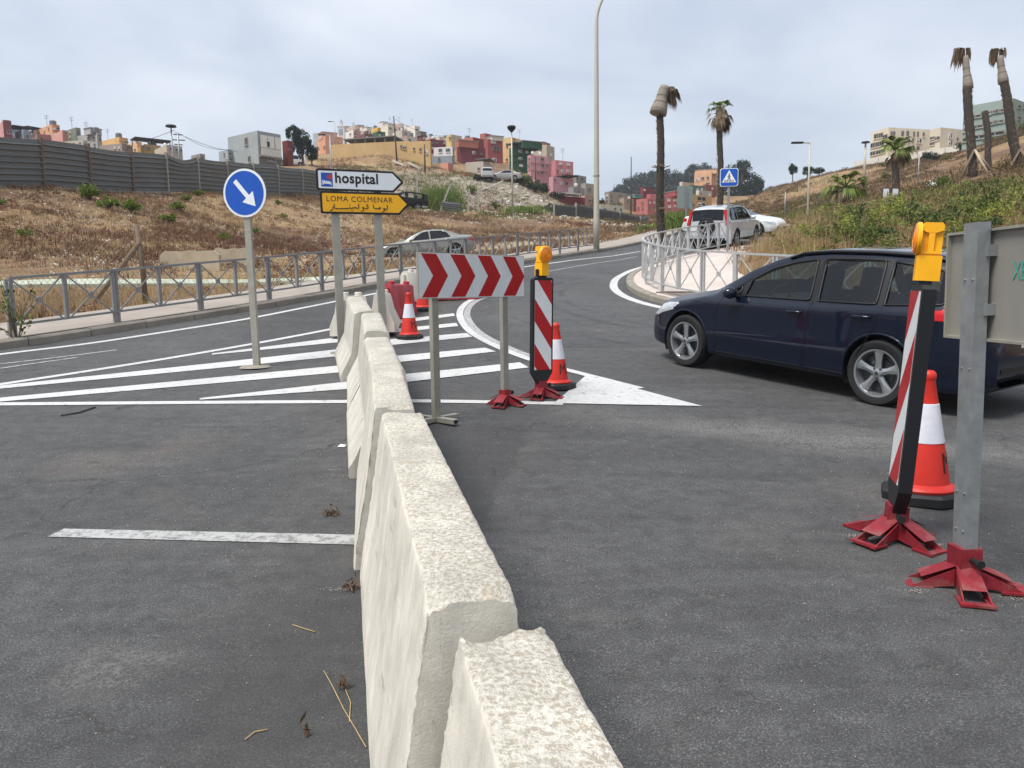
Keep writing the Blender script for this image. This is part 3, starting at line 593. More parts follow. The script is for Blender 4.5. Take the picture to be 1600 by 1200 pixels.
def warning_lamp(root, z, yaw, sc=1.0):
    """battery lamp: body facing local -y turned by yaw"""
    l = bpy.data.objects.new('warning_lamp', None); COL.objects.link(l); l.parent = root; l.location = (0, 0, z); l.rotation_euler = (0, 0, yaw); l.scale = (sc, sc, sc)
    mb = MB(); mb.box((0, .005, .075), (.105, .135, .15)); mb.box((0, .005, .156), (.085, .11, .015)); mb.build('battery_box', M_YEL, l)
    side = [(-.045, .160), (-.052, .19), (-.052, .325), (-.035, .345), (.055, .345), (.066, .33), (.066, .16)]
    MB().prism(side, (-.034, 0, 0), (0, 1, 0), (0, 0, 1), (.068, 0, 0)).build('lamp_housing', M_YEL, l)
    for s in (-1, 1):
        x = -.052 if s < 0 else .036
        MB().prism([(-.052, .300), (-.052, .325), (-.035, .345), (.055, .345), (.066, .33), (.066, .300), (.03, .285), (-.02, .285)], (x, 0, 0), (0, 1, 0), (0, 0, 1), (.016, 0, 0)).build('housing_cap', M_YEL, l)
        MB().prism([(-.012, .175), (.022, .175), (.022, .2855), (-.012, .2855)], (x + .001, 0, 0), (0, 1, 0), (0, 0, 1), (.014, 0, 0)).build('housing_rib', M_YEL, l)
        MB().prism([(-.045, .160), (.066, .16), (.066, .1755), (-.048, .1755)], (x, 0, 0), (0, 1, 0), (0, 0, 1), (.016, 0, 0)).build('housing_foot', M_YEL, l)
    mb = MB(); mb.lathe([(.098, -.050), (.10, -.066), (.094, -.074), (.09, -.074), (0, -.074)], 32, (0, 0, .25), 'y'); mb.build('lens_ring', M_YEL, l, 40)
    mb = MB(); mb.lathe([(.092, -.0745), (.088, -.082), (.07, -.086), (.067, -.082), (.05, -.089), (.046, -.085), (.03, -.091), (.026, -.087), (.0, -.092)], 32, (0, 0, .25), 'y'); mb.build('lens', M_LENS, l, 30)
    MB().box((0, 0, -.012), (.09, .07, .03)).build('lamp_clamp', M_BLACKP, l); MB().box((-.075, 0, .03), (.03, .03, .09)).build('lamp_bolt', M_BLACKP, l)
def delineator(p, rz, label, lampyaw, s=1.0, flip=1):
    root = empty('delineator', p, rz, label, 'delineator', 'striped delineators with yellow lamps'); root.scale = (s, s, s); z0 = .17; hw = .125; hh = 1.0; th = .031
    out = [(-.045, -.13), (.045, -.13), (.06, -.10), (hw, 0), (hw, hh - .02), (hw - .02, hh), (-hw + .02, hh), (-hw, hh - .02), (-hw, 0), (-.06, -.10)]
    MB().prism(out, (0, -th, z0 + .10), (1, 0, 0), (0, 0, 1), (0, 2 * th, 0)).build('panel_frame', M_BLACKP, root)
    x0, x1, y0, y1 = -.105, .105, .03, .97
    for sd in (-1, 1):
        MB().prism([(x0, y0), (x1, y0), (x1, y1), (x0, y1)], (0, sd * (th + .0015), z0 + .10), (1, 0, 0), (0, 0, 1), (0, sd * .0015, 0)).build('white_face', M_WHITE, root)
        mb = MB()
        for k in range(-1, 4):
            top = y1 - .235 * 2 * k + .28; pl = clip([(flip * sd * a, b) for a, b in [(x1 + .001, top), (x0 - .001, top - .30), (x0 - .001, top - .30 - .235), (x1 + .001, top - .235)]], x0, x1, y0, y1)
            if len(pl) > 2: MB().prism(pl, (0, sd * (th + .0032), z0 + .10), (1, 0, 0), (0, 0, 1), (0, sd * .001, 0)).build('red_stripe', M_RED, root)
    red_foot(root); MB().box((0, 0, z0 + .0), (.07, .05, .22)).build('foot_spigot', M_BLACKP, root)
    warning_lamp(root, z0 + .10 + hh + .02, lampyaw, .88 if flip > 0 else .79); return root
d1 = delineator(gH(845, 621), R(30), 'red and white delineator with amber lamp beside the chevron board', R(8), .98); d1.rotation_euler[1] = R(1.2)
dl = delineator(gH(1396, 842), R(-106), 'red and white delineator seen edge-on, nearest the camera', R(354), 1.09, -1); dl.rotation_mode = 'QUATERNION'; dl.rotation_quaternion = Matrix.Rotation(R(3.6), 3, Vector((FW[0] + .45, FW[1], 0)).normalized()).to_quaternion() @ Matrix.Rotation(R(-106), 3, 'Z').to_quaternion()

# ------------------------------------------------------------------ chevron boards
def channel(root, x, z0, z1, m, w_=.08, d_=.04, y=0, name='post'):
    t = .006; mb = MB(); mb.prism([(-w_ / 2, -d_ / 2), (w_ / 2, -d_ / 2), (w_ / 2, d_ / 2), (w_ / 2 - .018, d_ / 2), (w_ / 2 - .018, d_ / 2 - t), (w_ / 2 - t, d_ / 2 - t), (w_ / 2 - t, -d_ / 2 + t), (-w_ / 2 + t, -d_ / 2 + t), (-w_ / 2 + t, d_ / 2 - t), (-w_ / 2 + .018, d_ / 2 - t), (-w_ / 2 + .018, d_ / 2), (-w_ / 2, d_ / 2)][::-1], (x, y, z0), (1, 0, 0), (0, 1, 0), (0, 0, z1 - z0))
    o = mb.build(name, m, root)
    for zz in (z0 + .12, z0 + .30, z1 - .25, z1 - .65):
        for sx in (-1, 1): MB().lathe([(.0055, 0), (.0055, .006)], 6, (x + sx * w_ * .28, y - d_ / 2 - .006, zz), 'y').build('bolt', M_GALV, o)
    return o
def chevron_board(pa, pb, wd, ht, z0, label, xa, xb, zb=0.0):
    pa = np.array(pa); pb = np.array(pb); yaw = math.atan2(pb[1] - pa[1], pb[0] - pa[0]); root = empty('chevron_board', pa, yaw, label, 'road sign', 'chevron boards')
    return root, np.linalg.norm(pb[:2] - pa[:2]), pb[2] - pa[2]
pa, pb = gH(688, 661), gH(795, 634)
root, sp, dz = chevron_board(pa, pb, 0, 0, 0, 'chevron board with four dark red arrows pointing right', 0, 0)
PW, PHT = 1.43, .405; px0 = -.22; pz = 1.12
channel(root, 0, .03, pz + .02, M_ALU, .075, .045, .05); channel(root, sp, dz + .10, pz + .02, M_ALU, .075, .045, .05)
def pl(poly, y, t, m, name): return MB().prism(poly, (px0, y, pz), (PW, 0, 0), (0, 0, PHT), (0, t, 0)).build(name, m, root)
pl([(0, 0), (1, 0), (1, 1), (0, 1)], .0, .022, M_ALU, 'panel'); pl([(.004, .012), (.996, .012), (.996, .988), (.004, .988)], -.002, .0015, M_WHITE, 'white_face')
for k in range(4):
    u = .024 + .25 * k; a = .128; tp = .098
    pl([(u, .03), (u + a, .03), (u + a + tp, .5), (u + a, .97), (u, .97), (u + tp, .5)], -.0035, .001, M_RED, 'red_chevron')
for s in (0, 1):
    mb = MB(); 
    if s == 0:
        mb.bar((-.24, .05, .03), (.26, .05, .03), .06, .04); mb.bar((0, -.20, .031), (0, .30, .031), .06, .042); mb.build('cross_foot', M_ALU, root)
        for e_ in ((0, -.2005, .031),): MB().box(e_, (.045, .004, .028)).build('tube_end', M_BLACK, root)
fr = bpy.data.objects.new('steel_foot', None); COL.objects.link(fr); fr.parent = root; fr.location = (sp, .05, dz); red_foot(fr, .9, (20, 100, 200, 290), .19, .13)
# the board on the right, seen from behind
pa = gH(1523, 916); 
root = empty('chevron_board', pa, 0, 'grey back of a traffic board on a galvanised post at the right edge', 'road sign', 'chevron boards'); root.rotation_euler = (R(1.2), R(0), R(-87)); 
channel(root, 0, .16, 1.685, M_GALV, .095, .06, -.055, 'post')
# local +x runs towards the camera (world -Y), local -y faces the camera's side (world -X)
def pr(poly, y, t, m, name): return MB().prism(poly, (-.26, y, 1.17), (1, 0, 0), (0, 0, 1), (0, t, 0)).build(name, m, root)
M_PBACK = mat('grey_panel_back', '8d8a82', .6, .2, .08, 3, .03, 50, .5, .2, '6a655c'); M_TEAL = mat('teal_spray', '3f9a8a', .7, 0, .2, 30)
pr([(0, 0), (1.3, 0), (1.3, .475), (0, .475)], .0, .004, M_PBACK, 'panel')
for q, nm in (([(0, -.012), (1.3, -.012), (1.3, 0), (0, 0)], 'panel_rim'), ([(0, .475), (1.3, .475), (1.3, .487), (0, .487)], 'panel_rim'), ([(-.012, -.012), (0, -.012), (0, .487), (-.012, .487)], 'panel_rim')): pr(q, -.022, .026, M_ALU, nm)
MB().box((.05, -.02, 1.30), (.03, .05, .05)).build('panel_clamp', M_GALV, root); MB().box((.05, -.02, 1.56), (.03, .05, .05)).build('panel_clamp', M_GALV, root)
v, fs = text_mesh('XEN', .13, .075, .0); MB().add([(.165 + a, -.003, 1.43 + b) for a, b, _ in v], fs).build('graffiti', M_TEAL, root, fix=False)
fr = bpy.data.objects.new('steel_foot', None); COL.objects.link(fr); fr.parent = root; fr.location = (0, -.055, 0); red_foot(fr, 1.1, (70, 160, 250, 340), .235, .17)

# ------------------------------------------------------------------ blue keep-right sign
def disc(root, c, r, y, m, name, t=.004, n=48): return MB().lathe([(0, 0), (r, 0), (r, t), (0, t)], n, (c[0], y, c[1]), 'y').build(name, m, root, 40)
p = gH(399, 574); root = empty('keep_right_sign', p, R(-14), 'round blue sign with a white arrow pointing down to the right', 'road sign'); root.rotation_euler = (0, R(-.6), R(-14))
channel(root, 0, -.05, 2.35, M_ALU, .085, .045, .04); cz = 2.17
disc(root, (0, cz), .295, 0, M_SIGNW, 'disc', .014); disc(root, (0, cz), .268, -.003, M_BLUE, 'blue_face', .002)
c45 = math.cos(R(-50)); s45 = math.sin(R(-50)); arrow = [(-.20, -.028), (.06, -.028), (.06, -.10), (.22, 0), (.06, .10), (.06, .028), (-.20, .028)]
MB().prism([(a * c45 - b * s45, a * s45 + b * c45) for a, b in arrow], (.005, -.0045, cz), (1, 0, 0), (0, 0, 1), (0, .001, 0)).build('white_arrow', M_SIGNW, root)
MB().lathe([(.0, .025), (.17, .022), (.20, .0)], 14, (0, 0, 0)).build('mortar_collar', M_KERB, root, 40)

# ------------------------------------------------------------------ direction signs
p = gH(536, 552); root = empty('direction_sign', p, R(25), 'two arrow-shaped direction boards, white hospital over yellow, on two posts', 'road sign'); root.rotation_euler = (0, R(-.6), R(25))
channel(root, 0, -.05, 2.47, M_ALU, .105, .05, .05); channel(root, .60, -.12, 2.45, M_ALU, .105, .05, .05)
def arrow_board(x0, z0, w_, h, face, name):
    pt = .155; c = .02
    o = [(c, 0), (w_ - pt, 0), (w_ - .01, h / 2 - .012), (w_ - .01, h / 2 + .012), (w_ - pt, h), (c, h), (0, h - c), (0, c)]; b = .028
    i = [(b + .01, b), (w_ - pt - .012, b), (w_ - b * 1.6, h / 2), (w_ - pt - .012, h - b), (b + .01, h - b), (b, h - b - .01), (b, b + .01)]
    q = MB().prism(o, (x0, 0, z0), (1, 0, 0), (0, 0, 1), (0, .02, 0)).build(name, M_INK, root); MB().prism(i, (x0, -.003, z0), (1, 0, 0), (0, 0, 1), (0, .002, 0)).build('board_face', face, q); return q
bw = 1.23; bh = .29; xh = -.245; zh = 2.235
q = arrow_board(xh, zh, bw, bh, M_SIGNW, 'hospital_board'); y_ = -.0045
MB().prism([(0, 0), (.155, 0), (.155, .185), (0, .185)], (xh + .065, y_, zh + .05), (1, 0, 0), (0, 0, 1), (0, .0012, 0)).build('blue_pictogram', M_BLUE, q)
mb = MB()
for a in ([(.015, .025), (.03, .025), (.03, .085), (.015, .085)], [(.03, .04), (.14, .033), (.14, .055), (.03, .062)], [(.128, .02), (.14, .02), (.14, .06), (.128, .06)], [(.032, .066), (.06, .062), (.055, .085), (.04, .085)], [(.06, .062), (.13, .055), (.12, .072), (.07, .076)]): mb.prism(a, (xh + .065, y_ - .001, zh + .05), (1, 0, 0), (0, 0, 1), (0, .0005, 0))
mb.build('bed_symbol', M_SIGNW, q)
MB().lathe([(0, 0), (.037, 0), (.037, .0006), (0, .0006)], 20, (xh + .18, y_ - .001, zh + .183), 'y').build('red_cross_disc', mat('sign_red', 'b0393f', .4), q)
flat_text('hospital', q, (xh + .255, zh + .058), .60, .19, M_INK, y_, .028, 1.06)
xl = -.205; zl = 1.925; q = arrow_board(xl, zl, bw + .035, bh + .012, M_SIGNY, 'yellow_board')
flat_text('LOMA COLMENAR', q, (xl + .085, zl + .165), .93, .074, M_INK, y_, .0, 1.1)
AR = [[(365, 625), (395, 618), (410, 600), (408, 575)], [(425, 540), (428, 590), (442, 602), (620, 602), (640, 588), (646, 602), (668, 602), (675, 588), (690, 602), (702, 586), (722, 586), (728, 602), (748, 602), (758, 596), (760, 543)], [(632, 553), (640, 557)], [(655, 630), (662, 632)], [(672, 633), (679, 635)],
      [(790, 642), (818, 630), (834, 605), (826, 586), (808, 592), (814, 604), (833, 603)], [(848, 602), (885, 602), (892, 588), (866, 566), (886, 546)], [(960, 555), (966, 598), (1010, 606), (1035, 606), (1046, 590), (1062, 594), (1056, 607), (1035, 606)], [(1085, 652), (1110, 641), (1122, 616), (1112, 600), (1098, 610), (1122, 616)], [(1155, 560), (1160, 604), (1142, 620), (1126, 613)]]
for k, s in enumerate(AR):
    pts = [((x - 275) / 1145 * (bw - .06) + xl + .03, zl + bh * (1 - (y - .029 * (x - 275) - 405 + 18) / 275)) for x, y in s]
    MB().tube([(a, y_, b) for a, b in pts], .0062, 6).build('arabic_letter', M_INK, q)
for x in (0, .6): MB().lathe([(.0, .025), (.16, .02), (.19, .0)], 14, (x, .05, 0 if x == 0 else -.06)).build('mortar_collar', M_KERB, root, 40)
# ------------------------------------------------------------------ cars
M_TYRE = mat('tyre_rubber', '1b1b1c', .85, 0, .2, 20, .2, 60); M_RIM = mat('alloy_rim', 'a9acae', .3, .75, .1, 8); M_DARK = mat('dark_cabin', '15161a', .8, 0, .2, 8); M_TRIM = mat('black_trim', '0d0e10', .4, 0, .1, 8)
M_TAIL = mat('tail_lamp_red', 'b50d12', .15, 0, .1, 30); M_HEAD = mat('headlamp_clear', 'b9bec2', .12, .3, .2, 20); M_DISC = mat('brake_disc', '55565a', .45, .7, .1, 10)
def catmull(P, n):
    P = np.array(P, float); k = len(P); out = []
    for i in range(k - 1):
        p0 = P[max(i - 1, 0)]; p1 = P[i]; p2 = P[i + 1]; p3 = P[min(i + 2, k - 1)]
        for t in np.linspace(0, 1, n[i], endpoint=False):
            m1 = (p2 - p0) * .5 * (1 if i else .6); m2 = (p3 - p1) * .5
            lim = np.linalg.norm(p2 - p1) * 1.1
            for m in (m1, m2):
                q = np.linalg.norm(m)
                if q > lim: m *= lim / q
            out.append((2*t**3-3*t*t+1)*p1 + (t**3-2*t*t+t)*m1 + (-2*t**3+3*t*t)*p2 + (t**3-t*t)*m2)
    out.append(P[-1]); return np.array(out)
def smi(x, tab):
    xs, ys = zip(*tab); g = np.interp(np.asarray(x)[..., None] + np.linspace(-.05, .05, 7), xs, ys); return g.mean(-1)
def wheel(parent, x, y, r, wd, side, spokes=5, full=True, rim=M_RIM):
    w_ = bpy.data.objects.new('wheel', None); COL.objects.link(w_); w_.parent = parent; w_.location = (x, y, r); rr = r * .72; o = wd / 2
    MB().lathe([(rr * .97, -o * .85), (rr * 1.06, -o), (r * .93, -o), (r * .985, -o * .72), (r, -o * .3), (r, o * .3), (r * .985, o * .72), (r * .93, o), (rr * 1.06, o), (rr * .97, o * .85)], 40 if full else 20, (0, 0, 0), 'y', caps=False).build('tyre', M_TYRE, w_, 40)
    s = side
    MB().lathe([(rr * .99, s * o * .86), (rr * 1.01, s * o * .95), (rr * .93, s * o * .92), (rr * .88, s * o * .5), (rr * .86, -s * o * .8)], 40 if full else 20, (0, 0, 0), 'y', caps=False).build('rim', rim, w_, 40)
    MB().lathe([(0, s * o * .18), (rr * .6, s * o * .18), (rr * .6, s * o * .1), (rr * .86, s * o * .05), (rr * .86, -s * o * .02)], 24, (0, 0, 0), 'y', caps=False).build('brake_disc', M_DISC if full else M_DARK, w_, 30)
    for k in range(spokes):
        a = 2 * math.pi * k / spokes + math.pi / 2; d = np.array([math.cos(a), 0, math.sin(a)]); n = np.array([-math.sin(a), 0, math.cos(a)]); yv = np.array([0, s, 0]); mb = MB(); V = []
        for (q, hw, yo, th) in ((.12, .15, .80, .35), (.45, .12, .78, .3), (.75, .17, .84, .28), (.95, .24, .86, .25)):
            c = d * rr * q; V += [c - n * rr * hw + yv * o * (yo - .08), c + yv * o * (yo + .02), c + n * rr * hw + yv * o * (yo - .08), c + n * rr * hw * .9 + yv * o * (yo - th), c - n * rr * hw * .9 + yv * o * (yo - th)]
        mb.add(V, [(i * 5 + j, i * 5 + (j + 1) % 5, i * 5 + 5 + (j + 1) % 5, i * 5 + 5 + j) for i in range(3) for j in range(5)] + [(0, 1, 2, 3, 4), (15, 16, 17, 18, 19)]); mb.build('spoke', rim, w_, 35)
    MB().lathe([(0, s * o * .9), (rr * .10, s * o * .88), (rr * .2, s * o * .8), (rr * .22, s * o * .3)], 20, (0, 0, 0), 'y', caps=False).build('hub', rim, w_, 35)
    if full:
        MB().lathe([(0, s * o * .93), (rr * .075, s * o * .92), (rr * .085, s * o * .86)], 16, (0, 0, 0), 'y').build('hub_cap', M_DISC, w_, 35)
        for k in range(5):
            a = 2 * math.pi * (k + .5) / 5 + math.pi / 2; MB().lathe([(0, s * o * .86), (rr * .045, s * o * .85), (rr * .045, s * o * .5)], 8, (rr * .16 * math.cos(a) * 1.35, 0, rr * .16 * math.sin(a) * 1.35), 'y').build('wheel_nut', M_DISC, w_)
    return w_
def car(name, label, sp, paint, group=None, nx=150, full=True, cat='car', glass=M_GLASS):
    root = empty(name, (0, 0, 0), 0, label, cat, group); L_ = sp['L']
    # stations, denser at both ends
    u = np.linspace(0, 1, nx); X = L_ * (u + .35 * np.sin(2 * math.pi * u) * -.16 / 1.0 * 1) if False else L_ * (.5 - .5 * np.cos(math.pi * u)) * .35 + L_ * u * .65
    zt = smi(X, sp['top']); zb = np.minimum(smi(X, sp['belt']), zt - .04); wm = smi(X, sp['w']); wr = smi(X, sp['wr']); zr = np.maximum(smi(X, sp['zr']), zb + .012); zr = np.minimum(zr, zt - .012); zs = smi(X, sp['sill'])
    ns = [3, 3, 5, 5, 4, 4, 3, 16 if full else 8, 5, 9]; G = []
    for i in range(nx):
        m = wm[i]; b = zb[i]; s = zs[i]; mid = s + (b - s) * .42
        P = [(0, s), (m * .86, s), (m * .955, s + .035), (m * .975, s + (mid - s) * .45), (m, mid), (m * .993, mid + (b - mid) * .45), (m * .985, b - .055), (m * .955, b), (wr[i], zr[i]), (wr[i] * .90, zt[i] - (zt[i] - zr[i]) * .28), (0, zt[i])]
        G.append(catmull(P, ns))
    G = np.array(G); K = G.shape[1]; ib = sum(ns[:7]); ir = sum(ns[:8])
    def ysurf(x, z, lo=0, hi=None):
        i = int(np.clip(np.searchsorted(X, x) - 1, 0, nx - 2)); t = (x - X[i]) / (X[i + 1] - X[i]); g = G[i] * (1 - t) + G[i + 1] * t; hi = hi or ir + 1
        return float(np.interp(z, g[3:hi, 1], g[3:hi, 0]))
    # sort the skin into panels
    cx = .5 * (X[:-1] + X[1:]); cells = {}
    def inp(P, x, z): return bool(inpoly(x, z, P))
    for i in range(nx - 1):
        for j in range(K - 1):
            g = .25 * (G[i, j] + G[i + 1, j] + G[i, j + 1] + G[i + 1, j + 1]); x = cx[i]; y, z = g; part = 'body'
            if any((x - ax) ** 2 + (z - sp['wz']) ** 2 < sp['wa'] ** 2 for ax in sp['axles']) and y > .42: continue
            if j < 3 and z < sp['wz'] and any(abs(x - ax) < sp['wa'] for ax in sp['axles']): continue
            if ib - 1 <= j < ir + 1:
                for k, P in enumerate(sp['side']):
                    if inp(P, x, z): part = 'side_window%d' % k
            if j >= ir - (2 if False else 0) and sp['ws'][0] < x < sp['ws'][1] and y < wr[i] * .965: part = 'windscreen'
            if j >= ir and sp['rw'][0] < x < sp['rw'][1] and y < wr[i] * .93: part = 'rear_window'
            if part == 'body':
                for nm, P in sp.get('lamps', []):
                    if inp(P, x, z) and 3 <= j and y > wm[i] * .70: part = nm
                for k, P in enumerate(sp.get('doors', [])):
                    if 4 <= j < ir and inp(P, x, z): part = 'door%d' % k
                if sp.get('dlo') and ib - 1 <= j < ir + 1 and inp(sp['dlo'], x, z): part = 'pillar_trim'
                if part == 'body' and sp.get('bonnet') and j >= ib and sp['bonnet'][0] < x < sp['bonnet'][1]: part = 'bonnet'
                if part == 'body' and j >= ir and sp['ws'][1] <= x <= sp['rw'][0]: part = 'roof'
                if part == 'body' and z < sp.get('bump', 0) and (x < sp['axles'][0] - sp['wa'] or x > sp['axles'][1] + sp['wa']): part = 'front_bumper' if x < L_ / 2 else 'rear_bumper'
            cells.setdefault(part, []).append((i, j))
    matof = {'pillar_trim': M_TRIM, 'windscreen': glass, 'rear_window': glass, 'headlamp': M_HEAD, 'tail_lamp': M_TAIL, 'front_bumper': sp.get('bumpmat', paint), 'rear_bumper': sp.get('bumpmat', paint)}
    for part, cl in cells.items():
        nm = part.rstrip('0123456789'); m = glass if nm == 'side_window' else matof.get(nm, paint)
        both = nm in ('body', 'windscreen', 'rear_window', 'roof', 'bonnet', 'front_bumper', 'rear_bumper')
        for sides in ([(1, -1)] if both else [(1,), (-1,)]):
            V = {}; vs = []; fs = []
            for sd in sides:
                for i, j in cl:
                    q = []
                    for a, b in ((i, j), (i + 1, j), (i + 1, j + 1), (i, j + 1)):
                        key = (a, b, sd if b < K - 1 and b > 0 else 0)
                        if key not in V:
                            V[key] = len(vs); y = G[a, b, 0]; z = G[a, b, 1]
                            if m is glass: y = max(0, y - .006); z -= .003
                            if nm in ('headlamp', 'tail_lamp'): y += .004
                            vs.append((X[a], y * sd, z))
                        q.append(V[key])
                    fs.append(q if sd > 0 else q[::-1])
            if both and part == 'body':                      # close the ends
                for e, rev in ((0, False), (nx - 1, True)):
                    lp = [V.get((e, b, s)) for s in (1,) for b in range(1, K - 1)]; rp = [V.get((e, b, -1)) for b in range(K - 2, 0, -1)]
                    t = [V.get((e, 0, 0))] + lp + [V.get((e, K - 1, 0))] + rp; t = [a for a in t if a is not None]
                    if len(t) > 3: fs.append(t)
            mb = MB(); mb.add(vs, fs); mb.build(nm, m, root, True if m is glass else 38, fix=True)
    # rubber round the openings, shut lines, wheel arches
    def outline(P, r_, name, m, par=root, push=.002, sides=(1, -1), nsub=.06):
        Q = resample(np.array(list(P) + [P[0]], float), nsub)
        for sd in sides: MB().tube([(x, sd * (ysurf(x, z) + push), z) for x, z in Q], r_, 5, False).build(name, m, par, True)
    for P in sp['side']: outline(P, .013 if full else .018, 'window_seal', M_TRIM)
    if full:
        for P in sp['doors']: outline([p for p in P], .0042, 'shut_line', M_TRIM, push=.0004)
    for ax in sp['axles']:
        for sd in (1, -1):
            pts = []
            for a in np.linspace(-8, 188, 36):
                x = ax + sp['wa'] * math.cos(R(a)); z = sp['wz'] + sp['wa'] * math.sin(R(a)); pts.append((x, sd * (ysurf(x, max(z, .25)) - .012), z))
            MB().tube(pts, .016, 6).build('arch_lip', sp.get('archmat', paint), root, True)
        mb = MB(); mb.lathe([(sp['wa'] * 1.0, -.87), (sp['wa'] * 1.0, .87)], 28, (ax, 0, sp['wz']), 'y'); 
        keep = [q for q in mb.f if len(q) == 4 and np.mean([mb.v[a][2] for a in q]) > .16]; mb.f = keep; mb.v = [(a, b * min(1., (ysurf(ax, .5) - .03) / .87), c) for a, b, c in mb.v]; mb.build('wheel_well', M_DARK, root, True, fix=False)
        for sd in (1, -1): wheel(root, ax, sd * (sp['track']), sp['wr_'], sp.get('tw', .215), sd, sp.get('spokes', 5), full)
    # cabin
    mb = MB(); i0 = int(np.searchsorted(X, sp['cab'][0])); i1 = int(np.searchsorted(X, sp['cab'][1])); rows = [0, 2, ib - 4, ib]
    V = [(X[i], sd * G[i, j, 0] * .93, max(G[i, j, 1], .30) - (.03 if j == ib else 0)) for i in range(i0, i1, 3) for sd in (1,) for j in rows] ; k = len(rows); m_ = len(V) // k
    V2 = [(x, -y, z) for x, y, z in V]
    for vv in (V, V2): mb.add(vv, [(i * k + j, i * k + j + 1, (i + 1) * k + j + 1, (i + 1) * k + j) for i in range(m_ - 1) for j in range(k - 1)])
    mb.build('cabin_lining', M_DARK, root, True)
    xs_ = sp['seat']; bz = float(np.interp(xs_, X, zb))
    for sx in (0, .92):
        for sd in ((1, -1) if sx == 0 else (1, -1)):
            q = MB(); q.box((xs_ + sx - .25, sd * .36, .50), (.5, .46, .16)); q.bar((xs_ + sx, sd * .36, .5), (xs_ + sx + .18, sd * .36, bz + .12), .44, .12, (1, 0, 0)); q.bar((xs_ + sx + .18, sd * .36, bz + .14), (xs_ + sx + .21, sd * .36, bz + .34), .24, .10, (1, 0, 0)); q.build('seat', M_DARK, root)
    mb = MB(); mb.box((sp['ws'][0] + .42, 0, bz - .13), (.75, 1.36, .22)); mb.build('dashboard', M_DARK, root)
    st = MB(); cx_ = np.array([xs_ - .52, sp.get('drv', 1) * -.36, bz - .03]); ring = [cx_ + np.array([.19 * math.cos(a) * .42, .19 * math.sin(a), .19 * math.cos(a) * .91]) for a in np.linspace(0, 2 * math.pi, 25)]
    st.tube(ring, .016, 6, False); st.bar(ring[6], ring[18], .03, .02); st.bar(cx_, ring[12], .03, .02); st.build('steering_wheel', M_DARK, root, True)
    # mirrors and handles
    xm = sp['mir']; zmr = float(np.interp(xm, X, zb)) + .07
    for sd in (1, -1):
        y = ysurf(xm, zmr - .07); mb = MB(); n = 10
        mb.add([(xm + a * .085 * math.sqrt(max(0, 1 - c * c)) * (1 if a > -.2 else .9), sd * (y + .105 + b * .10 * math.sqrt(max(0, 1 - c * c))), zmr + c * .075) for c in np.linspace(-1, 1, 7) for a, b in [(math.cos(q), math.sin(q)) for q in np.linspace(0, 2 * math.pi, n, endpoint=False)]], [(i * n + j, i * n + (j + 1) % n, i * n + n + (j + 1) % n, i * n + n + j) for i in range(6) for j in range(n)])
        mb.bar((xm + .02, sd * (y - .01), zmr - .05), (xm + .01, sd * (y + .09), zmr - .03), .06, .03); mb.build('door_mirror', sp.get('mirmat', paint), root, True)
    for hx, hz in sp.get('handles', []):
        for sd in (1, -1):
            y = ysurf(hx, hz); MB().tube([(hx - .10, sd * (y - .005), hz), (hx - .08, sd * (y + .024), hz), (hx + .08, sd * (y + .026), hz + .004), (hx + .10, sd * (y - .005), hz + .004)], [.012, .014, .014, .012], 8).build('door_handle', paint, root, True)
    for P in sp.get('rails', []):
        for sd in (1, -1):
            MB().tube([(x, sd * (float(np.interp(x, X, wr)) + P[2]), float(np.interp(x, X, zr)) + (P[3] if 0 < k < 11 else .01)) for k, x in enumerate(np.linspace(P[0], P[1], 12))], .016, 6).build('roof_rail', M_TRIM, root, True)
    for P in sp.get('sideline', []):
        for sd in (1, -1): MB().tube([(x, sd * (ysurf(x, z) + .002), z) for x, z in resample(np.array(P), .1)], P and .012, 6).build('side_moulding', sp.get('mould', M_TRIM), root, True)
    return root, ysurf, (X, G)
def park(root, wheels_mid, yaw, pitch=0, roll=0):
    """wheels_mid: ground point under the middle of the car; local -x is forwards"""
    root.location = [float(c) for c in wheels_mid]; root.rotation_euler = (roll, pitch, yaw)
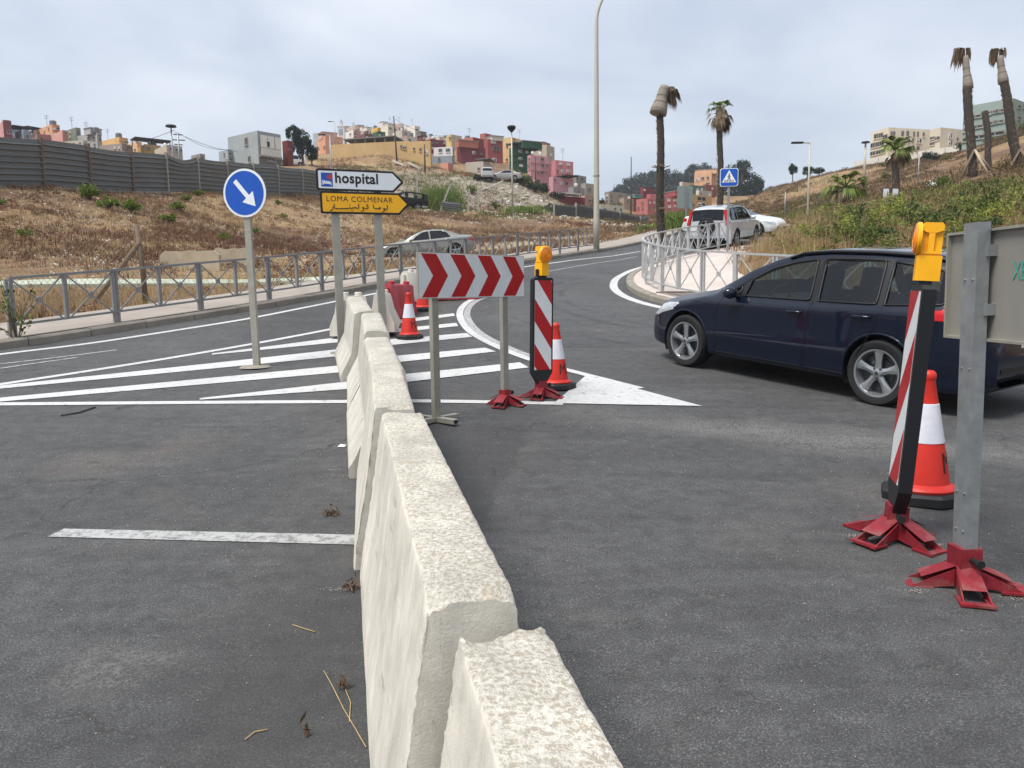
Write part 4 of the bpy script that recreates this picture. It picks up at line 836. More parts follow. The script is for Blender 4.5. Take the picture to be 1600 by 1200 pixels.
ESTATE = dict(L=4.70, wz=.34, wa=.385, wr_=.332, axles=(.86, 3.47), track=.785, tw=.225, cab=(1.3, 4.3), seat=2.35, mir=1.62, drv=1,
  top=[(0,.50),(.03,.60),(.10,.70),(.25,.80),(.5,.87),(.9,.95),(1.2,1.01),(1.35,1.08),(1.7,1.275),(2.05,1.43),(2.35,1.505),(2.7,1.54),(3.2,1.545),(3.7,1.53),(4.1,1.50),(4.3,1.465),(4.4,1.38),(4.52,1.16),(4.6,1.0),(4.66,.86),(4.70,.60)],
  belt=[(0,.46),(.1,.60),(.35,.72),(.7,.82),(1.1,.90),(1.5,.925),(2.2,.945),(3.2,.975),(4.0,1.0),(4.4,1.0),(4.6,.86),(4.7,.55)],
  w=[(0,.55),(.05,.66),(.14,.74),(.3,.81),(.6,.875),(.95,.90),(1.6,.895),(2.6,.895),(3.6,.905),(4.1,.89),(4.4,.85),(4.58,.78),(4.66,.72),(4.7,.62)],
  wr=[(0,.46),(.14,.62),(.3,.68),(.6,.72),(1.1,.76),(1.35,.77),(1.7,.72),(2.1,.66),(2.5,.635),(3.3,.625),(4.0,.60),(4.3,.57),(4.45,.62),(4.6,.66),(4.7,.58)],
  zr=[(0,.47),(.25,.77),(.5,.84),(.9,.915),(1.25,.97),(1.35,1.025),(1.7,1.225),(2.05,1.365),(2.35,1.435),(2.7,1.465),(3.2,1.468),(3.7,1.452),(4.1,1.415),(4.3,1.375),(4.42,1.27),(4.52,1.10),(4.6,.95),(4.7,.57)],
  sill=[(0,.30),(.1,.22),(.4,.20),(1.3,.20),(3.3,.20),(4.2,.22),(4.55,.24),(4.7,.33)],
  side=[[(1.60,.985),(1.50,.972),(1.40,.965),(1.56,1.065),(1.60,1.09)] if False else [(1.46,.962),(1.66,.965),(1.68,1.085)], [(1.74,.968),(2.62,.985),(2.56,1.41),(2.30,1.37),(2.02,1.29),(1.78,1.155)], [(2.72,.988),(3.38,1.005),(3.33,1.425),(3.02,1.43),(2.66,1.42)], [(3.47,1.008),(4.14,1.05),(4.20,1.10),(4.12,1.29),(3.98,1.36),(3.42,1.418)]],
  ws=(1.40, 2.16), rw=(4.36, 4.54), bonnet=(.28, 1.26), bump=.42,
  doors=[[(1.36,.27),(2.58,.27),(2.64,.93),(2.60,1.41),(2.25,1.36),(1.74,1.15),(1.44,.965),(1.36,.8)], [(2.62,.27),(3.10,.27),(3.22,.46),(3.38,.72),(3.45,.98),(3.39,1.42),(2.64,1.41),(2.66,.93)]],
  lamps=[('headlamp', [(.06,.60),(.22,.60),(.62,.72),(.72,.81),(.45,.79),(.16,.71)]), ('tail_lamp', [(4.02,.955),(4.22,.88),(4.42,.84),(4.48,.90),(4.46,.99),(4.30,1.04),(4.1,1.0)])],
  handles=[(2.46,.85), (3.26,.875)], rails=[(2.2, 4.1, .005, .035)], sideline=[[(1.45,.285),(3.2,.285)]], mould=None)
_k = lambda x: x if x < 3.45 else 3.45 + (x - 3.45) * .82
for q in ('top', 'belt', 'w', 'wr', 'zr', 'sill'): ESTATE[q] = [(_k(x), y) for x, y in ESTATE[q]]
for q in ('side', 'doors'): ESTATE[q] = [[(_k(x), y) for x, y in P] for P in ESTATE[q]]
ESTATE['lamps'] = [(n, [(_k(x), y) for x, y in P]) for n, P in ESTATE['lamps']]; ESTATE['L'] = _k(4.70); ESTATE['rw'] = (_k(4.36), _k(4.54)); ESTATE['rails'] = [(2.2, _k(4.1), .005, .035)]
ESTATE['dlo'] = [(1.44, .957), (3.4, 1.0), (_k(4.16), 1.045), (_k(4.24), 1.10), (_k(4.14), 1.31), (_k(3.98), 1.38), (3.3, 1.443), (2.7, 1.435), (2.3, 1.385), (2.0, 1.30), (1.75, 1.165)]
ESTATE['mould'] = M_TRIM; ESTATE['sideline'] = []
M_NAVY = m_carpaint('navy_paint', '050f22', .0); ESTATE['mirmat'] = M_NAVY
r_, ysf, (XX, GG) = car('parked_car', 'dark blue estate car driving round the bend behind the delineators', ESTATE, M_NAVY, nx=190)
r_.name = 'estate_car'
fa, ra = gH(1073, 573), gH(1368, 633); fa[2] = H(fa[0], fa[1]); ra[2] = H(ra[0], ra[1])
fdir = (fa - ra)[:2]; fdir /= np.linalg.norm(fdir); yaw = math.atan2(-fdir[1], -fdir[0])          # local +x points backwards
left = np.array([-fdir[1], fdir[0]])                                                               # the side we see
mid = (fa + ra)[:2] / 2 - left * .86 + fdir * .02
def park_ground(root, mid, yaw, L_mid, f=H, wb=2.68, tr=1.5):
    bx = np.array([math.cos(yaw), math.sin(yaw)]); by = np.array([-bx[1], bx[0]])
    g = lambda a, b: float(f(*(mid + bx * a + by * b)))
    zf, zk = g(-wb / 2, 0), g(wb / 2, 0); zl, zr_ = g(0, tr / 2), g(0, -tr / 2)
    ex = Vector((bx[0] * wb, bx[1] * wb, zk - zf)).normalized(); ey = Vector((by[0] * tr, by[1] * tr, zl - zr_)).normalized(); ez = ex.cross(ey).normalized(); ey = ez.cross(ex)
    M = Matrix((ex, ey, ez)).transposed().to_4x4(); o = Vector((mid[0], mid[1], (zf + zk + zl + zr_) / 4)) - ex * L_mid; M.translation = o; root.matrix_world = M
park_ground(r_, mid, yaw, (ESTATE['axles'][0] + ESTATE['axles'][1]) / 2)
# small things on the estate: badge strip, tow ball, rear bumper lip, aerial, plates
MB().box((4.47, 0, .47), (.02, 1.2, .05)).build('bumper_strip', M_TRIM, r_); MB().tube([(4.40, 0, .33), (4.56, 0, .33), (4.59, 0, .38)], [.02, .02, .025], 8).build('tow_ball', M_TRIM, r_)
MB().box((4.475, 0, .72), (.012, .52, .11)).build('number_plate', M_PLATE, r_); MB().tube([(3.8, 0, 1.50), (3.92, 0, 1.60)], [.012, .004], 6).build('aerial', M_TRIM, r_)
for sd in (1, -1): MB().tube([(4.12, sd * .585, 1.38), (4.235, sd * .605, 1.27), (4.32, sd * .64, 1.12)], .014, 6).build('rear_window_trim', M_RIM, r_)

SUV = dict(L=4.55, wz=.36, wa=.41, wr_=.345, axles=(.90, 3.52), track=.77, tw=.22, cab=(1.3, 4.3), seat=2.3, mir=1.62, drv=1,
  top=[(0,.60),(.04,.78),(.15,.92),(.4,1.02),(.9,1.09),(1.2,1.13),(1.35,1.19),(1.7,1.42),(2.0,1.60),(2.3,1.665),(3,1.70),(3.8,1.68),(4.2,1.65),(4.35,1.60),(4.42,1.40),(4.48,1.08),(4.53,.9),(4.55,.6)],
  belt=[(0,.56),(.15,.82),(.5,.93),(1.1,1.02),(2,1.05),(3,1.07),(4,1.09),(4.4,1.08),(4.55,.55)],
  w=[(0,.62),(.06,.74),(.2,.82),(.5,.88),(.9,.90),(3.6,.90),(4.2,.88),(4.42,.84),(4.5,.80),(4.55,.74)], wr=[(0,.55),(.3,.72),(1.2,.78),(1.5,.77),(2,.68),(3,.66),(4.2,.64),(4.38,.68),(4.55,.68)],
  zr=[(0,.57),(.3,.96),(.9,1.05),(1.25,1.1),(1.7,1.38),(2,1.54),(2.3,1.60),(3,1.63),(3.8,1.61),(4.25,1.57),(4.36,1.48),(4.45,1.2),(4.55,.57)], sill=[(0,.38),(.3,.30),(4.2,.32),(4.55,.44)],
  side=[[(1.66,1.08),(2.42,1.09),(2.40,1.56),(2.14,1.53),(1.92,1.40)], [(2.50,1.09),(3.28,1.10),(3.22,1.585),(2.48,1.575)], [(3.38,1.11),(4.12,1.13),(4.08,1.55),(3.34,1.585)]], ws=(1.42, 2.1), rw=(4.36, 4.46), bonnet=(.2, 1.25), bump=.52,
  doors=[[(1.4,.40),(2.44,.40),(2.46,1.60),(2.1,1.58),(1.5,1.1)], [(2.46,.40),(3.0,.40),(3.3,.85),(3.32,1.60),(2.48,1.60)]], lamps=[('headlamp', [(.06,.72),(.4,.78),(.5,.9),(.2,.9)])], handles=[(2.30,.96), (3.14,.98)], rails=[(2.2, 4.1, .0, .05)])
SEDAN = dict(L=5.0, wz=.34, wa=.40, wr_=.35, axles=(.92, 3.90), track=.80, tw=.24, cab=(1.4, 4.2), seat=2.45, mir=1.75, drv=1, spokes=5,
  top=[(0,.52),(.05,.66),(.2,.76),(.6,.86),(1.2,.95),(1.45,1.0),(1.9,1.22),(2.25,1.38),(2.6,1.435),(3.1,1.44),(3.5,1.40),(3.9,1.25),(4.25,1.10),(4.6,1.075),(4.85,1.05),(4.93,.95),(5,.6)],
  belt=[(0,.48),(.2,.68),(.6,.79),(1.2,.88),(2,.93),(3,.96),(4.2,1.0),(4.8,.98),(5,.56)], w=[(0,.58),(.06,.70),(.2,.80),(.5,.88),(.9,.92),(3.9,.92),(4.5,.88),(4.85,.80),(5,.66)], wr=[(0,.5),(.3,.72),(1.4,.78),(1.9,.72),(2.4,.63),(3.2,.62),(3.7,.64),(4.3,.72),(4.8,.7),(5,.6)],
  zr=[(0,.49),(.3,.75),(1.2,.91),(1.45,.96),(1.9,1.18),(2.25,1.32),(2.6,1.375),(3.1,1.375),(3.5,1.33),(3.9,1.18),(4.25,1.04),(4.8,1.01),(5,.58)], sill=[(0,.30),(.3,.2),(4.5,.22),(5,.36)],
  side=[[(1.85,.97),(2.68,.985),(2.66,1.345),(2.40,1.31),(2.10,1.16)], [(2.76,.99),(3.72,1.03),(3.55,1.24),(3.3,1.33),(2.75,1.35)]], ws=(1.48, 2.3), rw=(3.5, 4.1), bonnet=(.2, 1.4), bump=.42,
  doors=[[(1.45,.28),(2.70,.28),(2.72,1.38),(2.3,1.34),(1.7,1.0)], [(2.72,.28),(3.4,.28),(3.7,.8),(3.75,1.05),(3.4,1.36),(2.74,1.38)]], lamps=[('headlamp', [(.05,.55),(.4,.62),(.6,.74),(.2,.70)]), ('tail_lamp', [(4.62,.82),(4.96,.74),(4.93,.94),(4.66,.97)])], handles=[(2.55,.88), (3.55,.92)])
M_SILVER = m_carpaint('silver_paint', 'b4b7b8', .3); M_SILVER2 = m_carpaint('champagne_silver_paint', '92938d', .5); M_WCAR = m_carpaint('white_paint', 'd5d7d6', .0); M_GLASSD = m_glass('dark_car_glass', (.10, .12, .13))
SUV['bumpmat'] = M_SILVER; SUV['archmat'] = M_DARK
r_, _, _ = car('suv', 'silver four-wheel-drive with a spare wheel on its tail behind the corner railing', SUV, M_SILVER, nx=80, full=False, cat='car', glass=M_GLASSD)
w_ = wheel(r_, 4.62, 0, .33, .2, 1, 5, False); w_.rotation_euler = (0, 0, R(-90)); w_.location = (4.62, 0, .92); w_.name = 'spare_wheel'
for sd in (1, -1): MB().bar((4.40, sd * .675, 1.52), (4.50, sd * .80, .95), .09, .10).build('rear_lamp', M_TAIL, r_)
MB().box((4.565, -.42, .80), (.012, .46, .11)).build('number_plate', M_PLATE, r_); MB().box((4.58, 0, .48), (.10, 1.66, .22)).build('rear_bumper', M_SILVER, r_); MB().box((4.62, 0, .40), (.06, 1.5, .10)).build('bumper_lip', M_DARK, r_)
sa, sb = gH(1171, 379), gH(1128, 386)
p = at(1137, 383, 32.5); park_ground(r_, np.array([9.15, 33.0]), R(-124), 2.2)
r_, _, _ = car('sedan', 'silver saloon parked on the dirt behind the left railing', SEDAN, M_SILVER2, nx=80, full=False, glass=M_GLASSD)
p = at(652, 408, 37.5); park_ground(r_, p[:2] + np.array([.2, 1.0]), R(12), 2.4, lambda x, y: TM(float(x), float(y)) if np.ndim(x) == 0 else T(x, y))
r_, _, _ = car('white_car', 'white car parked nose-out beyond the silver four-wheel-drive', SEDAN, M_WCAR, nx=60, full=False); park_ground(r_, np.array([11.3, 39.2]), R(140), 2.4)
# ------------------------------------------------------------------ railings
def railing(P, hgt, label, m, ppw=.055, double=True, lift=0.0, name='guard_railing', base=.14):
    """P: posts' ground points; every second one a double post that reaches the kerb"""
    root = empty(name, P[0], 0, label, 'railing'); o = np.array(P[0]); P = [np.array(p) - o for p in P]; n = len(P); zb = .17
    for i, p in enumerate(P):
        d = (P[min(i + 1, n - 1)] - P[max(i - 1, 0)]); d[2] = 0; d /= np.linalg.norm(d)
        if i % 2 == 0 and double:
            for k in (-1, 1): MB().bar(p + d * k * .036 + [0, 0, -.1], p + d * k * .036 + [0, 0, hgt - .02], .043, .043, d).build('post', m, root)
        else: MB().bar(p + [0, 0, zb if double else -.1], p + [0, 0, hgt - .02], ppw, ppw, d).build('post', m, root)
        if i == n - 1: break
        q = P[i + 1]; t = [0, 0, hgt]; b = [0, 0, zb]
        MB().bar(p + t, q + t, .06, .04).build('top_rail', m, root); MB().bar(p + b, q + b, .045, .035).build('bottom_rail', m, root)
        e = (q - p) / np.linalg.norm(q - p); a0, a1 = p + b + e * .05, q + [0, 0, hgt - .03] - e * .05; b0, b1 = p + [0, 0, hgt - .03] + e * .05, q + b - e * .05; nn = np.cross(e, [0, 0, 1]) * .008
        MB().bar(a0 + nn, a1 + nn, .014, .022).build('cross_brace', m, root); MB().bar(b0 - nn, b1 - nn, .014, .022).build('cross_brace', m, root)
        c = (a0 + a1) / 2; r_ = .045; pts = [c + e * r_ * math.cos(k) + np.array([0, 0, 1]) * r_ * math.sin(k) for k in np.linspace(0, 2 * math.pi, 13)]; MB().tube(pts, .011, 5, False).build('brace_ring', m, root)
    return root
KL2 = KL + normals2(KL) * .24
s = np.r_[0, np.cumsum(np.linalg.norm(np.diff(KL2, axis=0), axis=1))]
s0 = s[np.argmin(np.hypot(KL2[:, 0] + 7.35, KL2[:, 1] - 11.3))]; s1 = s[np.argmin(np.hypot(KL2[:, 0] - 4.0, KL2[:, 1] - 33.3))]
tt = np.arange(s0, s1, .86); P = [(x, y, float(H(x, y)) + .13) for x, y in zip(np.interp(tt, s, KL2[:, 0]), np.interp(tt, s, KL2[:, 1]))]
railing(P, .86, 'grey steel railing with crossed braces along the left pavement', M_STEEL)
KC2 = KC - normals2(KC) * .42; s = np.r_[0, np.cumsum(np.linalg.norm(np.diff(KC2, axis=0), axis=1))]
s0 = s[np.argmin(np.hypot(KC2[:, 0] - 9.5, KC2[:, 1] - 11.8))]; s1 = s[np.argmin(np.hypot(KC2[:, 0] - 8.4, KC2[:, 1] - 29.3))]
tt = np.arange(s1, s0, -.8)[::-1]; P = [(x, y, float(H(x, y)) + .14) for x, y in zip(np.interp(tt, s, KC2[:, 0]), np.interp(tt, s, KC2[:, 1]))]
railing(P, 1.0, 'pale grey steel railing curving round the corner pavement', M_STEEL_PALE, .075, True)

# ------------------------------------------------------------------ corrugated fence on the bank, and its far stretch
M_CORR = mat('grey_corrugated_sheet', '6a6d6c', .6, .0, .10, .8, .05, 30, .5, .35, '6e6250'); M_CPOST = mat('concrete_post', '9b968a', .9, 0, .12, 3, .3, 40)
def corrugated(p, q, hgt, sag=0.0, n=8, m=M_CORR):
    """one sheet between two posts, ribs running along it"""
    p = np.array(p); q = np.array(q); e = q - p; nn = np.cross([e[0], e[1], 0], [0, 0, 1]); nn /= np.linalg.norm(nn); prof = []
    for k in range(n):
        z = k / n; prof += [(z, .0), (z + .04 / n, .075), (z + .10 / n, .075), (z + .30 / n, .0)]
    prof.append((1, 0)); V = []; cols = 7
    for i in range(cols):
        t = i / (cols - 1); c = p + e * t
        for z, o in prof: V.append(c + nn * o * 1.4 + [0, 0, z * hgt - sag * math.sin(math.pi * t) * z * z])
    k = len(prof); mb = MB(); mb.add(V, [(i * k + j, i * k + j + 1, (i + 1) * k + j + 1, (i + 1) * k + j) for i in range(cols - 1) for j in range(k - 1)]); return mb
def sheet_fence(px_d, hgt, label, name='corrugated_fence', skip=(), posts=True):
    W = [colat(px, d) for px, d in px_d]; W = [on(p) for p in W]; root = empty(name, W[0], 0, label, 'fence'); o = W[0]
    for i in range(len(W) - 1):
        if i in skip: continue
        a, b = W[i] - o, W[i + 1] - o; e = (b - a) / np.linalg.norm(b - a); z = random.uniform(-.08, .10)
        corrugated(a + e * .10 + [0, 0, .05 + z], b - e * .06 + [0, 0, .05 + z + random.uniform(-.06, .06)], hgt * random.uniform(.97, 1.03), random.choice([0, 0, .05, .22])).build('sheet', M_CORR, root)
        if posts: MB().box(a + [0, 0, hgt / 2 - .05], (.16, .16, hgt + .5)).build('fence_post', M_CPOST, root)
    return root
FN = [(-150, 33), (-70, 35.5), (0, 38)]
def fx(y): return -25.3 + (y - 38) * .194
ys_ = [31, 34.5, 38, 41.6, 45, 48.6, 52, 55.5, 59.2, 63, 67, 71.5, 76, 80.5]
W = [np.array([fx(y), y, TM(fx(y), y)]) for y in ys_]
root = empty('corrugated_fence', W[0], 0, 'tall grey corrugated sheet fence along the top of the left bank', 'fence'); o = W[0]; zf = np.array([p[2] for p in W]); zf = np.convolve(np.r_[zf[0], zf, zf[-1]], [.25, .5, .25], 'valid')
for i in range(len(W) - 1):
    a, b = W[i] - o, W[i + 1] - o; a[2], b[2] = zf[i] - o[2], zf[i + 1] - o[2]; e = (b - a) / np.linalg.norm(b - a); z = random.uniform(.0, .12)
    corrugated(a + e * .10 + [0, 0, z], b - e * .08 + [0, 0, z + random.uniform(-.05, .05)], 2.42, [0, 0, .04, .0, .05, 0, .3, .05, 0, 0, .05, 0, 0][i]).build('sheet', M_CORR, root)
    MB().box(a + [0, 0, 1.1], (.17, .17, 3.0)).build('fence_post', M_CPOST if i > 5 else M_WOOD, root)
    if i < 6: MB().bar(a + [0, 0, -.35], b + [0, 0, -.35], .25, .8).build('plinth', mat('old_plinth', '9d9181', .9, 0, .2, 2, .4, 30, .3, .5, '7b6a52'), root)
ff = [(866, 78), (900, 80), (935, 83), (968, 87), (1000, 92), (1012, 97)]; W = [on(colat(px, d)) for px, d in ff]
root = empty('corrugated_fence', W[0], 0, 'far stretch of corrugated fence behind the tall lamp post', 'fence'); o = W[0]
for i in range(len(W) - 1):
    corrugated(W[i] - o, W[i + 1] - o - (W[i + 1] - W[i]) * .02, 1.5 if i else 1.25).build('sheet', M_CORR, root); MB().box(W[i] - o + [0, 0, .5], (.16, .16, 2.2)).build('fence_post', M_CPOST, root)
# loose posts of the fallen fence and a sheet lying between them
for px, py, d, h, lx, lab in ((655, 335, 81, 3.6, 0, 'straight concrete post with a bent top left of the reeds'), (687, 332, 80, 2.9, .55, 'leaning concrete post beside the fallen sheet'), (732, 331, 79, 2.3, .12, 'slightly leaning concrete post right of the reeds'), (749, 331, 78, 2.1, 0, 'upright concrete post, rightmost of the loose ones')):
    p = on(colat(px, d)); root = empty('concrete_post', p, 0, lab, 'post', 'loose posts of the fallen fence'); mb = MB(); t = np.array([lx * h * .8, 0, h]); mb.bar((0, 0, -.3), t, .17, .17, (0, 1, 0)); 
    if '655' in str(px): mb.bar(t, t + [.35, 0, .45], .15, .15, (0, 1, 0))
    mb.build('shaft', M_CPOST, root)
p = on(colat(692, 79.5)); root = empty('fallen_sheet', p, 0, 'corrugated sheet leaning beside the reeds', 'sheet'); corrugated((0, 0, .2), (1.9, .3, .0), 1.0, 0, 5).build('sheet', M_CORR, root)

# ------------------------------------------------------------------ wooden post with brace and wire netting
p = gnd(228, 474); p = on(p); root = empty('wooden_post', p, 0, 'weathered wooden post with a slanting brace on the left verge', 'post')
MB().tube([(0, 0, -.2), (-.02, 0, .8), (-.08, 0, 1.62)], [.06, .055, .05], 8).build('post', M_WOOD, root, True); MB().tube([(-.03, -.02, 1.25), (-.95, -.12, .12), (-1.05, -.12, -.05)], [.045, .05, .05], 8).build('brace', M_WOOD, root, True)
root2 = tag(empty('wire_netting', p, 0), 'rusty chain-link netting hanging from the wooden post to the left', 'netting'); mb = MB(); Ln = 4.6; Hn = 1.25
dr = np.array([-.80, -.60]); 
for k in range(-14, 47):
    for sg in (1, -1):
        u0 = k * .1; pts = []
        for t in np.linspace(0, 1, 6):
            u = u0 + sg * t * Hn * .8 + (0 if sg > 0 else Hn * .8); pts.append((u, t))
        pts = [(u, t) for u, t in pts if 0 <= u <= Ln]
        if len(pts) > 1:
            q = []
            for u, t in pts:
                x, y = dr * u; q.append((x, y, TM(p[0] + x, p[1] + y) - p[2] + t * Hn + .03 * math.sin(u * 3)))
            mb.tube(q, .0035, 3, False)
o_ = mb.build('wire', mat('rusty_wire', '8c7a5c', .8, .2, .3, 20), root2, fix=False); o_['kind'] = 'stuff'

# ------------------------------------------------------------------ lamp posts and poles
M_LAMPP = mat('cream_lamp_post', 'b5b1a2', .5, .2, .05, 3, 0, 0, .5, .2, '8a8576'); M_POLE = mat('dark_wood_pole', '4a4038', .9, 0, .2, 6)
p = on(gnd(932, 394, H)); p[2] = float(H(p[0], p[1])) + .12
root = empty('street_lamp', p, 0, 'tall slender cream street lamp with a curved arm at the end of the left railing', 'street lamp', 'street lamps'); hp = 9.0
pts = [(0, 0, -.1), (0, 0, 1.2), (0, 0, 4), (0, 0, hp)] + [(2.3 - 2.3 * math.cos(a), -.2 * (1 - math.cos(a)), hp + 2.2 * math.sin(a)) for a in np.linspace(.12, 1.35, 12)]
MB().tube(pts, [.125, .125, .105, .075] + [.06] * 12, 14).build('pole', M_LAMPP, root, True); MB().box((0, 0, 1.0), (.27, .02, .5)).build('inspection_door', M_LAMPP, root)
e_ = pts[-1]; MB().lathe([(0, 0), (.10, .05), (.15, .35), (.13, .6), (0, .66)], 14, (e_[0] - .05, e_[1], e_[2]), 'x').build('lantern', M_ALU, root, True); MB().lathe([(.13, -.02), (.135, .03)], 14, (0, 0, 3.0)).build('collar', M_ALU, root)
def lamp(px, pyb, d, pyt, kind, label, r_=.07, m=M_LAMPP, grp='street lamps', lean=0):
    b = on(at(px, pyb, d)); t = at(px, pyt, d); h = t[2] - b[2]; root = empty('street_lamp' if kind != 'pole' else 'utility_pole', b, 0, label, 'street lamp' if kind != 'pole' else 'utility pole', grp)
    MB().tube([(0, 0, -.3), (lean * .5, 0, h / 2), (lean, 0, h)], [r_ * 1.2, r_, r_ * .7], 8).build('pole', m, root, True)
    if kind == 'bowl': MB().lathe([(.08, -.3), (.32, -.05), (.42, .12), (.40, .22), (0, .25)], 16, (lean, 0, h)).build('lantern', M_DARK, root, 40); MB().lathe([(0, 0), (.36, .06), (.30, .1)], 16, (lean, 0, h + .22)).build('lid', M_ALU, root, 40)
    if kind == 'arm':
        for s in (-1,): MB().bar((lean, 0, h), (lean + s * .9, 0, h + .05), .10, .07).build('arm', m, root); MB().box((lean + s * .85, 0, h + .03), (.75, .28, .10)).build('lantern', M_DARK, root)
    if kind == 'disc': MB().lathe([(0, 0), (.45, .02), (.4, .16), (0, .2)], 16, (lean + .0, 0, h)).build('lantern', M_DARK, root, 40)
    return b, h
lamp(801, 337, 74, 205, 'bowl', 'thin street lamp with a dark bowl lantern in front of the green house', .08)
lamp(1262, 335, 52, 226, 'arm', 'slender street lamp with a flat arm on the right hillside', .075)
lamp(273, 290, 66, 201, 'disc', 'street lamp with a flat round lantern rising behind the corrugated fence', .08, M_GALV)
lamp(519, 302, 82, 213, 'arm', 'street lamp with a flat dark lantern behind the direction sign', .08, M_GALV)
lamp(527, 300, 150, 193, 'arm', 'distant street lamp beside the white minaret', .10, M_GALV)
lamp(1350, 285, 85, 225, 'disc', 'short mast with dark loudspeakers beside the cream flats', .14, M_LAMPP); lamp(1433, 312, 48, 243, 'none', 'bare thin pole right of the small palm on the right slope', .04, M_GALV); lamp(1226, 338, 60, 300, 'none', 'short bare pole left of the slender lamp', .05, M_GALV); lamp(1278, 333, 55, 305, 'none', 'short thin post right of the slender lamp', .05, M_POLE)
U = {}
for k, (px, pyb, d, pyt, lean, lab) in enumerate([(620, 243, 118, 183, -.3, 'tall dark telegraph pole in front of the yellow wall'), (664, 262, 112, 226, 0, 'short dark pole at the corner of the yellow house'), (986, 300, 140, 246, 0, 'thin pole by the far pink houses'), (837, 285, 118, 246, 0, 'dark pole in front of the pink house')]):
    U[k] = lamp(px, pyb, d, pyt, 'pole', lab, .11, M_POLE, 'utility poles', lean)
b = on(colat(290, 105)); t = at(289, 212, 105); root = empty('utility_pole', b, 0, 'power pole with three crossarms behind the corrugated fence', 'utility pole', 'utility poles'); h = t[2] - b[2]
MB().tube([(0, 0, -1), (0, 0, h)], [.15, .1], 8).build('pole', M_GALV, root, True)
for k, wd in ((.2, .6), (.9, .9), (1.5, .55)): MB().bar((-wd, 0, h - k), (wd, 0, h - k - .1), .12, .12).build('crossarm', M_DARK, root)
def wire(a, b, sag, label):
    a = np.array(a); b = np.array(b); mb = MB(); mb.tube([a + (b - a) * t - [0, 0, sag * 4 * t * (1 - t)] for t in np.linspace(0, 1, 14)], .022, 4, False); tag(mb.build('overhead_wire', M_DARK, None, True, False), label, 'wire', 'overhead wires')
wire(at(180, 220, 100), at(272, 203, 66), .5, 'overhead wire sagging from the yellow house to the round street lamp'); wire(at(273, 206, 66), at(372, 236, 100), .4, 'overhead wire from the round street lamp to the grey house')
wire(at(619, 186, 118), at(520, 215, 150), 1.2, 'overhead wire running left from the tall telegraph pole'); wire(at(619, 187, 118), at(700, 212, 150), .8, 'overhead wire running right from the tall telegraph pole'); wire(at(290, 215, 105), at(365, 233, 96), .6, 'overhead wire from the crossarm pole to the grey house')

# ------------------------------------------------------------------ small signs by the corner
p = at(1137, 387, 27.5); p[2] = float(H(p[0], p[1])) + .2; root = empty('pedestrian_sign', p, R(-8), 'square blue pedestrian crossing sign on a grey post', 'road sign'); d = depth(p); k = d / FOC
hz_ = (387 - 275.5) * k; MB().bar((0, .05, -.3), (0, .05, hz_ + .2), .08, .05, (0, 1, 0)).build('post', M_STEEL, root); S = 27.5 * k
def sq(a): return [(-a + .05, -a), (a - .05, -a), (a, -a + .05), (a, a - .05), (a - .05, a), (-a + .05, a), (-a, a - .05), (-a, -a + .05)]
def sg(poly, y, m, nm, par=root): return MB().prism(poly, (0, y, hz_), (1, 0, 0), (0, 0, 1), (0, .004, 0)).build(nm, m, par)
a = S / 2; sg(sq(a), 0, M_SIGNW, 'panel'); sg(sq(a * .93), -.008, M_BLUE, 'blue_face'); sg([(-a * .78, -a * .55), (a * .78, -a * .55), (0, a * .80)], -.014, M_SIGNW, 'white_triangle')
mb = MB()
for q in ([(-.05, .28), (.05, .28), (.06, .40), (0, .46), (-.06, .40)], [(-.09, .24), (.07, .24), (.05, -.08), (-.08, -.08)], [(-.08, -.06), (.0, -.06), (-.12, -.34), (-.20, -.34)], [(-.02, -.06), (.05, -.06), (.20, -.30), (.13, -.34)], [(.06, .22), (.09, .18), (.20, .02), (.15, .0)], [(-.08, .22), (-.10, .17), (-.22, .0), (-.17, -.02)]): mb.prism([(x * a, z * a) for x, z in q], (0, -.018, hz_), (1, 0, 0), (0, 0, 1), (0, .003, 0))
mb.build('walking_figure', M_INK, root)
for x in (-.52, -.36, -.20, .02, .18, .34, .50): MB().prism([((x - .05) * a, -.50 * a), ((x + .03) * a, -.50 * a), ((x + .03) * .9 * a, -.28 * a), ((x - .04) * .9 * a, -.28 * a)], (0, -.0175, hz_), (1, 0, 0), (0, 0, 1), (0, .003, 0)).build('crossing_bar', M_INK, root)
p = on(at(1072, 360, 42)); root = empty('sign_back', p, R(20), 'grey back of a square sign on a thin post near the reeds', 'road sign'); h = at(1072, 291, 42)[2] - p[2]; MB().bar((0, 0, -.3), (0, 0, h), .09, .06, (0, 1, 0)).build('post', M_STEEL, root); MB().box((-.06, .06, h - .62), (.95, .02, 1.2)).build('panel', mat('sign_back_grey', '8f9a94', .5, .2), root)
p = on(at(1391, 306, 40)); root = empty('notice_board', p, R(10), 'small notice board with two white sheets under the small palm', 'notice board'); MB().box((0, 0, .55), (.95, .05, .55)).build('board', mat('board_brown', '4b4038', .8), root)
for x in (-.27, .27): MB().box((x, -.03, .55), (.32, .01, .45)).build('paper', M_SIGNW, root)
for x in (-.42, .42): MB().bar((x, 0, -.2), (x, 0, .85), .05, .05, (0, 1, 0)).build('leg', M_WOOD, root)
p = gH(1060, 448); p[2] = float(H(p[0], p[1])) + .17; root = empty('drain_grate', p, R(15), 'rusty drain grate on the corner pavement inside the railing', 'grate')
p = np.array([3.75, 16.9, 0]); root.location = (p[0], p[1], float(H(p[0], p[1])) + .165); M_RUST = mat('rusty_iron', '6a5546', .8, .3, .3, 12)
for k in range(12): MB().box((-.4 + k * .073, 0, .012), (.03, .7, .02)).build('grate_bar', M_RUST, root)
for k in (-1, 1): MB().box((0, k * .36, .014), (.9, .04, .024)).build('grate_frame', M_RUST, root)
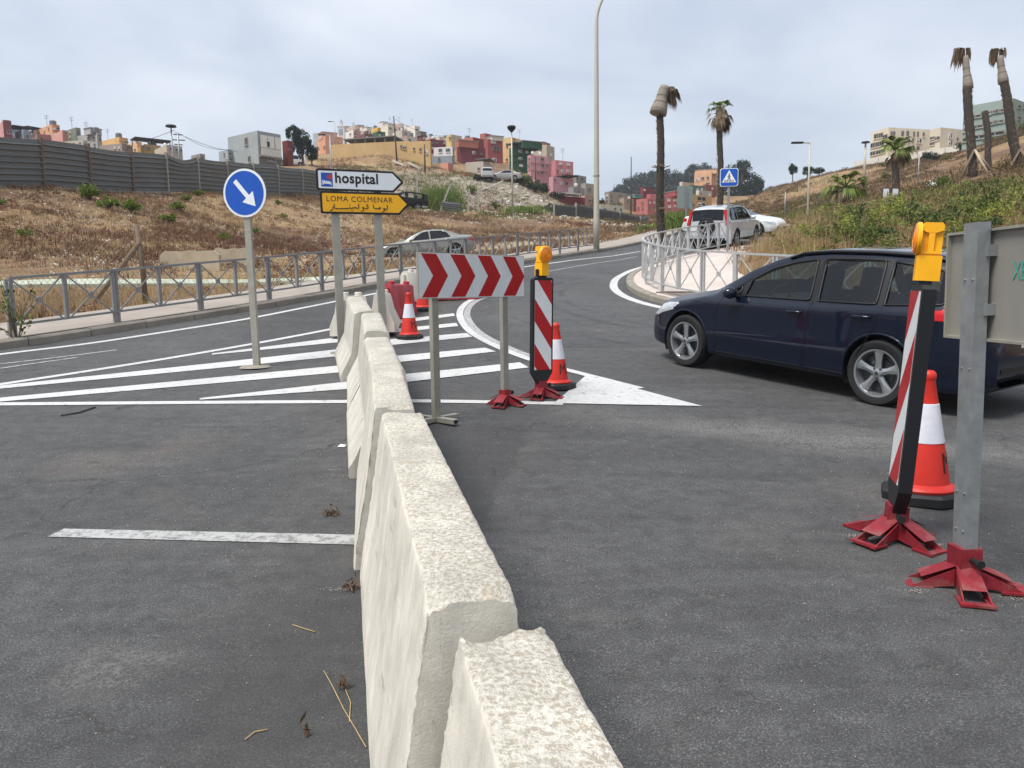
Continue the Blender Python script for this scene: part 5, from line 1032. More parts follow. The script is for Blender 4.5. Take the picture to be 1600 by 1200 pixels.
# ------------------------------------------------------------------ houses on the hills
M_PANE = mat('dark_pane', '252a30', .15, 0, .3, 2); M_WFRAME = mat('white_window_frame', 'cfcdc6', .6); M_SHUT = mat('white_shutter', 'd9d7cf', .6); M_ROOFG = mat('grey_roof_slab', '8b857c', .9, 0, .15, .8); M_TANK = mat('water_tank', '6f7478', .5)
def wallmat(hexc):
    k = 'render_' + hexc
    if k in MATS: return MATS[k]
    t = NT(k); c = lin(hexc); g_ = sum(c) / 3; c = [v * .88 + g_ * .12 for v in c]; n = t.noise(.35, 5, .65); b = t.noise(2.2, 4, .7, 'Object', .3, (1, 1, .35))
    col = t.ramp(n, (.3, [v * .86 for v in c]), (.7, [min(1, v * 1.10) for v in c])); col = t.mix(t.ramp(b, (.52, 0), (.75, .3)), col, [v * .55 + .05 for v in c]); t.bump(t.noise(9, 3), .2, .02)
    MATS[k] = t.done(col, .9, 0, .2); return MATS[k]
def ray2(px, d=1.0): r = ray(px, 330); return np.array([r[0], r[1]])
def house(x0, xm, x1, yt, d, a, hexc, label, wins=(), base=6.0, yb=None, hex2=None, name='house', cat='house', parapet=.35, grp='houses on the hillsides', extra=(), dep=None, bands=()):
    """x0, xm, x1: image columns of the left, nearest and right wall corners; yt: row of the roof at the nearest corner; a: turn in degrees"""
    M0 = at(xm, yt, d); m = M0[:2]; a = R(a); lv = np.array([-math.cos(a), math.sin(a)]); rv = np.array([math.sin(a), math.cos(a)])
    def hit(px, dr):
        r = ray2(px); A = np.array([[dr[0], -r[0]], [dr[1], -r[1]]]); s = np.linalg.solve(A, CAM[:2] - m); return s[0]
    wl = hit(x0, lv) if x0 < xm - .3 else (dep or 7.0); wr_ = hit(x1, rv) if x1 > xm + .3 else (dep or 7.0)
    wl = float(np.clip(wl, .8, 60)); wr_ = float(np.clip(wr_, .8, 60)); zt = M0[2]
    zb = TM(*(m + lv * wl / 2 + rv * wr_ / 2)) - 1.5; zb = min(zb, zt - 3); 
    if yb is not None: zb = min(zb, at(xm, yb, d)[2] - .5)
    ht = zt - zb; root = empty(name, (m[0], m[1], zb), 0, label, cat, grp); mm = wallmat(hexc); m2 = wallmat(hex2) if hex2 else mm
    C = [np.zeros(2), lv * wl, lv * wl + rv * wr_, rv * wr_]
    def wall(i, j, mt): MB().add([(*C[i], 0), (*C[j], 0), (*C[j], ht), (*C[i], ht)], [(0, 1, 2, 3)])
    mb = MB(); mb.prism([tuple(c) for c in C], (0, 0, 0), (1, 0, 0), (0, 1, 0), (0, 0, ht - .25)); o = mb.build('wall', [mm, m2], root)
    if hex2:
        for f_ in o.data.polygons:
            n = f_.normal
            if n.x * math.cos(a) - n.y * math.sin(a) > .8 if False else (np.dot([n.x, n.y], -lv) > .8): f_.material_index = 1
    cen = sum(C) / 4
    for i, j in ((0, 1), (1, 2), (2, 3), (3, 0)):                                     # parapet
        e = C[j] - C[i]; inn = cen - (C[i] + C[j]) / 2; inn /= np.linalg.norm(inn); p = C[i] + inn * .10; q = C[j] + inn * .10; e /= np.linalg.norm(e)
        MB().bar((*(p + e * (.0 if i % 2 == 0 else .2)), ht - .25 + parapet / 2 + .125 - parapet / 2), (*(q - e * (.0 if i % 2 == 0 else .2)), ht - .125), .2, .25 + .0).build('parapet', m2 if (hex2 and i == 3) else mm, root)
    for z in bands:                                                                     # string courses (heights as rows)
        zz = at(xm, z, d)[2] - zb
        for p, q, nrm in ((C[0], C[1], -rv), (C[3], C[0], -lv)): MB().bar((*(p + nrm * .02), zz), (*(q + nrm * .02), zz), .16, .14).build('string_course', mm, root)
    if not wins and cat == 'house' and ht > 3:
        rw_ = random.Random(int(x0 * 7 + yt)); wins = [(x, yt + r0, 2.6, 3.2, rw_.choice('dddws')) for a_, b_ in ((x0, xm), (xm, x1)) if b_ - a_ > 6 for x in np.arange(a_ + 3.5, b_ - 2, 6.5) for r0 in (7, 15) if rw_.random() < .7]
    for wi in wins:
        px, py, wp, hp = wi[:4]; st = wi[4] if len(wi) > 4 else 'd'
        r = ray(px, py); onl = (px < xm and x0 < xm - .3) or not (x1 > xm + .3)
        nrm = -rv if onl else -lv; dr = lv if onl else rv
        t = ((m - CAM[:2]) @ nrm) / (r[:2] @ nrm); P = CAM + r * t; u = (P[:2] - m) @ dr; z = P[2] - zb; dd = t
        ww = wp * dd / FOC / max(.3, abs(np.dot(dr, [1, 0]))); hh = hp * dd / FOC; L_ = wl if onl else wr_; ww = min(ww, L_ * .5); u = float(np.clip(u, ww / 2 + .1, L_ - ww / 2 - .1)); z = min(z, ht - hh / 2 - .3)
        D = np.array([*dr, 0]); Z = np.array([0, 0, 1.]); Nn = np.array([*nrm, 0]); c = D * u + Z * z; fr = MB(); b = min(.12, ww * .16)
        for pp, qq in (((-ww / 2, -hh / 2), (ww / 2, -hh / 2)), ((-ww / 2, hh / 2), (ww / 2, hh / 2)), ((-ww / 2, -hh / 2), (-ww / 2, hh / 2)), ((ww / 2, -hh / 2), (ww / 2, hh / 2)), ((0, -hh / 2), (0, hh / 2))):
            fr.bar(c + D * pp[0] + Z * pp[1] + Nn * .03, c + D * qq[0] + Z * qq[1] + Nn * .03, b, b, Nn)
        fo = fr.build('window', M_WFRAME if st in 'ws' else M_ROOFG, root)
        MB().prism([(-ww / 2, -hh / 2), (ww / 2, -hh / 2), (ww / 2, hh / 2), (-ww / 2, hh / 2)], c + Nn * .004, D, Z, Nn * .02).build('pane' if st != 's' else 'shutter', M_PANE if st != 's' else M_SHUT, fo)
        if st == 'w': MB().prism([(-ww / 2, 0), (0, 0), (0, hh / 2), (-ww / 2, hh / 2)], c + Nn * .03, D, Z, Nn * .02).build('blind', M_SHUT, fo)
        MB().prism([(-ww * .62, -hh / 2 - .1), (ww * .62, -hh / 2 - .1), (ww * .62, -hh / 2), (-ww * .62, -hh / 2)], c, D, Z, Nn * .14).build('sill', mm, fo)
    for ex in extra:                                                                    # (kind, ...) roof things
        if ex[0] == 'box':                                                              # a roof room: (px centre fraction, width, depth, height, colour)
            c = C[0] + lv * wl * ex[1] + rv * wr_ * ex[2]; q = MB().box((c[0], c[1], ht + ex[5] / 2 - .25), (ex[3], ex[4], ex[5]), -a).build('roof_room', wallmat(ex[6]), root)
            MB().box((c[0], c[1], ht + ex[5] - .2), (ex[3] + .2, ex[4] + .2, .14), -a).build('roof_slab', M_ROOFG, q)
        if ex[0] == 'tank': c = C[0] + lv * wl * ex[1] + rv * wr_ * ex[2]; MB().lathe([(.0, 0), (.5, 0), (.55, .1), (.55, .9), (.4, 1.05), (0, 1.1)], 12, (c[0], c[1], ht - .1)).build('water_tank', M_TANK, root, 40)
        if ex[0] == 'aerial': c = C[0] + lv * wl * ex[1] + rv * wr_ * ex[2]; mb = MB(); mb.bar((*c, ht - .2), (*c, ht + 2.2), .05, .05, (0, 1, 0)); [mb.bar((c[0] - .4, c[1], ht + z), (c[0] + .4, c[1], ht + z), .04, .04) for z in (1.6, 1.9, 2.15)]; mb.build('aerial', M_TANK, root)
        if ex[0] == 'dish': c = C[0] + lv * wl * ex[1] + rv * wr_ * ex[2]; q = MB(); q.lathe([(0, 0), (.2, .03), (.3, .09)], 12, (c[0], c[1], ht + .5), 'y'); q.bar((c[0], c[1], ht - .2), (c[0], c[1], ht + .5), .06, .06, (0, 1, 0)); q.build('satellite_dish', M_WFRAME, root, 40)
        if ex[0] == 'canopy':                                                           # pergola / dark tin canopy
            c = C[0] + lv * wl * ex[1] + rv * wr_ * ex[2]; q = MB().box((c[0], c[1], ht + ex[5]), (ex[3], ex[4], .16), -a).build('canopy', wallmat(ex[6]), root); mb = MB()
            for sx in (-.45, .45):
                for sy in (-.45, .45): k = c - lv * ex[3] * sx + rv * ex[4] * sy; MB().bar((*k, ht - .2), (*k, ht + ex[5]), .1, .1, (0, 1, 0)).build('canopy_post', M_DARK, root)
    return root, m, lv, rv, wl, wr_, ht, zb
HS = [  # left skyline behind the fence
 (-40,4,30,187,120,52,'c08a86','maroon house with a pink left wall at the left edge of the skyline',[(16,206,7,6)],'7b4247',[('aerial',.3,.4),('box',.4,.5,2,3,1.0,'7b4247')]),
 (20,36,56,202,124,40,'8f9aa3','blue-grey house with a dark canopy on its roof',[(44,214,8,5)],'8a97a6',[('canopy',.3,.4,3.0,3,.6,'3c3d40'),('box',.75,.5,1.5,3,1.3,'8f9aa3')]),
 (40,55,69,203,135,30,'a98f86','dull pink house with a black roof canopy',[],'a5837c',[('canopy',.3,.4,2.6,3,.5,'2f3033')]),
 (50,57,90,209,122,55,'a87b75','long low faded red house behind the fence',[(58,216,3,6)],'98605f',[]),
 (66,81,104,194,132,40,'d59a6c','bright orange house on the left skyline',[],'c98a66',[('aerial',.5,.5),('tank',.2,.6)]),
 (88,97,115,203,128,45,'d29a8a','salmon house in front of the orange one',[(109,208,3,3)],'b77a68',[]),
 (106,118,132,199,134,40,'7b8272','grey-green stained house between salmon and grey',[],'868b80',[('aerial',.4,.5)]),
 (108,130,139,219,118,15,'b3ada0','small pale grey house with dark windows just above the fence',[(115,222,3,3),(125,224,3,3),(132,226,3,4)],'a8a296',[]),
 (130,151,165,207,130,30,'a7a7a3','tall grey house with scattered dark windows',[(138,216,4,3),(147,216,4,4),(158,212,3,3),(159,219,3,4),(148,227,4,4),(139,226,4,4)],'a09f9b',[('box',.3,.5,1.8,2.0,1.0,'a8a6a2'),('tank',.1,.3),('aerial',.6,.4)]),
 (163,190,214,224,120,20,'9a8d86','low grey-brown wall of a house right of the tall grey one',[],'8e8078',[]),
 (166,186,208,214,140,35,'e0b06c','yellow-orange house behind the fence',[(199,223,3,3)],'cf9d5c',[('tank',.2,.4),('aerial',.8,.4)]),
 (205,214,227,221,132,40,'dcae7e','pale orange house next to the yellow one',[(211,235,4,4)],'d1a06c',[]),
 (222,226,258,225,122,50,'b08a50','mustard house with a dark pergola on top',[(231,232,5,4)],'b19158',[('canopy',.2,.5,3,5.5,.8,'3e3733'),('dish',.3,.4),('tank',.4,.7)]),
 (247,260,291,226,118,48,'b9ac98','beige house with three dark windows beside the round street lamp',[(268,233,4,4),(277,235,4,4),(286,236,3,4)],'a79d92',[('dish',.5,.3)]),
 (304,312,322,240,112,40,'8c8a86','tiny grey block at the end of the left skyline',[],None,[]),
 # middle
 (494,500,506,207,170,30,'a3a8ab','slim grey house behind the orange flats',[],None,[]),
 (500,508,540,212,150,60,'d29573','orange flats with balconies left of the minaret',[(507,230,4,3),(519,226,3,3),(530,226,3,3)],'cc9478',[('box',.5,.4,2.5,3,1.2,'c9a08c')]),
 (544,552,568,203,185,50,'d8d3cc','white house right of the minaret',[],'ad7f74',[('aerial',.4,.5)]),
 (566,570,586,208,160,55,'7a4f4c','low maroon building behind the grey roof',[],'6c4644',[]),
 (586,590,606,205,165,55,'3f5d49','low green building behind the grey roof',[],'3e5a48',[]),
 (586,590,599,199,200,50,'d9ab3c','bright yellow house at the top of the village',[],'cfa23a',[]),
 (597,606,624,194,205,45,'d8d0bd','cream house at the top of the village behind the pole',[(610,201,3,3),(617,203,3,3)],'cbc3b2',[('aerial',.3,.5)]),
 (620,628,646,203,190,45,'b9b0a3','grey-beige house right of the top cream one',[(634,209,3,3)],'b3a698',[('dish',.5,.4)]),
 (640,648,660,196,215,40,'ddd6c8','white house on the crest of the village',[(651,203,3,3)],'d3cabb',[('aerial',.6,.4)]),
 (628,636,655,212,170,45,'a98d82','pinkish house below the crest',[(640,219,3,3)],'c0b6ac',[('tank',.3,.6)]),
 (655,659,668,210,165,45,'7b4743','maroon tower house with a grey top',[],'804b46',[('box',.5,.5,1.5,1.5,.8,'77777a')]),
 (606,612,634,213,158,50,'cfc6b6','pale house with a satellite dish behind the telegraph pole',[(620,218,3,3)],'c7bfb3',[('dish',.2,.3)]),
 (640,672,674,220,121,8,'c9a66c','mustard house at the corner of the long yellow wall',[(647,233,3,4),(657,234,3,5),(666,238,5,5,'w')],'b9975f',[]),
 (668,673,699,217,150,50,'804145','dark maroon house above the white one',[],'7a3f44',[('dish',.5,.3)]),
 (680,707,712,229,138,12,'d3d2cf','white house with dark windows and blue-grey wall below',[(688,234,5,5),(700,235,6,5)],'8f8c86',[]),
 (672,706,710,243,128,10,'8d959d','low blue-grey wall house in front of the white one',[(686,246,3,3)],None,[]),
 (700,705,724,210,160,45,'cbb06f','yellow house on the skyline left of the red block',[(704,216,3,4)],'b8aa8a',[]),
 (716,722,760,228,140,60,'6c3038','big maroon house with a blank side wall',[(740,239,4,5,'w'),(752,241,3,3)],'7d3a41',[('box',.1,.25,1.0,4,1.2,'b06a55')]),
 (714,739,762,214,150,38,'b9705c','salmon-red upper house of the red block',[(727,221,4,4)],'87433f',[('aerial',.5,.4),('tank',.7,.5)]),  # sunlit left wall and darker shaded right wall put into the two colours
 (752,758,770,208,156,40,'a9604f','brick-coloured tower on the red block',[],'99574a',[]),
 (758,762,787,217,146,62,'9c4f4a','red house with white shutters at the right of the red block',[(771,221,7,4,'s'),(775,232,9,6),(772,250,6,5,'w')],'a4504c',[('box',.5,.6,2.5,2.5,.8,'c8bfb4')]),
 (729,755,772,252,126,18,'b5a99c','grey-beige flat-roofed house below the red block',[(757,263,4,5),(766,264,4,5),(748,264,4,4)],'aba49a',[('canopy',.2,.5,2.5,3,.6,'6d6460')]),
 (689,700,709,254,118,30,'c98a72','salmon cottage below the blue-grey wall',[],'bd7d68',[]),
 (704,726,742,271,112,18,'c96a4e','orange-red shed on the edge of the spoil heap',[(711,275,3,3),(717,274,3,2)],'9a4a40',[]),
 (785,800,833,214,152,32,'d8b27c','tall yellow house behind the green one',[(792,226,3,4),(792,250,3,4),(803,217,3,2)],'d5b17e',[('aerial',.3,.5)]),
 (797,800,834,230,140,62,'2f5540','dark green house with white windows',[(813,237,5,4,'w'),(823,238,4,4,'s'),(813,248,5,4,'w'),(814,259,5,4,'s')],'315b43',[('box',.2,.75,4,4,1.2,'2f5742'),('canopy',.4,.3,3,3,.7,'3d5a49')]),
 (832,854,867,226,156,30,'b5aa92','beige unfinished house behind the pink ones',[(861,242,3,5,'s'),(845,235,3,3)],'aca38d',[('box',.7,.5,3,3,.9,'a8675a')]),
 (825,829,858,242,136,58,'c48f93','pink house with brown string courses',[(827,249,3,4),(847,248,5,5),(848,259,4,5),(855,259,3,3),(827,260,3,5),(847,270,4,5),(841,271,3,3)],'c98f96',[('dish',.5,.2),('dish',.4,.6)]),
 (853,856,872,252,142,60,'b87a78','narrow rose house between the two pink ones',[(862,258,4,4)],'c07c78',[]),
 (862,868,896,250,134,55,'bd7476','rose-pink house with white windows at the right end of the row',[(876,253,4,4,'s'),(888,257,4,4,'s'),(879,268,4,5,'w'),(888,268,5,4,'w'),(871,268,2,6)],'c9838a',[('aerial',.4,.5)]),
 (858,864,896,276,128,50,'c08a90','lower pink house with a dark canopy',[(867,279,3,4),(878,287,4,4,'w'),(885,287,4,4)],'c9929a',[('canopy',.3,.7,3,3,.3,'4a4243')]),
 (892,900,916,273,140,40,'8a8f8a','small grey house with a dark opening right of the pink row',[(909,276,4,5)],'8b8d8a',[]),
 (908,915,931,286,132,45,'9d968a','grey-brown house left of the tall lamp post',[(921,296,4,4)],'a39a8d',[]),
 (888,896,914,292,126,40,'8d8f90','grey house with green shutters below the pink row',[(904,300,3,4),(910,306,4,5)],'98918a',[('dish',.4,.4)]),
 (905,914,934,305,124,40,'b28d7b','brown brick house beside the tall lamp post',[(921,314,4,4),(925,321,3,3)],'ad8876',[]),
 (866,872,914,306,118,55,'7c3a3d','low maroon house behind the far fence',[(899,322,4,5,'s'),(909,323,4,5,'s')],'7d2f3a',[('canopy',.3,.4,2,4,.4,'d0ccc6')]),
 (930,938,976,319,124,55,'bdb9a8','pale cream cottage behind the far fence',[(945,328,4,4),(961,327,3,4),(970,328,3,4)],'bfbba9',[]),
 (945,952,980,299,165,50,'918b82','grey flat house below the forest',[],'958d82',[]),
 (968,975,990,309,150,45,'a58f7a','tan house at the foot of the village',[(981,315,3,4)],'ab9078',[]),
 (994,1012,1028,310,138,35,'b76d69','rose-pink windowless block beside the long pink house',[],'b56a68',[]),
 (1010,1016,1073,303,146,62,'b3615f','long pink house with white windows',[(1045,313,4,4,'s'),(1055,313,6,4,'s'),(1065,313,4,4,'s'),(1046,323,4,4,'s'),(1055,322,3,3,'s'),(1065,323,4,4,'s')],'bd6e6c',[('box',.4,.8,3,4,.9,'a35551')]),
 (1001,1005,1022,292,165,50,'7d343a','dark red house behind the pink ones',[(1007,297,3,3,'s')],'79333b',[]),
 (980,985,1017,307,152,55,'c9c6c0','low house with a white roof left of the pink block',[],'8f4a46',[('box',.5,.3,2,2,.6,'5f9a94')]),
 (1062,1066,1088,284,185,50,'c9c1b0','low white house below the trees',[],'c4bda9',[]),
 (1074,1080,1112,304,150,58,'b89b63','yellow-tan house with brown balconies',[(1096,310,16,6),(1096,319,14,5,'w'),(1080,320,5,4)],'b8935a',[]),
 (1076,1080,1101,289,162,58,'4f6b58','faded green house behind the tan one',[],'547560',[]),
 (1084,1112,1119,268,180,22,'d3a47c','tall orange house below the forest',[(1090,281,4,4,'w'),(1106,278,3,4),(1098,279,4,4),(1106,287,5,3)],'bd8d6a',[('box',.4,.4,5,4,1.0,'d6ae8a')]),
 (1099,1103,1120,288,172,50,'8a443c','maroon house under the orange one',[],'8d463e',[]),
 (1088,1092,1112,297,158,55,'c9c4ba','white verandah above the tan house',[],'a39d94',[]),
]
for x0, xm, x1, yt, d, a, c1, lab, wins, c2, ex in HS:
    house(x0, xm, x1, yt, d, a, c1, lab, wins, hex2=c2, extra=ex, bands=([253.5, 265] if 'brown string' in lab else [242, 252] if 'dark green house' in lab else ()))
# the crowded crest of the village
FX = [(546, 199), (556, 197), (567, 199), (578, 200), (590, 197), (604, 196), (615, 193), (627, 194), (637, 197), (651, 199), (664, 206), (676, 211), (688, 214), (698, 217)]; FO = ordinals([q[0] for q in FX]); FC = ['cfc7b8', 'b9a99a', 'd6cfc3', 'c2a394', 'c9bd9d', 'b5b0aa', 'd8d2c6', 'bd9a8a']
rf = random.Random(3)
for i, (px, py) in enumerate(FX):
    w_ = rf.uniform(5.5, 8); house(px - w_, px - w_ * .2, px + w_, py + rf.uniform(-2, 4), 222 + rf.uniform(0, 22), rf.choice([38, 50, 60]), FC[i % 8], 'pale small house of the crowded village crest, ' + FO[i], [(px - 3, py + 7, 2.4, 3), (px + 2.5, py + 7, 2.4, 3), (px + 2.5, py + 13, 2.4, 3)], hex2=FC[(i + 3) % 8], extra=[rf.choice([('tank', .4, .4), ('aerial', .4, .5), ('dish', .3, .3), ('box', .5, .5, 2, 2, 1.1, FC[(i + 5) % 8])])])
# the grey house above the fence
r0, m, lv, rv, wl, wr_, ht, zb = house(362, 402, 444, 204, 96, 38, '98a0a2', 'grey two-storey house with white enclosed balcony above the fence', [(385, 221, 6, 11), (390, 249, 5, 9), (424, 248, 9, 8), (438, 247, 7, 5)], hex2='93979a', parapet=.3)
Dv = np.array([*rv, 0]); Nv = -np.array([*lv, 0]); Zv = np.array([0, 0, 1.])
z1, z2 = ht - .45, ht - 1.95
for k in range(3): MB().prism([(.4 + k * wr_ * .31, z2), (.3 + (k + 1) * wr_ * .30, z2), (.3 + (k + 1) * wr_ * .30, z1), (.4 + k * wr_ * .31, z1)], (0, 0, 0), Dv, Zv, Nv * .12).build('balcony_shutter', M_SHUT, r0)
MB().prism([(wr_ * .36, z2 + .15), (wr_ * .48, z2 + .15), (wr_ * .48, z2 + .8), (wr_ * .36, z2 + .8)], Nv * .122, Dv, Zv, Nv * .02).build('balcony_opening', M_PANE, r0)
for k in range(22): MB().bar(Dv * (.3 + k * (wr_ - .6) / 21) + Zv * (z2 - 1.0) + Nv * .2, Dv * (.3 + (k + .8) * (wr_ - .6) / 21) + Zv * (z2 - .1) + Nv * .2, .10, .05, Nv).build('baluster', M_SHUT, r0)
MB().prism([(.1, z2 - 1.2), (wr_ - .1, z2 - 1.2), (wr_ - .1, z2 - 1.0), (.1, z2 - 1.0)], (0, 0, 0), Dv, Zv, Nv * .32).build('balcony_slab', M_ROOFG, r0); MB().prism([(.1, .2), (wr_ - .1, .2), (wr_ - .1, z2 - 1.25), (.1, z2 - 1.25)], (0, 0, 0), Dv, Zv, Nv * .05).build('stone_wall', wallmat('6f695f'), r0)
house(347, 356, 366, 234, 99, 38, '9aa3a6', 'low grey annex left of the grey two-storey house', [], hex2='93979a'); house(446, 449, 460, 219, 100, 40, '7a3a35', 'small dark red outbuilding beside the grey house', [], hex2='7f3f39')
# minaret
p = at(534, 212, 195); root = empty('minaret', (p[0], p[1], p[2] - 8), 0, 'white square minaret rising over the village', 'tower'); k = 195 / FOC
MB().box((0, 0, 4 + 6.5 * k), (10.5 * k, 10.5 * k, 8 + 13 * k)).build('shaft', wallmat('cfd0d2'), root); MB().box((0, -5.4 * k, 8 + 5 * k), (6 * k, .1, 9 * k)).build('blind_arch', wallmat('9a9ea2'), root); MB().box((0, 0, 8 + 13.5 * k), (12 * k, 12 * k, 1.2 * k)).build('cornice', wallmat('dddddd'), root)
MB().box((0, 0, 8 + 17.5 * k), (4 * k, 4 * k, 7 * k)).build('lantern', wallmat('b8babd'), root); MB().lathe([(2.2 * k, 0), (1.6 * k, 1.5 * k), (.3 * k, 2.6 * k), (.25 * k, 5 * k), (0, 5.4 * k)], 12, (0, 0, 8 + 21 * k)).build('finial', M_TANK, root, 40)
# long yellow wall with a tin roof behind it
r0, m, lv, rv, wl, wr_, ht, zb = house(521, 640, 643, 220, 122, 10, 'c3a16c', 'long yellow block wall on the brown knoll', [(632, 231, 5, 4), (627, 229, 3, 4)], hex2='a97f5e', name='boundary_wall', cat='wall', grp=None, dep=5)
MB().bar((*(lv * wl * .18 + rv * 3), ht + .9), (*(lv * wl * .84 + rv * 3), ht + .7), 6, .12).build('tin_roof', wallmat('7b7f80'), r0)
for k in range(6): q = lv * wl * (.2 + k * .125) + rv * .6; MB().bar((*q, ht - .1), (*q, ht + .8), .25, .25, (0, 1, 0)).build('roof_post', M_ROOFG, r0)
# cream flats and the green block on the right-hand hill
def wgrid(xs, ys, w_, h, st='d'): return [(x, y, w_, h, st) for x in xs for y in ys]
WN = [(1370, 213, 3, 7), (1376, 212, 3, 7), (1383, 214, 3, 6), (1362, 228, 3, 7), (1371, 226, 3, 7), (1378, 224, 3, 7), (1364, 240, 3, 6), (1373, 238, 3, 6), (1380, 236, 3, 6)]
WN += [(1393, 209, 3, 7), (1397, 209, 3, 7), (1410, 209, 4, 8), (1418, 209, 4, 8), (1428, 210, 3, 8), (1434, 210, 3, 8), (1443, 210, 3, 6), (1426, 219, 3, 5), (1436, 220, 9, 7, 'w'), (1420, 220, 3, 6), (1427, 231, 3, 7), (1434, 232, 5, 6), (1407, 222, 3, 6), (1398, 222, 3, 6)]
house(1356, 1389, 1447, 199, 128, 74, 'd6cbb2', 'cream block of flats with many narrow windows on the right hill', WN, hex2='d9cfb8', name='apartment_block', cat='building', grp='blocks on the right hill', yb=250)
house(1447, 1470, 1500, 199, 122, 66, 'd3c7ae', 'second cream block between the flats and the green block', [(1460, 218, 3, 5), (1467, 216, 3, 5), (1452, 217, 3, 4), (1451, 226, 3, 4), (1485, 212, 7, 8, 'w'), (1485, 223, 8, 8, 'w'), (1496, 218, 3, 6)], hex2='d8cdb6', name='apartment_block', cat='building', grp='blocks on the right hill', yb=240)
WN = [(1524, 182, 12, 4), (1541, 178, 8, 4), (1552, 175, 9, 4), (1563, 173, 8, 4), (1551, 192, 8, 4), (1561, 190, 8, 4), (1527, 198, 10, 4), (1513, 202, 8, 5), (1503, 189, 5, 4), (1503, 205, 5, 5), (1530, 214, 12, 6), (1555, 209, 16, 6), (1512, 218, 10, 6), (1592, 167, 9, 5), (1600, 167, 8, 5), (1592, 185, 9, 5), (1592, 202, 10, 5)]
house(1497, 1583, 1720, 153, 92, 52, '8d9e97', 'pale green office block with window bands at the right edge', WN, hex2='93a49c', name='office_block', cat='building', grp='blocks on the right hill', yb=235)
p = on(at(1383, 250, 120)); w0, w1 = at(1335, 255, 122), at(1500, 229, 112)
root = empty('hill_parapet', w0, 0, 'white parapet wall along the top of the right hill below the flats', 'wall')
for k in range(8):
    a = w0 + (w1 - w0) * k / 8 - w0; b = w0 + (w1 - w0) * (k + .97) / 8 - w0; MB().bar(a - [0, 0, 1], b - [0, 0, 1], .3, 2.4).build('wall_panel', wallmat('cfc9bd'), root)
# ------------------------------------------------------------------ vegetation
def leaf_quads(C, size, up=.3, asp=.5, rng=RNG):
    """one small folded leaf per centre"""
    n = len(C); a = rng.normal(size=(n, 3)); a[:, 2] += up; a /= np.linalg.norm(a, axis=1)[:, None]; b = rng.normal(size=(n, 3)); b -= a * (a * b).sum(1)[:, None]; b /= np.linalg.norm(b, axis=1)[:, None]
    s = (np.asarray(size) * rng.uniform(.6, 1.4, n))[:, None]; A = a * s; B = b * s * asp
    v = np.stack([C - A, C + B * .9 - A * .1, C + A, C - B * .9 + A * .1], 1).reshape(-1, 3); return v, np.arange(4 * n).reshape(-1, 4)
def clump_points(n, R3, k=14, rng=RNG, hollow=.55, flat=0.0):
    """points gathered in k clumps spread through an ellipsoid"""
    c = rng.normal(size=(k, 3)); c /= np.linalg.norm(c, axis=1)[:, None]; c *= (rng.uniform(hollow, .95, k) ** (1 / 2))[:, None] * .75
    if flat: c[:, 2] = np.abs(c[:, 2]) * (1 - flat) + c[:, 2] * flat
    i = rng.integers(0, k, n); r = rng.uniform(.20, .42, k); o = rng.normal(size=(n, 3)); o /= np.linalg.norm(o, axis=1)[:, None]; o *= (rng.uniform(0, 1, n) ** .45 * r[i])[:, None]
    return (c[i] + o) * np.array(R3)
def blades(P, h, wd, n, rng=RNG, lean=.5):
    """P: tuft roots; n blades each, as thin triangles"""
    m = len(P) * n; Q = np.repeat(P, n, 0) + np.c_[rng.normal(0, wd * 2.5, (m, 2)), np.zeros(m)]; a = rng.uniform(0, 2 * math.pi, m); hh = np.repeat(h, n) * rng.uniform(.5, 1.2, m); ln = rng.uniform(.05, lean, m) * hh; b = rng.uniform(0, 2 * math.pi, m)
    w_ = wd * rng.uniform(.6, 1.3, m); d = np.c_[np.cos(a) * w_, np.sin(a) * w_, np.zeros(m)]; tip = Q + np.c_[np.cos(b) * ln, np.sin(b) * ln, hh]
    v = np.stack([Q - d / 2 - [0, 0, .03], Q + d / 2 - [0, 0, .03], tip], 1).reshape(-1, 3); return v, np.arange(3 * m).reshape(-1, 3)
TXs, TYs = tx, ty
def TMv(x, y):
    i = np.clip(np.searchsorted(tx, x) - 1, 0, len(tx) - 2); j = np.clip(np.searchsorted(ty, y) - 1, 0, len(ty) - 2); a = (x - tx[i]) / (tx[i + 1] - tx[i]); b = (y - ty[j]) / (ty[j + 1] - ty[j])
    return TZ[j, i] * (1 - a) * (1 - b) + TZ[j, i + 1] * a * (1 - b) + TZ[j + 1, i] * (1 - a) * b + TZ[j + 1, i + 1] * a * b
def scatter(n, x0, x1, y0, y1, ok, rng=RNG, patch=None, seed=0):
    x = rng.uniform(x0, x1, n); y = rng.uniform(y0, y1, n); k = ok(x, y); x, y = x[k], y[k]
    if patch is not None:
        q = np.array([mnoise.fractal(Vector((a * patch, b * patch, seed)), 1, 2, 3) for a, b in zip(x, y)]); k = rng.uniform(-.22, .5, len(q)) < q * 1.4; x, y = x[k], y[k]
    return np.c_[x, y, TMv(x, y)]
def offroad(x, y, m=1.95): return ~inpoly(x, y, ROAD) & (pdist(x, y, ROADL, False) > m)
L_DRY = m_leaf('dry_grass_blades', ['755f46', '97805d', 'b39b73', 'c8b18b'], .8, .2, .4); L_BROWN = m_leaf('brown_scrub', ['46332a', '614638', '795a48', '886c55'], .9, .15, .4); L_GREEN = m_leaf('green_shrub_leaves', ['37431f', '525f2b', '6d7a39', '8c9450'], .6, .3); L_WEED = m_leaf('olive_weed', ['3e4426', '5b5f33', '787844', '8f8a55'], .7, .25)
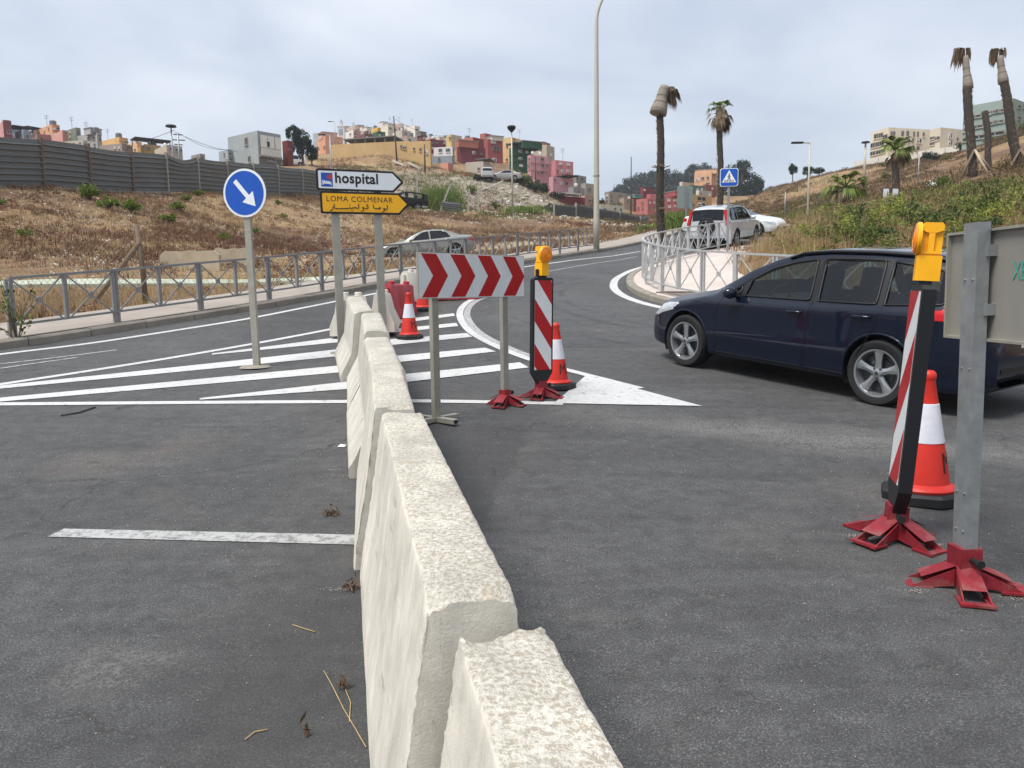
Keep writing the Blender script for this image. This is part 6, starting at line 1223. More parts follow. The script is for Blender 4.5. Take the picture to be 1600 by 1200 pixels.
L_DARK = m_leaf('dark_tree_leaves', ['141f18', '1f2e22', '2c3e2c', '3b4e36'], .6, .15, .08); L_REED = m_leaf('reed_blades', ['4a5c26', '65793a', '84954f', 'a0a968'], .6, .3); L_PALM = m_leaf('palm_green', ['35451d', '4d6128', '6b7c36', '8a8f4c'], .55, .25); L_DEADP = m_leaf('dead_frond', ['3d332a', '5a4c3e', '75654f', '938168'], .85, .15)
def stuff(name, vf, m, label, cat): return tag(link(name, npmesh(name, *vf), m), label, cat, kind='stuff')
bankL = lambda x, y: offroad(x, y) & (x < fx(y) + 60) & (x > fx(y) - 1.0)
def P_left(n, patch, seed, far=72):
    u = RNG.uniform(0, 1, n) ** .7; return scatter(n, -27, 8, 12.5, far, lambda x, y: bankL(x, y) & (x < -6 + (y - 13) * .78 + 3), patch=patch, seed=seed)
P = P_left(36000, .16, 1.3); stuff('dry_grass', blades(P, RNG.uniform(.06, .24, len(P)) * (1 + P[:, 1] * .010), .016, 6), L_DRY, 'pale dry grass on the left bank', 'grass')
P = P_left(46000, .12, 8.1); stuff('brown_scrub', blades(P, RNG.uniform(.06, .22, len(P)) * (1 + P[:, 1] * .010), .022, 7, lean=.9), L_BROWN, 'brown dead scrub on the left bank', 'scrub')
P = P_left(6000, .3, 4.4); stuff('weeds', blades(P, RNG.uniform(.08, .25, len(P)), .02, 6), L_WEED, 'sparse olive weeds on the left bank', 'weeds')
# verge between pavement and green path: long straw
P = scatter(12000, -16, 4, 11, 31, lambda x, y: offroad(x, y, 1.85) & ~offroad(x, y, 5.0)); stuff('straw_verge', blades(P, RNG.uniform(.08, .32, len(P)), .010, 6), L_DRY, 'straw-coloured verge behind the left pavement', 'grass')
# knoll and heaps
P = scatter(16000, -45, 22, 72, 128, lambda x, y: np.ones_like(x, bool), patch=.1, seed=2.2); stuff('knoll_scrub', blades(P, RNG.uniform(.15, .45, len(P)), .06, 5, lean=.9), L_BROWN, 'scrub on the knoll and spoil heaps', 'scrub')
P = scatter(9000, -25, 14, 72, 125, lambda x, y: np.ones_like(x, bool), patch=.13, seed=6.2); stuff('heap_weeds', blades(P, RNG.uniform(.15, .45, len(P)), .07, 6, lean=.9), L_WEED, 'green-brown weeds on the spoil heaps', 'weeds')
# right-hand hill
rh = lambda x, y: (x > 4 + (y - 30) * .05) & inpoly(x, y, CORNER) | ((y > 44) & (x > 8))
L_HILL = m_leaf('hill_scrub_leaves', ['43342a', '5d4a3b', '75604a', '857455'], .9, .1, .15)
P = scatter(110000, 8, 110, 24, 128, rh, patch=.09, seed=9.3); stuff('hill_scrub', blades(P, RNG.uniform(.15, .40, len(P)), .06, 5, lean=.9), L_HILL, 'brown scrub on the right-hand hill', 'scrub')
P = scatter(36000, 8, 110, 24, 128, rh, patch=.05, seed=3.3); stuff('hill_grass', blades(P, RNG.uniform(.15, .36, len(P)), .04, 5, lean=.7), L_DRY, 'dry grass on the right-hand hill', 'grass')
P = scatter(30000, 14, 60, 48, 118, lambda x, y: (np.abs((x - 19) - (y - 50) * .40) < 3.2), patch=.1, seed=5.3); stuff('hill_green', blades(P, RNG.uniform(.2, .6, len(P)), .05, 5), L_WEED, 'strip of green growth running up the right-hand hill', 'grass')
def low_clumps(name, P, rr, hh, n, size, m, label, cat='scrub'):
    k = len(P); r = RNG.uniform(.6, 1.3, k); o = RNG.normal(size=(k, n, 3)); o /= np.linalg.norm(o, axis=2)[..., None]; o[..., 2] = np.abs(o[..., 2]); o *= RNG.uniform(.35, 1, (k, n, 1)) ** .5 * np.array([rr, rr, hh]) * r[:, None, None]
    return stuff(name, leaf_quads((P[:, None] + o).reshape(-1, 3), size, .6, .35), m, label, cat)
P = scatter(6500, 10, 110, 24, 128, rh, patch=.08, seed=1.7); low_clumps('hill_bushes', P, .75, .5, 60, .10, m_leaf('hill_bush_leaves', ['3b3024', '564833', '6c5d40', '7b7048'], .9, .1, .2), 'low brown and olive bushes dotted over the right-hand hill')
P = P_left(5200, .2, 6.6); low_clumps('bank_clumps', P, .28, .22, 46, .045, m_leaf('bank_clump_leaves', ['4a3129', '694839', '7f5e48', '8e7350'], .9, .1, .3), 'low reddish-brown clumps on the left bank')
# the near bank behind the estate car: dense green shrubs with straw at its left end and crest
bk = lambda x, y: inpoly(x, y, CORNER) & (pdist(x, y, CORNL, False) > 3.1 + .5 * np.sin(x * 2.1 + y)) & (y < 28)
def pxx(P): v = P - CAM; z = v @ FW; return 800 + FOC * (v @ RT) / z
P = scatter(30000, 5, 30, 9, 28, bk); q = pxx(P); S = P[(RNG.uniform(size=len(P)) < np.clip((1420 - q) / 160, .42, .95))]; stuff('bank_straw', blades(S, RNG.uniform(.25, .75, len(S)), .013, 6, lean=.5), L_DRY, 'tall straw-coloured grass on the near right bank', 'grass')
def bush_mass(name, n, keep, hr, size, m, label, seed, leaves=130, rr=.55):
    P = scatter(n, 5, 30, 9, 28, bk); P = P[keep(pxx(P))]; V = []; 
    for p in P:
        h = RNG.uniform(*hr); V.append(p + [0, 0, h * .45] + clump_points(leaves, (rr * RNG.uniform(.7, 1.3), rr * RNG.uniform(.7, 1.3), h * .65), 7, flat=.3))
    return stuff(name, leaf_quads(np.concatenate(V), size, .4, .4), m, label, 'shrubs')
BK = [('bank_shrubs', 620, lambda q: (q > 1265 + RNG.uniform(-40, 90, len(q))), (.35, .72), .048, L_GREEN, 'green shrubs covering the near right bank behind the estate car', 150, .6),
      ('bank_yellow_shrubs', 330, lambda q: (q > 1255 + RNG.uniform(-40, 90, len(q))), (.35, .72), .042, m_leaf('yellow_green_leaves', ['5a6628', '7d8a38', '9ba64a', 'b5b964'], .6, .35), 'yellow-green shrubs among the darker ones on the near right bank', 150, .5),
      ('bank_dark_shrubs', 260, lambda q: q > 1290, (.4, .8), .045, m_leaf('deep_green_leaves', ['22301a', '344524', '475a2c', '5f7038'], .6, .25), 'dark green shrubs on the near right bank', 170, .55),
      ('bank_olive_shrubs', 560, lambda q: q > 1200, (.25, .7), .040, L_WEED, 'olive-brown shrubs among the green on the near right bank', 110, .5),
      ('bank_dead_shrubs', 380, lambda q: q > 1215, (.35, .75), .022, L_BROWN, 'dead brown stalks among the shrubs on the near right bank', 120, .4)]
for nm, n_, kp, hr, sz, m_, lab, lv_, rr_ in BK: bush_mass(nm, n_, kp, hr, sz, m_, lab, 1, lv_, rr_)
# single shrubs
def shrub_mesh(seed, n, R3, size, k=12): r = np.random.default_rng(seed); return npmesh('foliage', *leaf_quads(clump_points(n, R3, k, r, .1, .4) + np.array([0, 0, R3[2] * .45]), size, .4, .45, r))
SM = [shrub_mesh(k, 700, (1, 1, .8), .10, 18) for k in range(4)]; STEM = MB()
for k in range(6): a = k * 1.05; STEM.tube([(0, 0, -.2), (.15 * math.cos(a), .15 * math.sin(a), .3), (.5 * math.cos(a), .5 * math.sin(a), .9)], [.05, .04, .015], 5)
stem_me = None
def shrub(p, s, m, label, grp, i, hs=1.0):
    root = empty('shrub', p, random.uniform(0, 6), label, 'shrub', grp); root.scale = (s, s, s * hs)
    for nm, me, mt in (('foliage', SM[i % 4], m), ('stems', stem_me, M_BARK)):
        o = bpy.data.objects.new(nm, me); COL.objects.link(o); o.parent = root
        if not me.materials: me.materials.append(mt)
        o.material_slots[0].link = 'OBJECT'; o.material_slots[0].material = mt
o_ = STEM.build('stems', M_BARK); stem_me = o_.data; bpy.data.objects.remove(o_)
SH = [(140, 303, 20), (170, 320, 17), (206, 325, 17), (278, 324, 12), (263, 343, 14), (290, 309, 9), (40, 368, 12), (351, 371, 9), (399, 362, 8), (2, 313, 9), (435, 318, 6), (443, 338, 6), (310, 303, 8)]
OS = ordinals([q[0] for q in SH]); L_BRIGHT = m_leaf('bright_shrub_leaves', ['3c4a1c', '566a24', '758a33', '97a74c'], .6, .35)
for i, (px, py, r_) in enumerate(SH):
    p = on(gnd(px, py + r_ * .5)); d = depth(p); shrub(p, r_ * d / FOC * 1.25, L_BRIGHT, 'small bright green shrub on the dry left bank, ' + OS[i], 'green shrubs on the left bank', i)
SH = [(1440, 248, 13, 105), (1452, 258, 12, 95), (1494, 237, 13, 100), (1552, 228, 12, 98), (1536, 236, 10, 95), (1470, 256, 10, 90), (1380, 265, 10, 90), (1595, 226, 15, 85), (1375, 252, 8, 112)]
OS = ordinals([q[0] for q in SH[:4]]) + ordinals([q[0] for q in SH[4:]])
for i, (px, py, r_, d) in enumerate(SH): p = on(colat(px, d)); shrub(p, r_ * d / FOC * 1.1, L_DARK if i in (0, 1, 2, 3) else L_WEED, ('dark rounded shrub on the upper right hill, ' if i in (0, 1, 2, 3) else 'olive rounded shrub on the upper right hill, ') + OS[i], 'dark shrubs on the right hill' if i in (0, 1, 2, 3) else 'olive shrubs on the right hill', i)
SH = [(820, 290, 14, 112), (838, 296, 14, 110), (850, 290, 12, 116), (805, 284, 12, 114), (870, 300, 12, 114), (748, 284, 8, 108), (740, 300, 9, 100), (860, 320, 10, 96), (785, 278, 9, 116), (775, 322, 8, 90), (925, 310, 14, 128), (940, 318, 14, 130), (962, 316, 12, 140), (800, 326, 9, 85), (840, 325, 10, 88)]
OD = ordinals([q[0] for i, q in enumerate(SH) if i % 3]); OG = ordinals([q[0] for i, q in enumerate(SH) if not i % 3]); OS = [OD.pop(0) if i % 3 else OG.pop(0) for i in range(len(SH))]
for i, (px, py, r_, d) in enumerate(SH): p = on(colat(px, d)); t = at(px, py + r_ * .6, d); shrub((p[0], p[1], max(p[2], t[2] - 1.0)) if False else p, r_ * d / FOC * 1.2, L_DARK if i % 3 else L_GREEN, ('dark bush on the slope below the pink houses, ' if i % 3 else 'greener bush on the slope below the pink houses, ') + OS[i], 'dark bushes below the village' if i % 3 else 'green bushes below the village', i, 1.2)
# plant growing out of the left kerb, oleander with white flowers on the bank
p = gH(28, 540); p[2] += .05; root = empty('kerb_plant', p, 0, 'straggly green plant growing at the kerb at far left', 'plant'); mb = MB(); LV = []
for k in range(9):
    a = RNG.uniform(0, 6.28); r_ = RNG.uniform(.15, .4); h = RNG.uniform(.3, .95) if k else 1.25; pts = [(0, 0, 0), (r_ * .4 * math.cos(a), r_ * .4 * math.sin(a), h * .55), (r_ * math.cos(a), r_ * math.sin(a), h)]; mb.tube(pts, [.008, .006, .003], 5); LV.append(np.array([np.array(pts[1]) * (1 - t) + np.array(pts[2]) * t for t in RNG.uniform(-.3, 1, 14)]) + RNG.normal(0, .03, (14, 3)))
mb.build('stem', M_BARK, root); link('leaves', npmesh('leaves', *leaf_quads(np.concatenate(LV), .032, .3, .6)), L_GREEN, root)
p = on(gnd(1465, 318)); root = empty('oleander', p, 0, 'upright green bush with a few white flowers on the near right bank', 'shrub'); link('foliage', npmesh('foliage', *leaf_quads(clump_points(1300, (.5, .5, .8), 12, flat=.3) + [0, 0, .6], .085, .9, .22)), L_GREEN, root); MB().tube([(0, 0, -.1), (.05, 0, .6), (0, .05, 1.1)], [.03, .02, .01], 6).build('stem', M_BARK, root)
link('flowers', npmesh('flowers', *leaf_quads(RNG.normal(0, .07, (26, 3)) + [-.42, -.3, .75], .028, .5, .9)), M_SIGNW, root)
# reeds
def reeds(px, d, wpx, hpx, n, label, m=L_REED):
    p = on(colat(px, d)); k = d / FOC; root = empty('reed_clump', p, 0, label, 'reeds'); Q = np.c_[RNG.normal(0, wpx * k * .24, n), RNG.normal(0, wpx * k * .16, n), np.zeros(n)]; v, f = blades(Q, np.full(n, hpx * k), .09, 4, lean=.55); link('blades', npmesh('blades', v, f), m, root); 
    c = np.c_[RNG.normal(0, wpx * k * .25, n * 2), RNG.normal(0, wpx * k * .16, n * 2), RNG.uniform(.1, .85, n * 2) * hpx * k]; link('leaves', npmesh('leaves', *leaf_quads(c, .28, 1.0, .16)), m, root)
reeds(690, 83, 62, 38, 420, 'bright green reed clump beside the leaning concrete post'); reeds(1060, 46, 46, 30, 420, 'reed bed left of the silver four-wheel-drive'); reeds(1012, 60, 22, 14, 120, 'low yellow-green growth at the end of the far fence'); reeds(820, 80, 50, 12, 240, 'low green growth at the foot of the spoil heap')
# trees
def tree_meshes(seed, n, R3, size, k=26): r = np.random.default_rng(seed); return npmesh('crown', *leaf_quads(clump_points(n, R3, k, r, .35), size, .2, .6, r))
CR = [tree_meshes(k, 2400, (1, 1, 1), .075, 24) for k in range(5)]; trunk_mb = MB(); trunk_mb.tube([(0, 0, -1.8), (.03, 0, -.6), (0, .03, .3)], [.10, .07, .03], 7)
for k in range(5): a = k * 1.3; trunk_mb.tube([(.02, 0, -.6 + .12 * k), (.35 * math.cos(a), .35 * math.sin(a), -.1 + .1 * k), (.55 * math.cos(a), .55 * math.sin(a), .3 + .08 * k)], [.04, .025, .01], 5)
o_ = trunk_mb.build('trunk', M_BARK); trunk_me = o_.data; bpy.data.objects.remove(o_)
def tree(px, py, rx, rz, d, i, label, grp, m=L_DARK):
    c = at(px, py, d); k = d / FOC; root = empty('tree', (c[0], c[1], c[2]), i * 1.7, label, 'tree', grp); root.scale = (rx * k, rx * k, rz * k)
    for nm, me, mt in (('crown', CR[i % 5], m), ('trunk', trunk_me, M_BARK)):
        o = bpy.data.objects.new(nm, me); COL.objects.link(o); o.parent = root
        if not me.materials: me.materials.append(mt)
FT = [(958, 305, 14, 9), (972, 298, 18, 13), (985, 291, 20, 15), (1002, 286, 22, 17), (1018, 281, 22, 17), (1032, 285, 20, 18), (1046, 278, 20, 16), (1058, 287, 18, 16), (1012, 300, 26, 16), (985, 306, 22, 12), (1040, 302, 24, 14), (1068, 279, 13, 17), (1085, 270, 17, 16), (1099, 268, 15, 14), (1078, 290, 22, 16), (1112, 276, 16, 16), (1100, 290, 20, 16)]
OS = ordinals([q[0] + q[1] * .01 for q in FT])
for i, (px, py, rx, rz) in enumerate(FT): tree(px, py, rx, rz, 330 + (i * 37 % 40), i, 'dark tree of the wood on the far hill, ' + OS[i], 'trees of the far wood')
FT = [(1160, 262, 15, 14), (1148, 276, 26, 20), (1168, 284, 24, 18), (1140, 298, 28, 22), (1172, 300, 22, 20), (1188, 290, 10, 10), (1130, 318, 22, 18), (1155, 318, 26, 18), (1108, 322, 10, 12)]
OS = ordinals([q[0] + q[1] * .01 for q in FT])
for i, (px, py, rx, rz) in enumerate(FT): tree(px, py, rx, rz, 215 + (i * 13 % 25), i + 2, 'dark tree of the clump behind the blue pedestrian sign, ' + OS[i], 'trees behind the pedestrian sign')
for i, (px, py, rx, rz, s) in enumerate([(1239, 264, 9, 11, 'left tree of the three on the right-hand ridge'), (1262, 267, 12, 8, 'middle tree of the three on the right-hand ridge'), (1280, 267, 12, 6, 'right tree of the three on the right-hand ridge')]): tree(px, py, rx, rz, 126, i + 1, s, 'trees on the right ridge')
for i, (px, py, rx, rz, s) in enumerate([(458, 208, 13, 15, 'tall dark eucalyptus right of the grey house, left stem'), (472, 222, 20, 26, 'tall dark eucalyptus right of the grey house, main crown'), (487, 240, 14, 14, 'low dark tree at the right of the eucalyptus'), (452, 235, 10, 14, 'low dark tree between the red outbuilding and the eucalyptus')]): tree(px, py, rx, rz, 101 + i, i, s, 'trees beside the grey house')
# ------------------------------------------------------------------ palms
M_TRUNK = mat('palm_trunk', '352d26', .95, 0, .3, 5, .8, 16); M_BOOT = mat('palm_leaf_bases', '7a6c5a', .9, 0, .4, 9); M_MAT = mat('reed_matting', '857d73', .9, 0, .2, 14, .6, 40, .3, 0, '6b5b48', 'Object', (6, 6, .6)); M_STAKE = mat('stake_wood', 'b3a48c', .85, 0, .15, 6)
def fan(mb, o, dr, ln, n=11, spread=1.9, droop=.3, petiole=.5):
    o = np.array(o, float); dr = np.array(dr, float); dr /= np.linalg.norm(dr); u = np.cross(dr, [0, 0, 1]); u /= (np.linalg.norm(u) + 1e-9); w_ = np.cross(u, dr); c = o + dr * ln * petiole
    mb.tube([o, o + dr * ln * petiole * .5, c], [.03, .025, .02], 4, False)
    for k in range(n):
        a = (k / (n - 1) - .5) * spread; e = dr * math.cos(a) + u * math.sin(a); L2 = ln * .62 * (1 - .25 * abs(a) / spread); p1 = c + e * L2 * .55; p2 = c + e * L2 - np.array([0, 0, droop * L2]); s = np.cross(e, w_); s /= np.linalg.norm(s); s = s * .045 * ln
        mb.add([c, p1 - s, p2, p1 + s + w_ * .02], [(0, 1, 2, 3)])
def palm(base, top, r0, r1, label, kind, seed, crown=1.0):
    rn = np.random.default_rng(seed); base = np.array(base); top = np.array(top) - base; h = np.linalg.norm(top); root = empty('palm_tree', base, 0, label, 'palm'); S = np.linspace(0, 1, 22); P = [top * s + np.array([.06 * math.sin(s * 5 + seed), .05 * math.cos(s * 4), 0]) * (s * (1 - s) * 4) for s in S]; P[0] = P[0] - [0, 0, .5]
    MB().tube(P, [(r0 + (r1 - r0) * s) * (1 + .06 * math.sin(s * 60 + seed)) for s in S], 12).build('trunk', M_TRUNK, root, True)
    mb = MB(); ax = top / h
    for k in range(int(h * 55)):
        s = rn.uniform(.04, .99); a = rn.uniform(0, 6.28); c = top * s; r_ = (r0 + (r1 - r0) * s); e = np.array([math.cos(a), math.sin(a), 0]); t = np.array([-math.sin(a), math.cos(a), 0]); q = c + e * r_ * .94; L2 = r_ * rn.uniform(.2, .55) * (1.8 if rn.uniform() < .05 else 1)
        mb.add([q - t * r_ * .16, q + t * r_ * .16, q + e * L2 * .55 + ax * L2 * 1.1 + t * r_ * .07, q + e * L2 * .55 + ax * L2 * 1.1 - t * r_ * .07, q + ax * r_ * .35], [(0, 1, 2, 3), (0, 3, 4), (1, 4, 2)])
    mb.build('leaf_bases', M_BOOT, root)
    return root, top, ax, rn
def wrap(root, p0, p1, ra, rb, n=18):
    p0 = np.array(p0); p1 = np.array(p1); S = np.linspace(0, 1, 10); o = MB().tube([p0 + (p1 - p0) * s for s in S], [ra + (rb - ra) * s + .02 * math.sin(s * 9) for s in S], n).build('reed_mat_wrap', M_MAT, root, True); e = (p1 - p0) / np.linalg.norm(p1 - p0)
    for s in (.12, .38, .62, .86): q = p0 + (p1 - p0) * s; MB().tube([q - e * .012, q + e * .012], [(ra + (rb - ra) * s) * 1.03 + .012] * 2, n, False).build('tie', mat('tie_wire', '4c463f', .8), o)
def hang(root, o, n, ln, rn, off, spread, mat_=L_DEADP):
    for k in range(n):
        a = rn.uniform(0, 6.28); r_ = rn.uniform(.0, spread); p = np.array(o) + [off * rn.uniform(.2, 1) + r_ * math.cos(a), r_ * math.sin(a), rn.uniform(-.05, .15)]; L2 = ln * rn.uniform(.5, 1.1); d = np.array([off * .35 * rn.uniform(.2, 1.3), rn.normal(0, .08), -1]); d /= np.linalg.norm(d); t = np.array([math.cos(a), math.sin(a), 0]) * .045; mb = MB(); mb.add([np.array(o) + [0, 0, .1], p - t, p + d * L2 * .6 - t * 1.2, p + d * L2, p + d * L2 * .6 + t * 1.2, p + t], [(0, 1, 5), (1, 2, 4, 5), (2, 3, 4)]); mb.build('dead_frond', mat_, root)
def dead_fronds(root, o, n, ln, rn, bias=None, mat_=L_DEADP, name='dead_frond', el=(-.9, .5)):
    for k in range(n):
        a = rn.uniform(0, 6.28) if bias is None else bias + rn.normal(0, .8); z = rn.uniform(*el); mb = MB(); d = (math.cos(a), math.sin(a), z); fan(mb, o, d, ln * rn.uniform(.7, 1.1), 9, 1.3, .75 if z < .2 else .4, .45); mb.build(name, mat_, root)
d = 36; b = on(colat(1034, d)); t = at(1031, 182, d); k = d / FOC
root, top, ax, rn = palm(b, t, .19, .165, 'palm with a reed-wrapped leaning head behind the corner railing', 0, 3); t0 = np.array(at(1028, 178, d)) - b; t1 = np.array(at(1039, 135, d)) - b; wrap(root, t0, t1, .40, .20); dead_fronds(root, t1 + [.12, 0, -.05], 18, .75, rn, 0.0, el=(-1.6, -.1))
for zz in (4.0, 2.0): [MB().bar(top * (zz / np.linalg.norm(top)), top * (zz / np.linalg.norm(top)) + np.array([math.cos(a) * .42, math.sin(a) * .42, .12]), .07, .04).build('cut_stub', M_BOOT, root) for a in rn.uniform(0, 6.28, 6)]
d = 47; b = on(colat(1125, d)); t = at(1124, 196, d); root, top, ax, rn = palm(b, t, .20, .17, 'tall palm with a small ragged crown behind the pedestrian sign', 0, 5); hd = np.array(at(1126, 176, d)) - b
MB().tube([top - ax * .4, hd + ax * .2], [.20, .30], 10).build('crown_shaft', M_BOOT, root, True); dead_fronds(root, hd, 34, .95, rn, el=(-2.2, -.1)); dead_fronds(root, hd + [0, 0, .2], 20, .9, rn, None, L_PALM, 'green_frond', (.0, 1.6))
d = 45; b = on(colat(1513, d)); t = at(1511, 135, d); root, top, ax, rn = palm(b, t, .24, .235, 'tall propped palm with a narrow reed wrap, left of the pair', 0, 7); t0 = np.array(at(1513, 139, d)) - b; t1 = np.array(at(1508, 88, d)) - b; wrap(root, t0, t1, .27, .15); hang(root, np.array(at(1507, 78, d)) - b, 46, 1.15, rn, -.42, .22); hang(root, np.array(at(1509, 78, d)) - b, 16, .7, rn, .22, .15)
for x, y in ((-1.0, -.3), (.55, -.7), (1.35, .2)): MB().tube([(0, 0, 1.55), (x, y, TM(b[0] + x, b[1] + y) - b[2] - .1)], [.06, .07], 7).build('prop', M_STAKE if x != -1.0 else M_WOOD, root, True)
d = 44; b = on(colat(1583, d)); t = at(1568, 126, d); root, top, ax, rn = palm(b, t, .25, .225, 'tall leaning palm with a narrow reed wrap, right of the pair', 0, 9); t0 = np.array(at(1568, 130, d)) - b; t1 = np.array(at(1562, 88, d)) - b; wrap(root, t0, t1, .27, .15); hang(root, np.array(at(1561, 79, d)) - b, 40, .95, rn, -.34, .20); hang(root, np.array(at(1562, 79, d)) - b, 16, .7, rn, .22, .15)
for x, y in ((-.9, -.4), (.35, -.8)): MB().tube([(0, 0, 1.0), (x, y, TM(b[0] + x, b[1] + y) - b[2] - .1)], [.06, .07], 7).build('prop', M_WOOD, root, True)
d = 49; b = on(colat(1538, d)); t = at(1539, 175, d); root, top, ax, rn = palm(b, t, .18, .19, 'short headless dead palm trunk between the two tall palms', 0, 11)
d = 41; b = on(colat(1394, d)); t = at(1400, 240, d); root, top, ax, rn = palm(b, t, .20, .17, 'small palm with a full green crown on the right slope', 0, 13); dead_fronds(root, top + [0, 0, .1], 14, .8, rn, el=(-1.5, -.2)); dead_fronds(root, top + [0, 0, .2], 34, 1.15, rn, None, L_PALM, 'green_frond', (-.2, 1.4))
d = 36; b = on(colat(1322, d)); t = at(1321, 296, d); root, top, ax, rn = palm(b, t, .22, .20, 'low bushy palm with wide fronds on the right slope', 0, 17); dead_fronds(root, top, 8, .8, rn, el=(-1.4, -.3)); dead_fronds(root, top + [0, 0, .1], 26, 1.1, rn, None, L_PALM, 'green_frond', (-.3, 1.3))
# ------------------------------------------------------------------ things lying about
TMv2 = lambda x, y: TMv(np.asarray(x), np.asarray(y))
M_STONE = mat('pale_stone', 'a99f90', .95, 0, .25, 4, .5, 20); M_LITTER = mat('white_litter', 'd4d2cc', .7, 0, .1, 4)
def rock_mesh(seed, fl=.6):
    b = bmesh.new(); bmesh.ops.create_icosphere(b, subdivisions=2, radius=1)
    for v_ in b.verts: n = mnoise.fractal(v_.co * 1.3 + Vector((seed * 3.1, 0, 0)), 1, 2, 3); v_.co *= 1 + .45 * n; v_.co.z *= fl
    me = bpy.data.meshes.new('rock'); b.to_mesh(me); b.free(); return me
RK = [rock_mesh(k) for k in range(6)]
for me in RK: me.materials.append(M_STONE)
def rock(p, s, m, label, cat, grp, name='stone'):
    o = bpy.data.objects.new(name, random.choice(RK)); COL.objects.link(o); o.location = [float(c) for c in p]; o.scale = (s * random.uniform(.7, 1.3), s * random.uniform(.7, 1.2), s * random.uniform(.5, .9)); o.rotation_euler = (random.uniform(-.3, .3), random.uniform(-.3, .3), random.uniform(0, 6)); o.material_slots[0].link = 'OBJECT'; o.material_slots[0].material = m; tag(o, label, cat, grp, 'thing')
rs = random.Random(5)
for k in range(120):
    px, py = rs.uniform(0, 900), rs.uniform(305, 395)
    if py < 300 + px * .02: continue
    p = on(gnd(px, py, TMv2)); d = depth(p)
    if d > 90 or bool(inpoly(p[0], p[1], ROAD)): continue
    if k % 3 == 0: rock(p, rs.uniform(1.0, 2.6) * d / FOC, M_LITTER, 'scrap of white litter on the left bank', 'litter', 'white litter on the left bank', 'litter')
    else: rock(p, rs.uniform(1.2, 3.6) * d / FOC, M_STONE, 'pale stone lying on the left bank', 'stone', 'stones on the left bank')
for k in range(40):
    px, py = rs.uniform(780, 850), rs.uniform(290, 325)
    p = on(gnd(px, py, TMv2)); d = depth(p)
    if d < 200: rock(p, rs.uniform(1.5, 4.5) * d / FOC, M_LITTER if k % 2 else M_STONE, 'dumped white rubbish on the spoil heap' if k % 2 else 'grey boulder on the spoil heap', 'litter' if k % 2 else 'stone', 'rubbish on the spoil heap' if k % 2 else 'boulders on the spoil heap', 'rubbish' if k % 2 else 'boulder')
for k in range(60):
    px, py = rs.uniform(540, 840), rs.uniform(282, 330); p = on(gnd(px, py, TMv2)); d = depth(p)
    if 70 < d < 200: rock(p, rs.uniform(1.5, 5) * d / FOC, M_STONE, 'grey boulder on the spoil heap', 'stone', 'boulders on the spoil heap', 'boulder')
for k in range(34):
    px, py = rs.uniform(955, 1000), rs.uniform(362, 385); p = on(gnd(px, py, TMv2)); d = depth(p)
    if d < 90: rock(p, rs.uniform(.8, 2.6) * d / FOC, M_STONE, 'sandy stone on the bare ground beyond the bend', 'stone', 'stones beyond the bend')
for k in range(26):
    px, py = rs.uniform(1195, 1245), rs.uniform(352, 372); p = on(gnd(px, py, TMv2)); d = depth(p); rock(p, rs.uniform(1.2, 3.2) * d / FOC, M_STONE, 'brown stone by the white car', 'stone', 'stones by the white car')
def gravel(name, pts, s0, s1, m, label):
    n = len(pts); t = np.array([(1, 1, 1), (1, -1, -1), (-1, 1, -1), (-1, -1, 1)]) * .6; a = RNG.uniform(0, 6.28, n); s = RNG.uniform(s0, s1, n); v = np.repeat(pts, 4, 0).reshape(n, 4, 3); ca, sa = np.cos(a)[:, None], np.sin(a)[:, None]; tt = t[None] * s[:, None, None] * RNG.uniform(.6, 1.3, (n, 4, 3)); q = tt.copy(); q[..., 0] = tt[..., 0] * ca - tt[..., 1] * sa; q[..., 1] = tt[..., 0] * sa + tt[..., 1] * ca
    f = np.array([(0, 1, 2), (0, 3, 1), (0, 2, 3), (1, 3, 2)])[None] + 4 * np.arange(n)[:, None, None]; return tag(link(name, npmesh(name, (v + q).reshape(-1, 3), f.reshape(-1, 3)), m), label, 'gravel', kind='stuff')
P = scatter(26000, -26, 10, 13, 75, lambda x, y: offroad(x, y, 2.2), patch=.2, seed=2); gravel('bank_gravel', P, .02, .09, M_STONE, 'small stones strewn over the left bank')
P = scatter(6000, -24, 14, 72, 112, lambda x, y: np.ones_like(x, bool), patch=.2, seed=12); gravel('heap_rubble', P, .06, .30, M_STONE, 'rubble covering the spoil heaps')
P = scatter(3500, 3, 14, 36, 60, lambda x, y: offroad(x, y, .3)); gravel('sand_gravel', P, .02, .10, M_STONE, 'gravel on the bare ground beyond the bend')
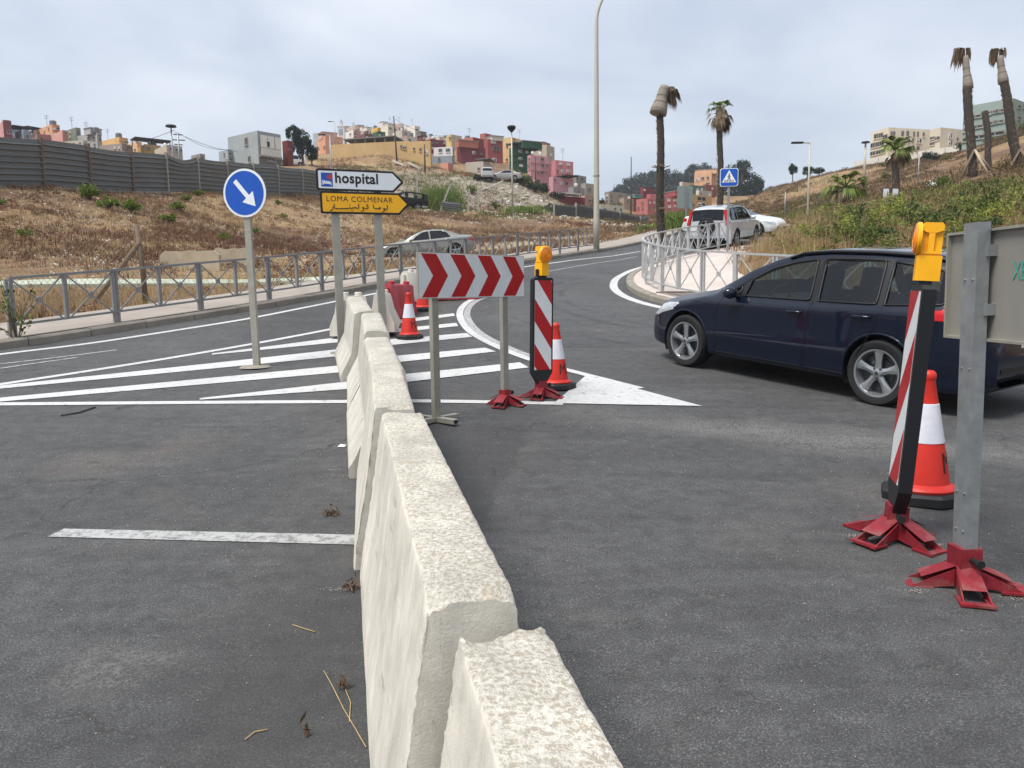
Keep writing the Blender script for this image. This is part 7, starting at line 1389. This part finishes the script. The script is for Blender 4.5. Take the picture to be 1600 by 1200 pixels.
# green painted path and broken walls on the left verge
M_MINT = mat('mint_path', 'aeb5a4', .9, 0, .12, 1.0, .2, 20, .3, .4, '9b927c'); M_RUIN = mat('ruined_wall', 'b0a38c', .95, 0, .22, 1.5, .6, 14, .3, .4, '7d6a50')
def path_px(P, wd, m, name, label, f=None):
    W = np.array([gnd(*p)[:2] for p in P]); W = smooth_line(W, .5, 2); return strip(name, W, [(-wd / 2, -.1), (-wd / 2, .07), (0, .09), (wd / 2, .07), (wd / 2, -.1)], m, label=label, cat='path', f=lambda x, y: TMv(x, y))
path_px([(-40, 446), (120, 444), (250, 443), (380, 442), (500, 440), (580, 436), (650, 430)], 1.1, M_MINT, 'path', 'pale green concrete path behind the left verge')
def ruin(px, py, ln, h, rz, label):
    p = on(gnd(px, py, TMv2)); root = empty('broken_wall', p, rz, label, 'wall', 'broken wall stumps on the left bank'); n = 12; top = [(x, h * (1 - .22 * abs(mnoise.noise(Vector((x * 2.3, px, 0)))) - (.25 if abs(x) > ln * .42 else 0))) for x in np.linspace(ln / 2, -ln / 2, n)]
    MB().prism([(-ln / 2, -.4), (ln / 2, -.4)] + top, (0, -.12, 0), (1, 0, 0), (0, 0, 1), (0, .24, 0)).build('masonry', M_RUIN, root)
ruin(299, 420, 1.75, .55, R(4), 'broken pale wall stump, left one of two on the left bank'); ruin(366, 416, 1.3, .6, R(8), 'broken pale wall stump, right one of two on the left bank')
# retaining wall of loose blocks under the knoll
root = empty('block_wall', at(500, 275, 108), 0, 'rough low block wall under the brown knoll', 'wall'); o = at(500, 275, 108)
for k in range(26):
    px = 500 + k * 8.2; a = at(px, 269 + k * .95, 110); MB().box(a - o + [0, 0, -.3], (.74 * random.uniform(.8, 1), .4, random.uniform(.6, 1.1)), random.uniform(-.1, .1)).build('block', M_KERB, root)
# far vehicles
M_BURNT = mat('burnt_metal', '1d1c1f', .8, .2, .3, 4); VAN = dict(SUV); VAN['bumpmat'] = M_WCAR; M_GCAR = m_carpaint('dusty_pale_paint', 'a5a6a4', .0)
TMv2 = lambda x, y: TMv(np.asarray(x), np.asarray(y))
TMf = lambda x, y: TM(float(x), float(y))
r_, _, _ = car('wrecked_car', 'burnt-out black car wreck standing behind the arrow signs', SUV, M_BURNT, nx=40, full=False, cat='car', glass=m_glass('no_glass', (.9, .9, .9), .1)); p = colat(632, 76); park_ground(r_, p[:2], R(15), 2.2, TMf)
r_, _, _ = car('van', 'white van parked in front of the grey house', VAN, M_WCAR, nx=40, full=False, cat='van', glass=M_GLASSD); p = at(452, 261, 112); park_ground(r_, p[:2], R(35), 2.2, lambda x, y: max(TMf(x, y), p[2]))
r_, _, _ = car('suv', 'white four-wheel-drive seen from behind on the spoil heap', VAN, M_GCAR, nx=40, full=False, cat='car', glass=M_GLASSD); p = at(761, 281, 108); park_ground(r_, p[:2], R(-88), 2.2, lambda x, y: max(TMf(x, y), p[2] - .1))
r_, _, _ = car('hatchback', 'white car beside the four-wheel-drive on the spoil heap', SEDAN, M_GCAR, nx=40, full=False, cat='car', glass=M_GLASSD); p = at(785, 281, 110); park_ground(r_, p[:2], R(5), 2.2, lambda x, y: max(TMf(x, y), p[2] - .1))
for px, py, d, a, lab in ((625, 258, 112, .5, 'pale overturned boat hull on the knoll'), (649, 262, 111, .6, 'dark-lined pale trough on the slope of the knoll')):
    p = on(gnd(px, py, TMv2)); root = empty('dumped_hull', p, 0, lab, 'hull'); q = MB(); S = np.linspace(-1, 1, 9); q.add([(x * 1.1, y * .4 * math.sqrt(max(.02, 1 - x * x)), z - x * a) for x in S for y, z in ((-1, 0), (-.6, .35), (.6, .35), (1, 0))], [(i * 4 + j, i * 4 + j + 1, i * 4 + 5 + j, i * 4 + 4 + j) for i in range(8) for j in range(3)]); q.build('hull', M_STONE, root, True)
for px, py, d, ln, a, lab in ((760, 297, 100, 2.6, .45, 'long white plank lying on the spoil heap'), (777, 290, 100, 1.6, .5, 'short white plank lying on the spoil heap')):
    p = on(gnd(px, py, TMv2), .25); o = MB().bar((-ln / 2, 0, -a * ln / 2), (ln / 2, 0, a * ln / 2), .3, .1).build('plank', M_LITTER); o.location = [float(c) for c in p]; tag(o, lab, 'plank')
# straw, twigs and scraps on the asphalt
M_STRAW = mat('dry_straw', 'b59c66', .8, 0, .2, 20); M_TWIG = mat('dry_leaves', '5a4632', .9, 0, .3, 30)
def stalk(P, r_, label, m=M_STRAW, name='straw_stalk', cat='straw'):
    W = [gH(*p) for p in P]; o = MB().tube([w_ + [0, 0, r_ + .004] for w_ in W], r_, 5).build(name, m, None, True); return tag(o, label, cat, 'stalks and twigs on the asphalt')
stalk([(506, 1050), (520, 1075), (536, 1108), (556, 1142), (572, 1170)], .0015, 'long straw stalk on the asphalt beside the nearest barrier'); stalk([(540, 1080), (548, 1100), (546, 1130)], .0015, 'thin curved stalk beside the long straw'); stalk([(457, 978), (475, 984), (492, 989)], .0018, 'short straw lying in the left lane'); stalk([(383, 1158), (398, 1146), (419, 1142)], .002, 'bent twig near the bottom of the left lane'); stalk([(95, 651), (122, 647), (149, 638)], .008, 'black rubber strip lying in the left lane', M_BLACK, 'rubber_strip', 'rubber strip')
def litter_clump(px, py, r_, n, label, m=M_TWIG):
    p = gH(px, py); root = empty('dead_leaves', p, 0, label, 'leaves', 'leaf litter on the asphalt'); C = np.c_[RNG.normal(0, r_ * .5, n), RNG.normal(0, r_ * .4, n), np.abs(RNG.normal(0, .018, n)) + .008]; link('leaves', npmesh('leaves', *leaf_quads(C, .02, 0, .3)), m, root); mb = MB()
    for k in range(8): a = RNG.uniform(0, 6.28); mb.tube([(0, 0, .01), (r_ * math.cos(a) * .6, r_ * math.sin(a) * .5, .03), (r_ * math.cos(a), r_ * math.sin(a), .01)], .0025, 4)
    mb.build('twigs', m, root)
litter_clump(518, 805, .055, 30, 'clump of dead leaves in the left lane near the barrier foot'); litter_clump(549, 920, .04, 30, 'clump of dead leaves against the second barrier'); litter_clump(536, 1076, .02, 8, 'curled dead leaf by the long straw'); litter_clump(478, 1150, .012, 4, 'small dead leaf at the bottom of the left lane')
p = gH(533, 699); o = MB().add([(-.03, 0, .006), (.03, -.012, .006), (.036, .03, .015), (-.012, .036, .02)], [(0, 1, 2, 3)]).build('paper_scrap', M_LITTER); o.location = [float(c) for c in p]; tag(o, 'scrap of white paper at the foot of the third barrier', 'paper')
M_DUST = mat('mortar_dust', 'a8a49b', .95, 0, .15, 30)
P = np.concatenate([gH(px, py)[None] + np.c_[RNG.normal(0, s, 90), RNG.normal(0, s * .6, 90), np.full(90, .005)] for px, py, s in ((1330, 838, .025), (1462, 852, .025), (1432, 925, .03), (1590, 935, .03), (535, 745, .05), (520, 735, .03), (530, 922, .03))]); gravel('mortar_crumbs', P, .001, .0035, M_DUST, 'pale mortar crumbs round the steel feet and barrier ends')
P = np.c_[RNG.uniform(-3.5, 4, 1500), RNG.uniform(1.5, 7, 1500)]; P = np.c_[P, H(P[:, 0], P[:, 1]) + .003]; gravel('road_grit', P, .0015, .005, M_DUST, 'fine grit scattered over the asphalt')

# ------------------------------------------------------------------ the sea mist that greys the far hills
t = NT('mist'); t.t.nodes.remove(t.p); pv = t.n('ShaderNodeVolumePrincipled'); pv.inputs['Density'].default_value = .0004; pv.inputs['Color'].default_value = (.86, .92, 1.0, 1); pv.inputs['Anisotropy'].default_value = .2
t.l(pv.outputs[0], t.t.nodes['Material Output'].inputs['Volume'])
z0 = float(TZ.min()) - 1.5; z1 = float(TZ.max()) + 40; mb = MB(); mb.box((0, 500, (z0 + z1) / 2), (2900, 1760, z1 - z0)); tag(mb.build('haze', t.m), 'thin pale mist over the whole valley', 'haze', kind='stuff')
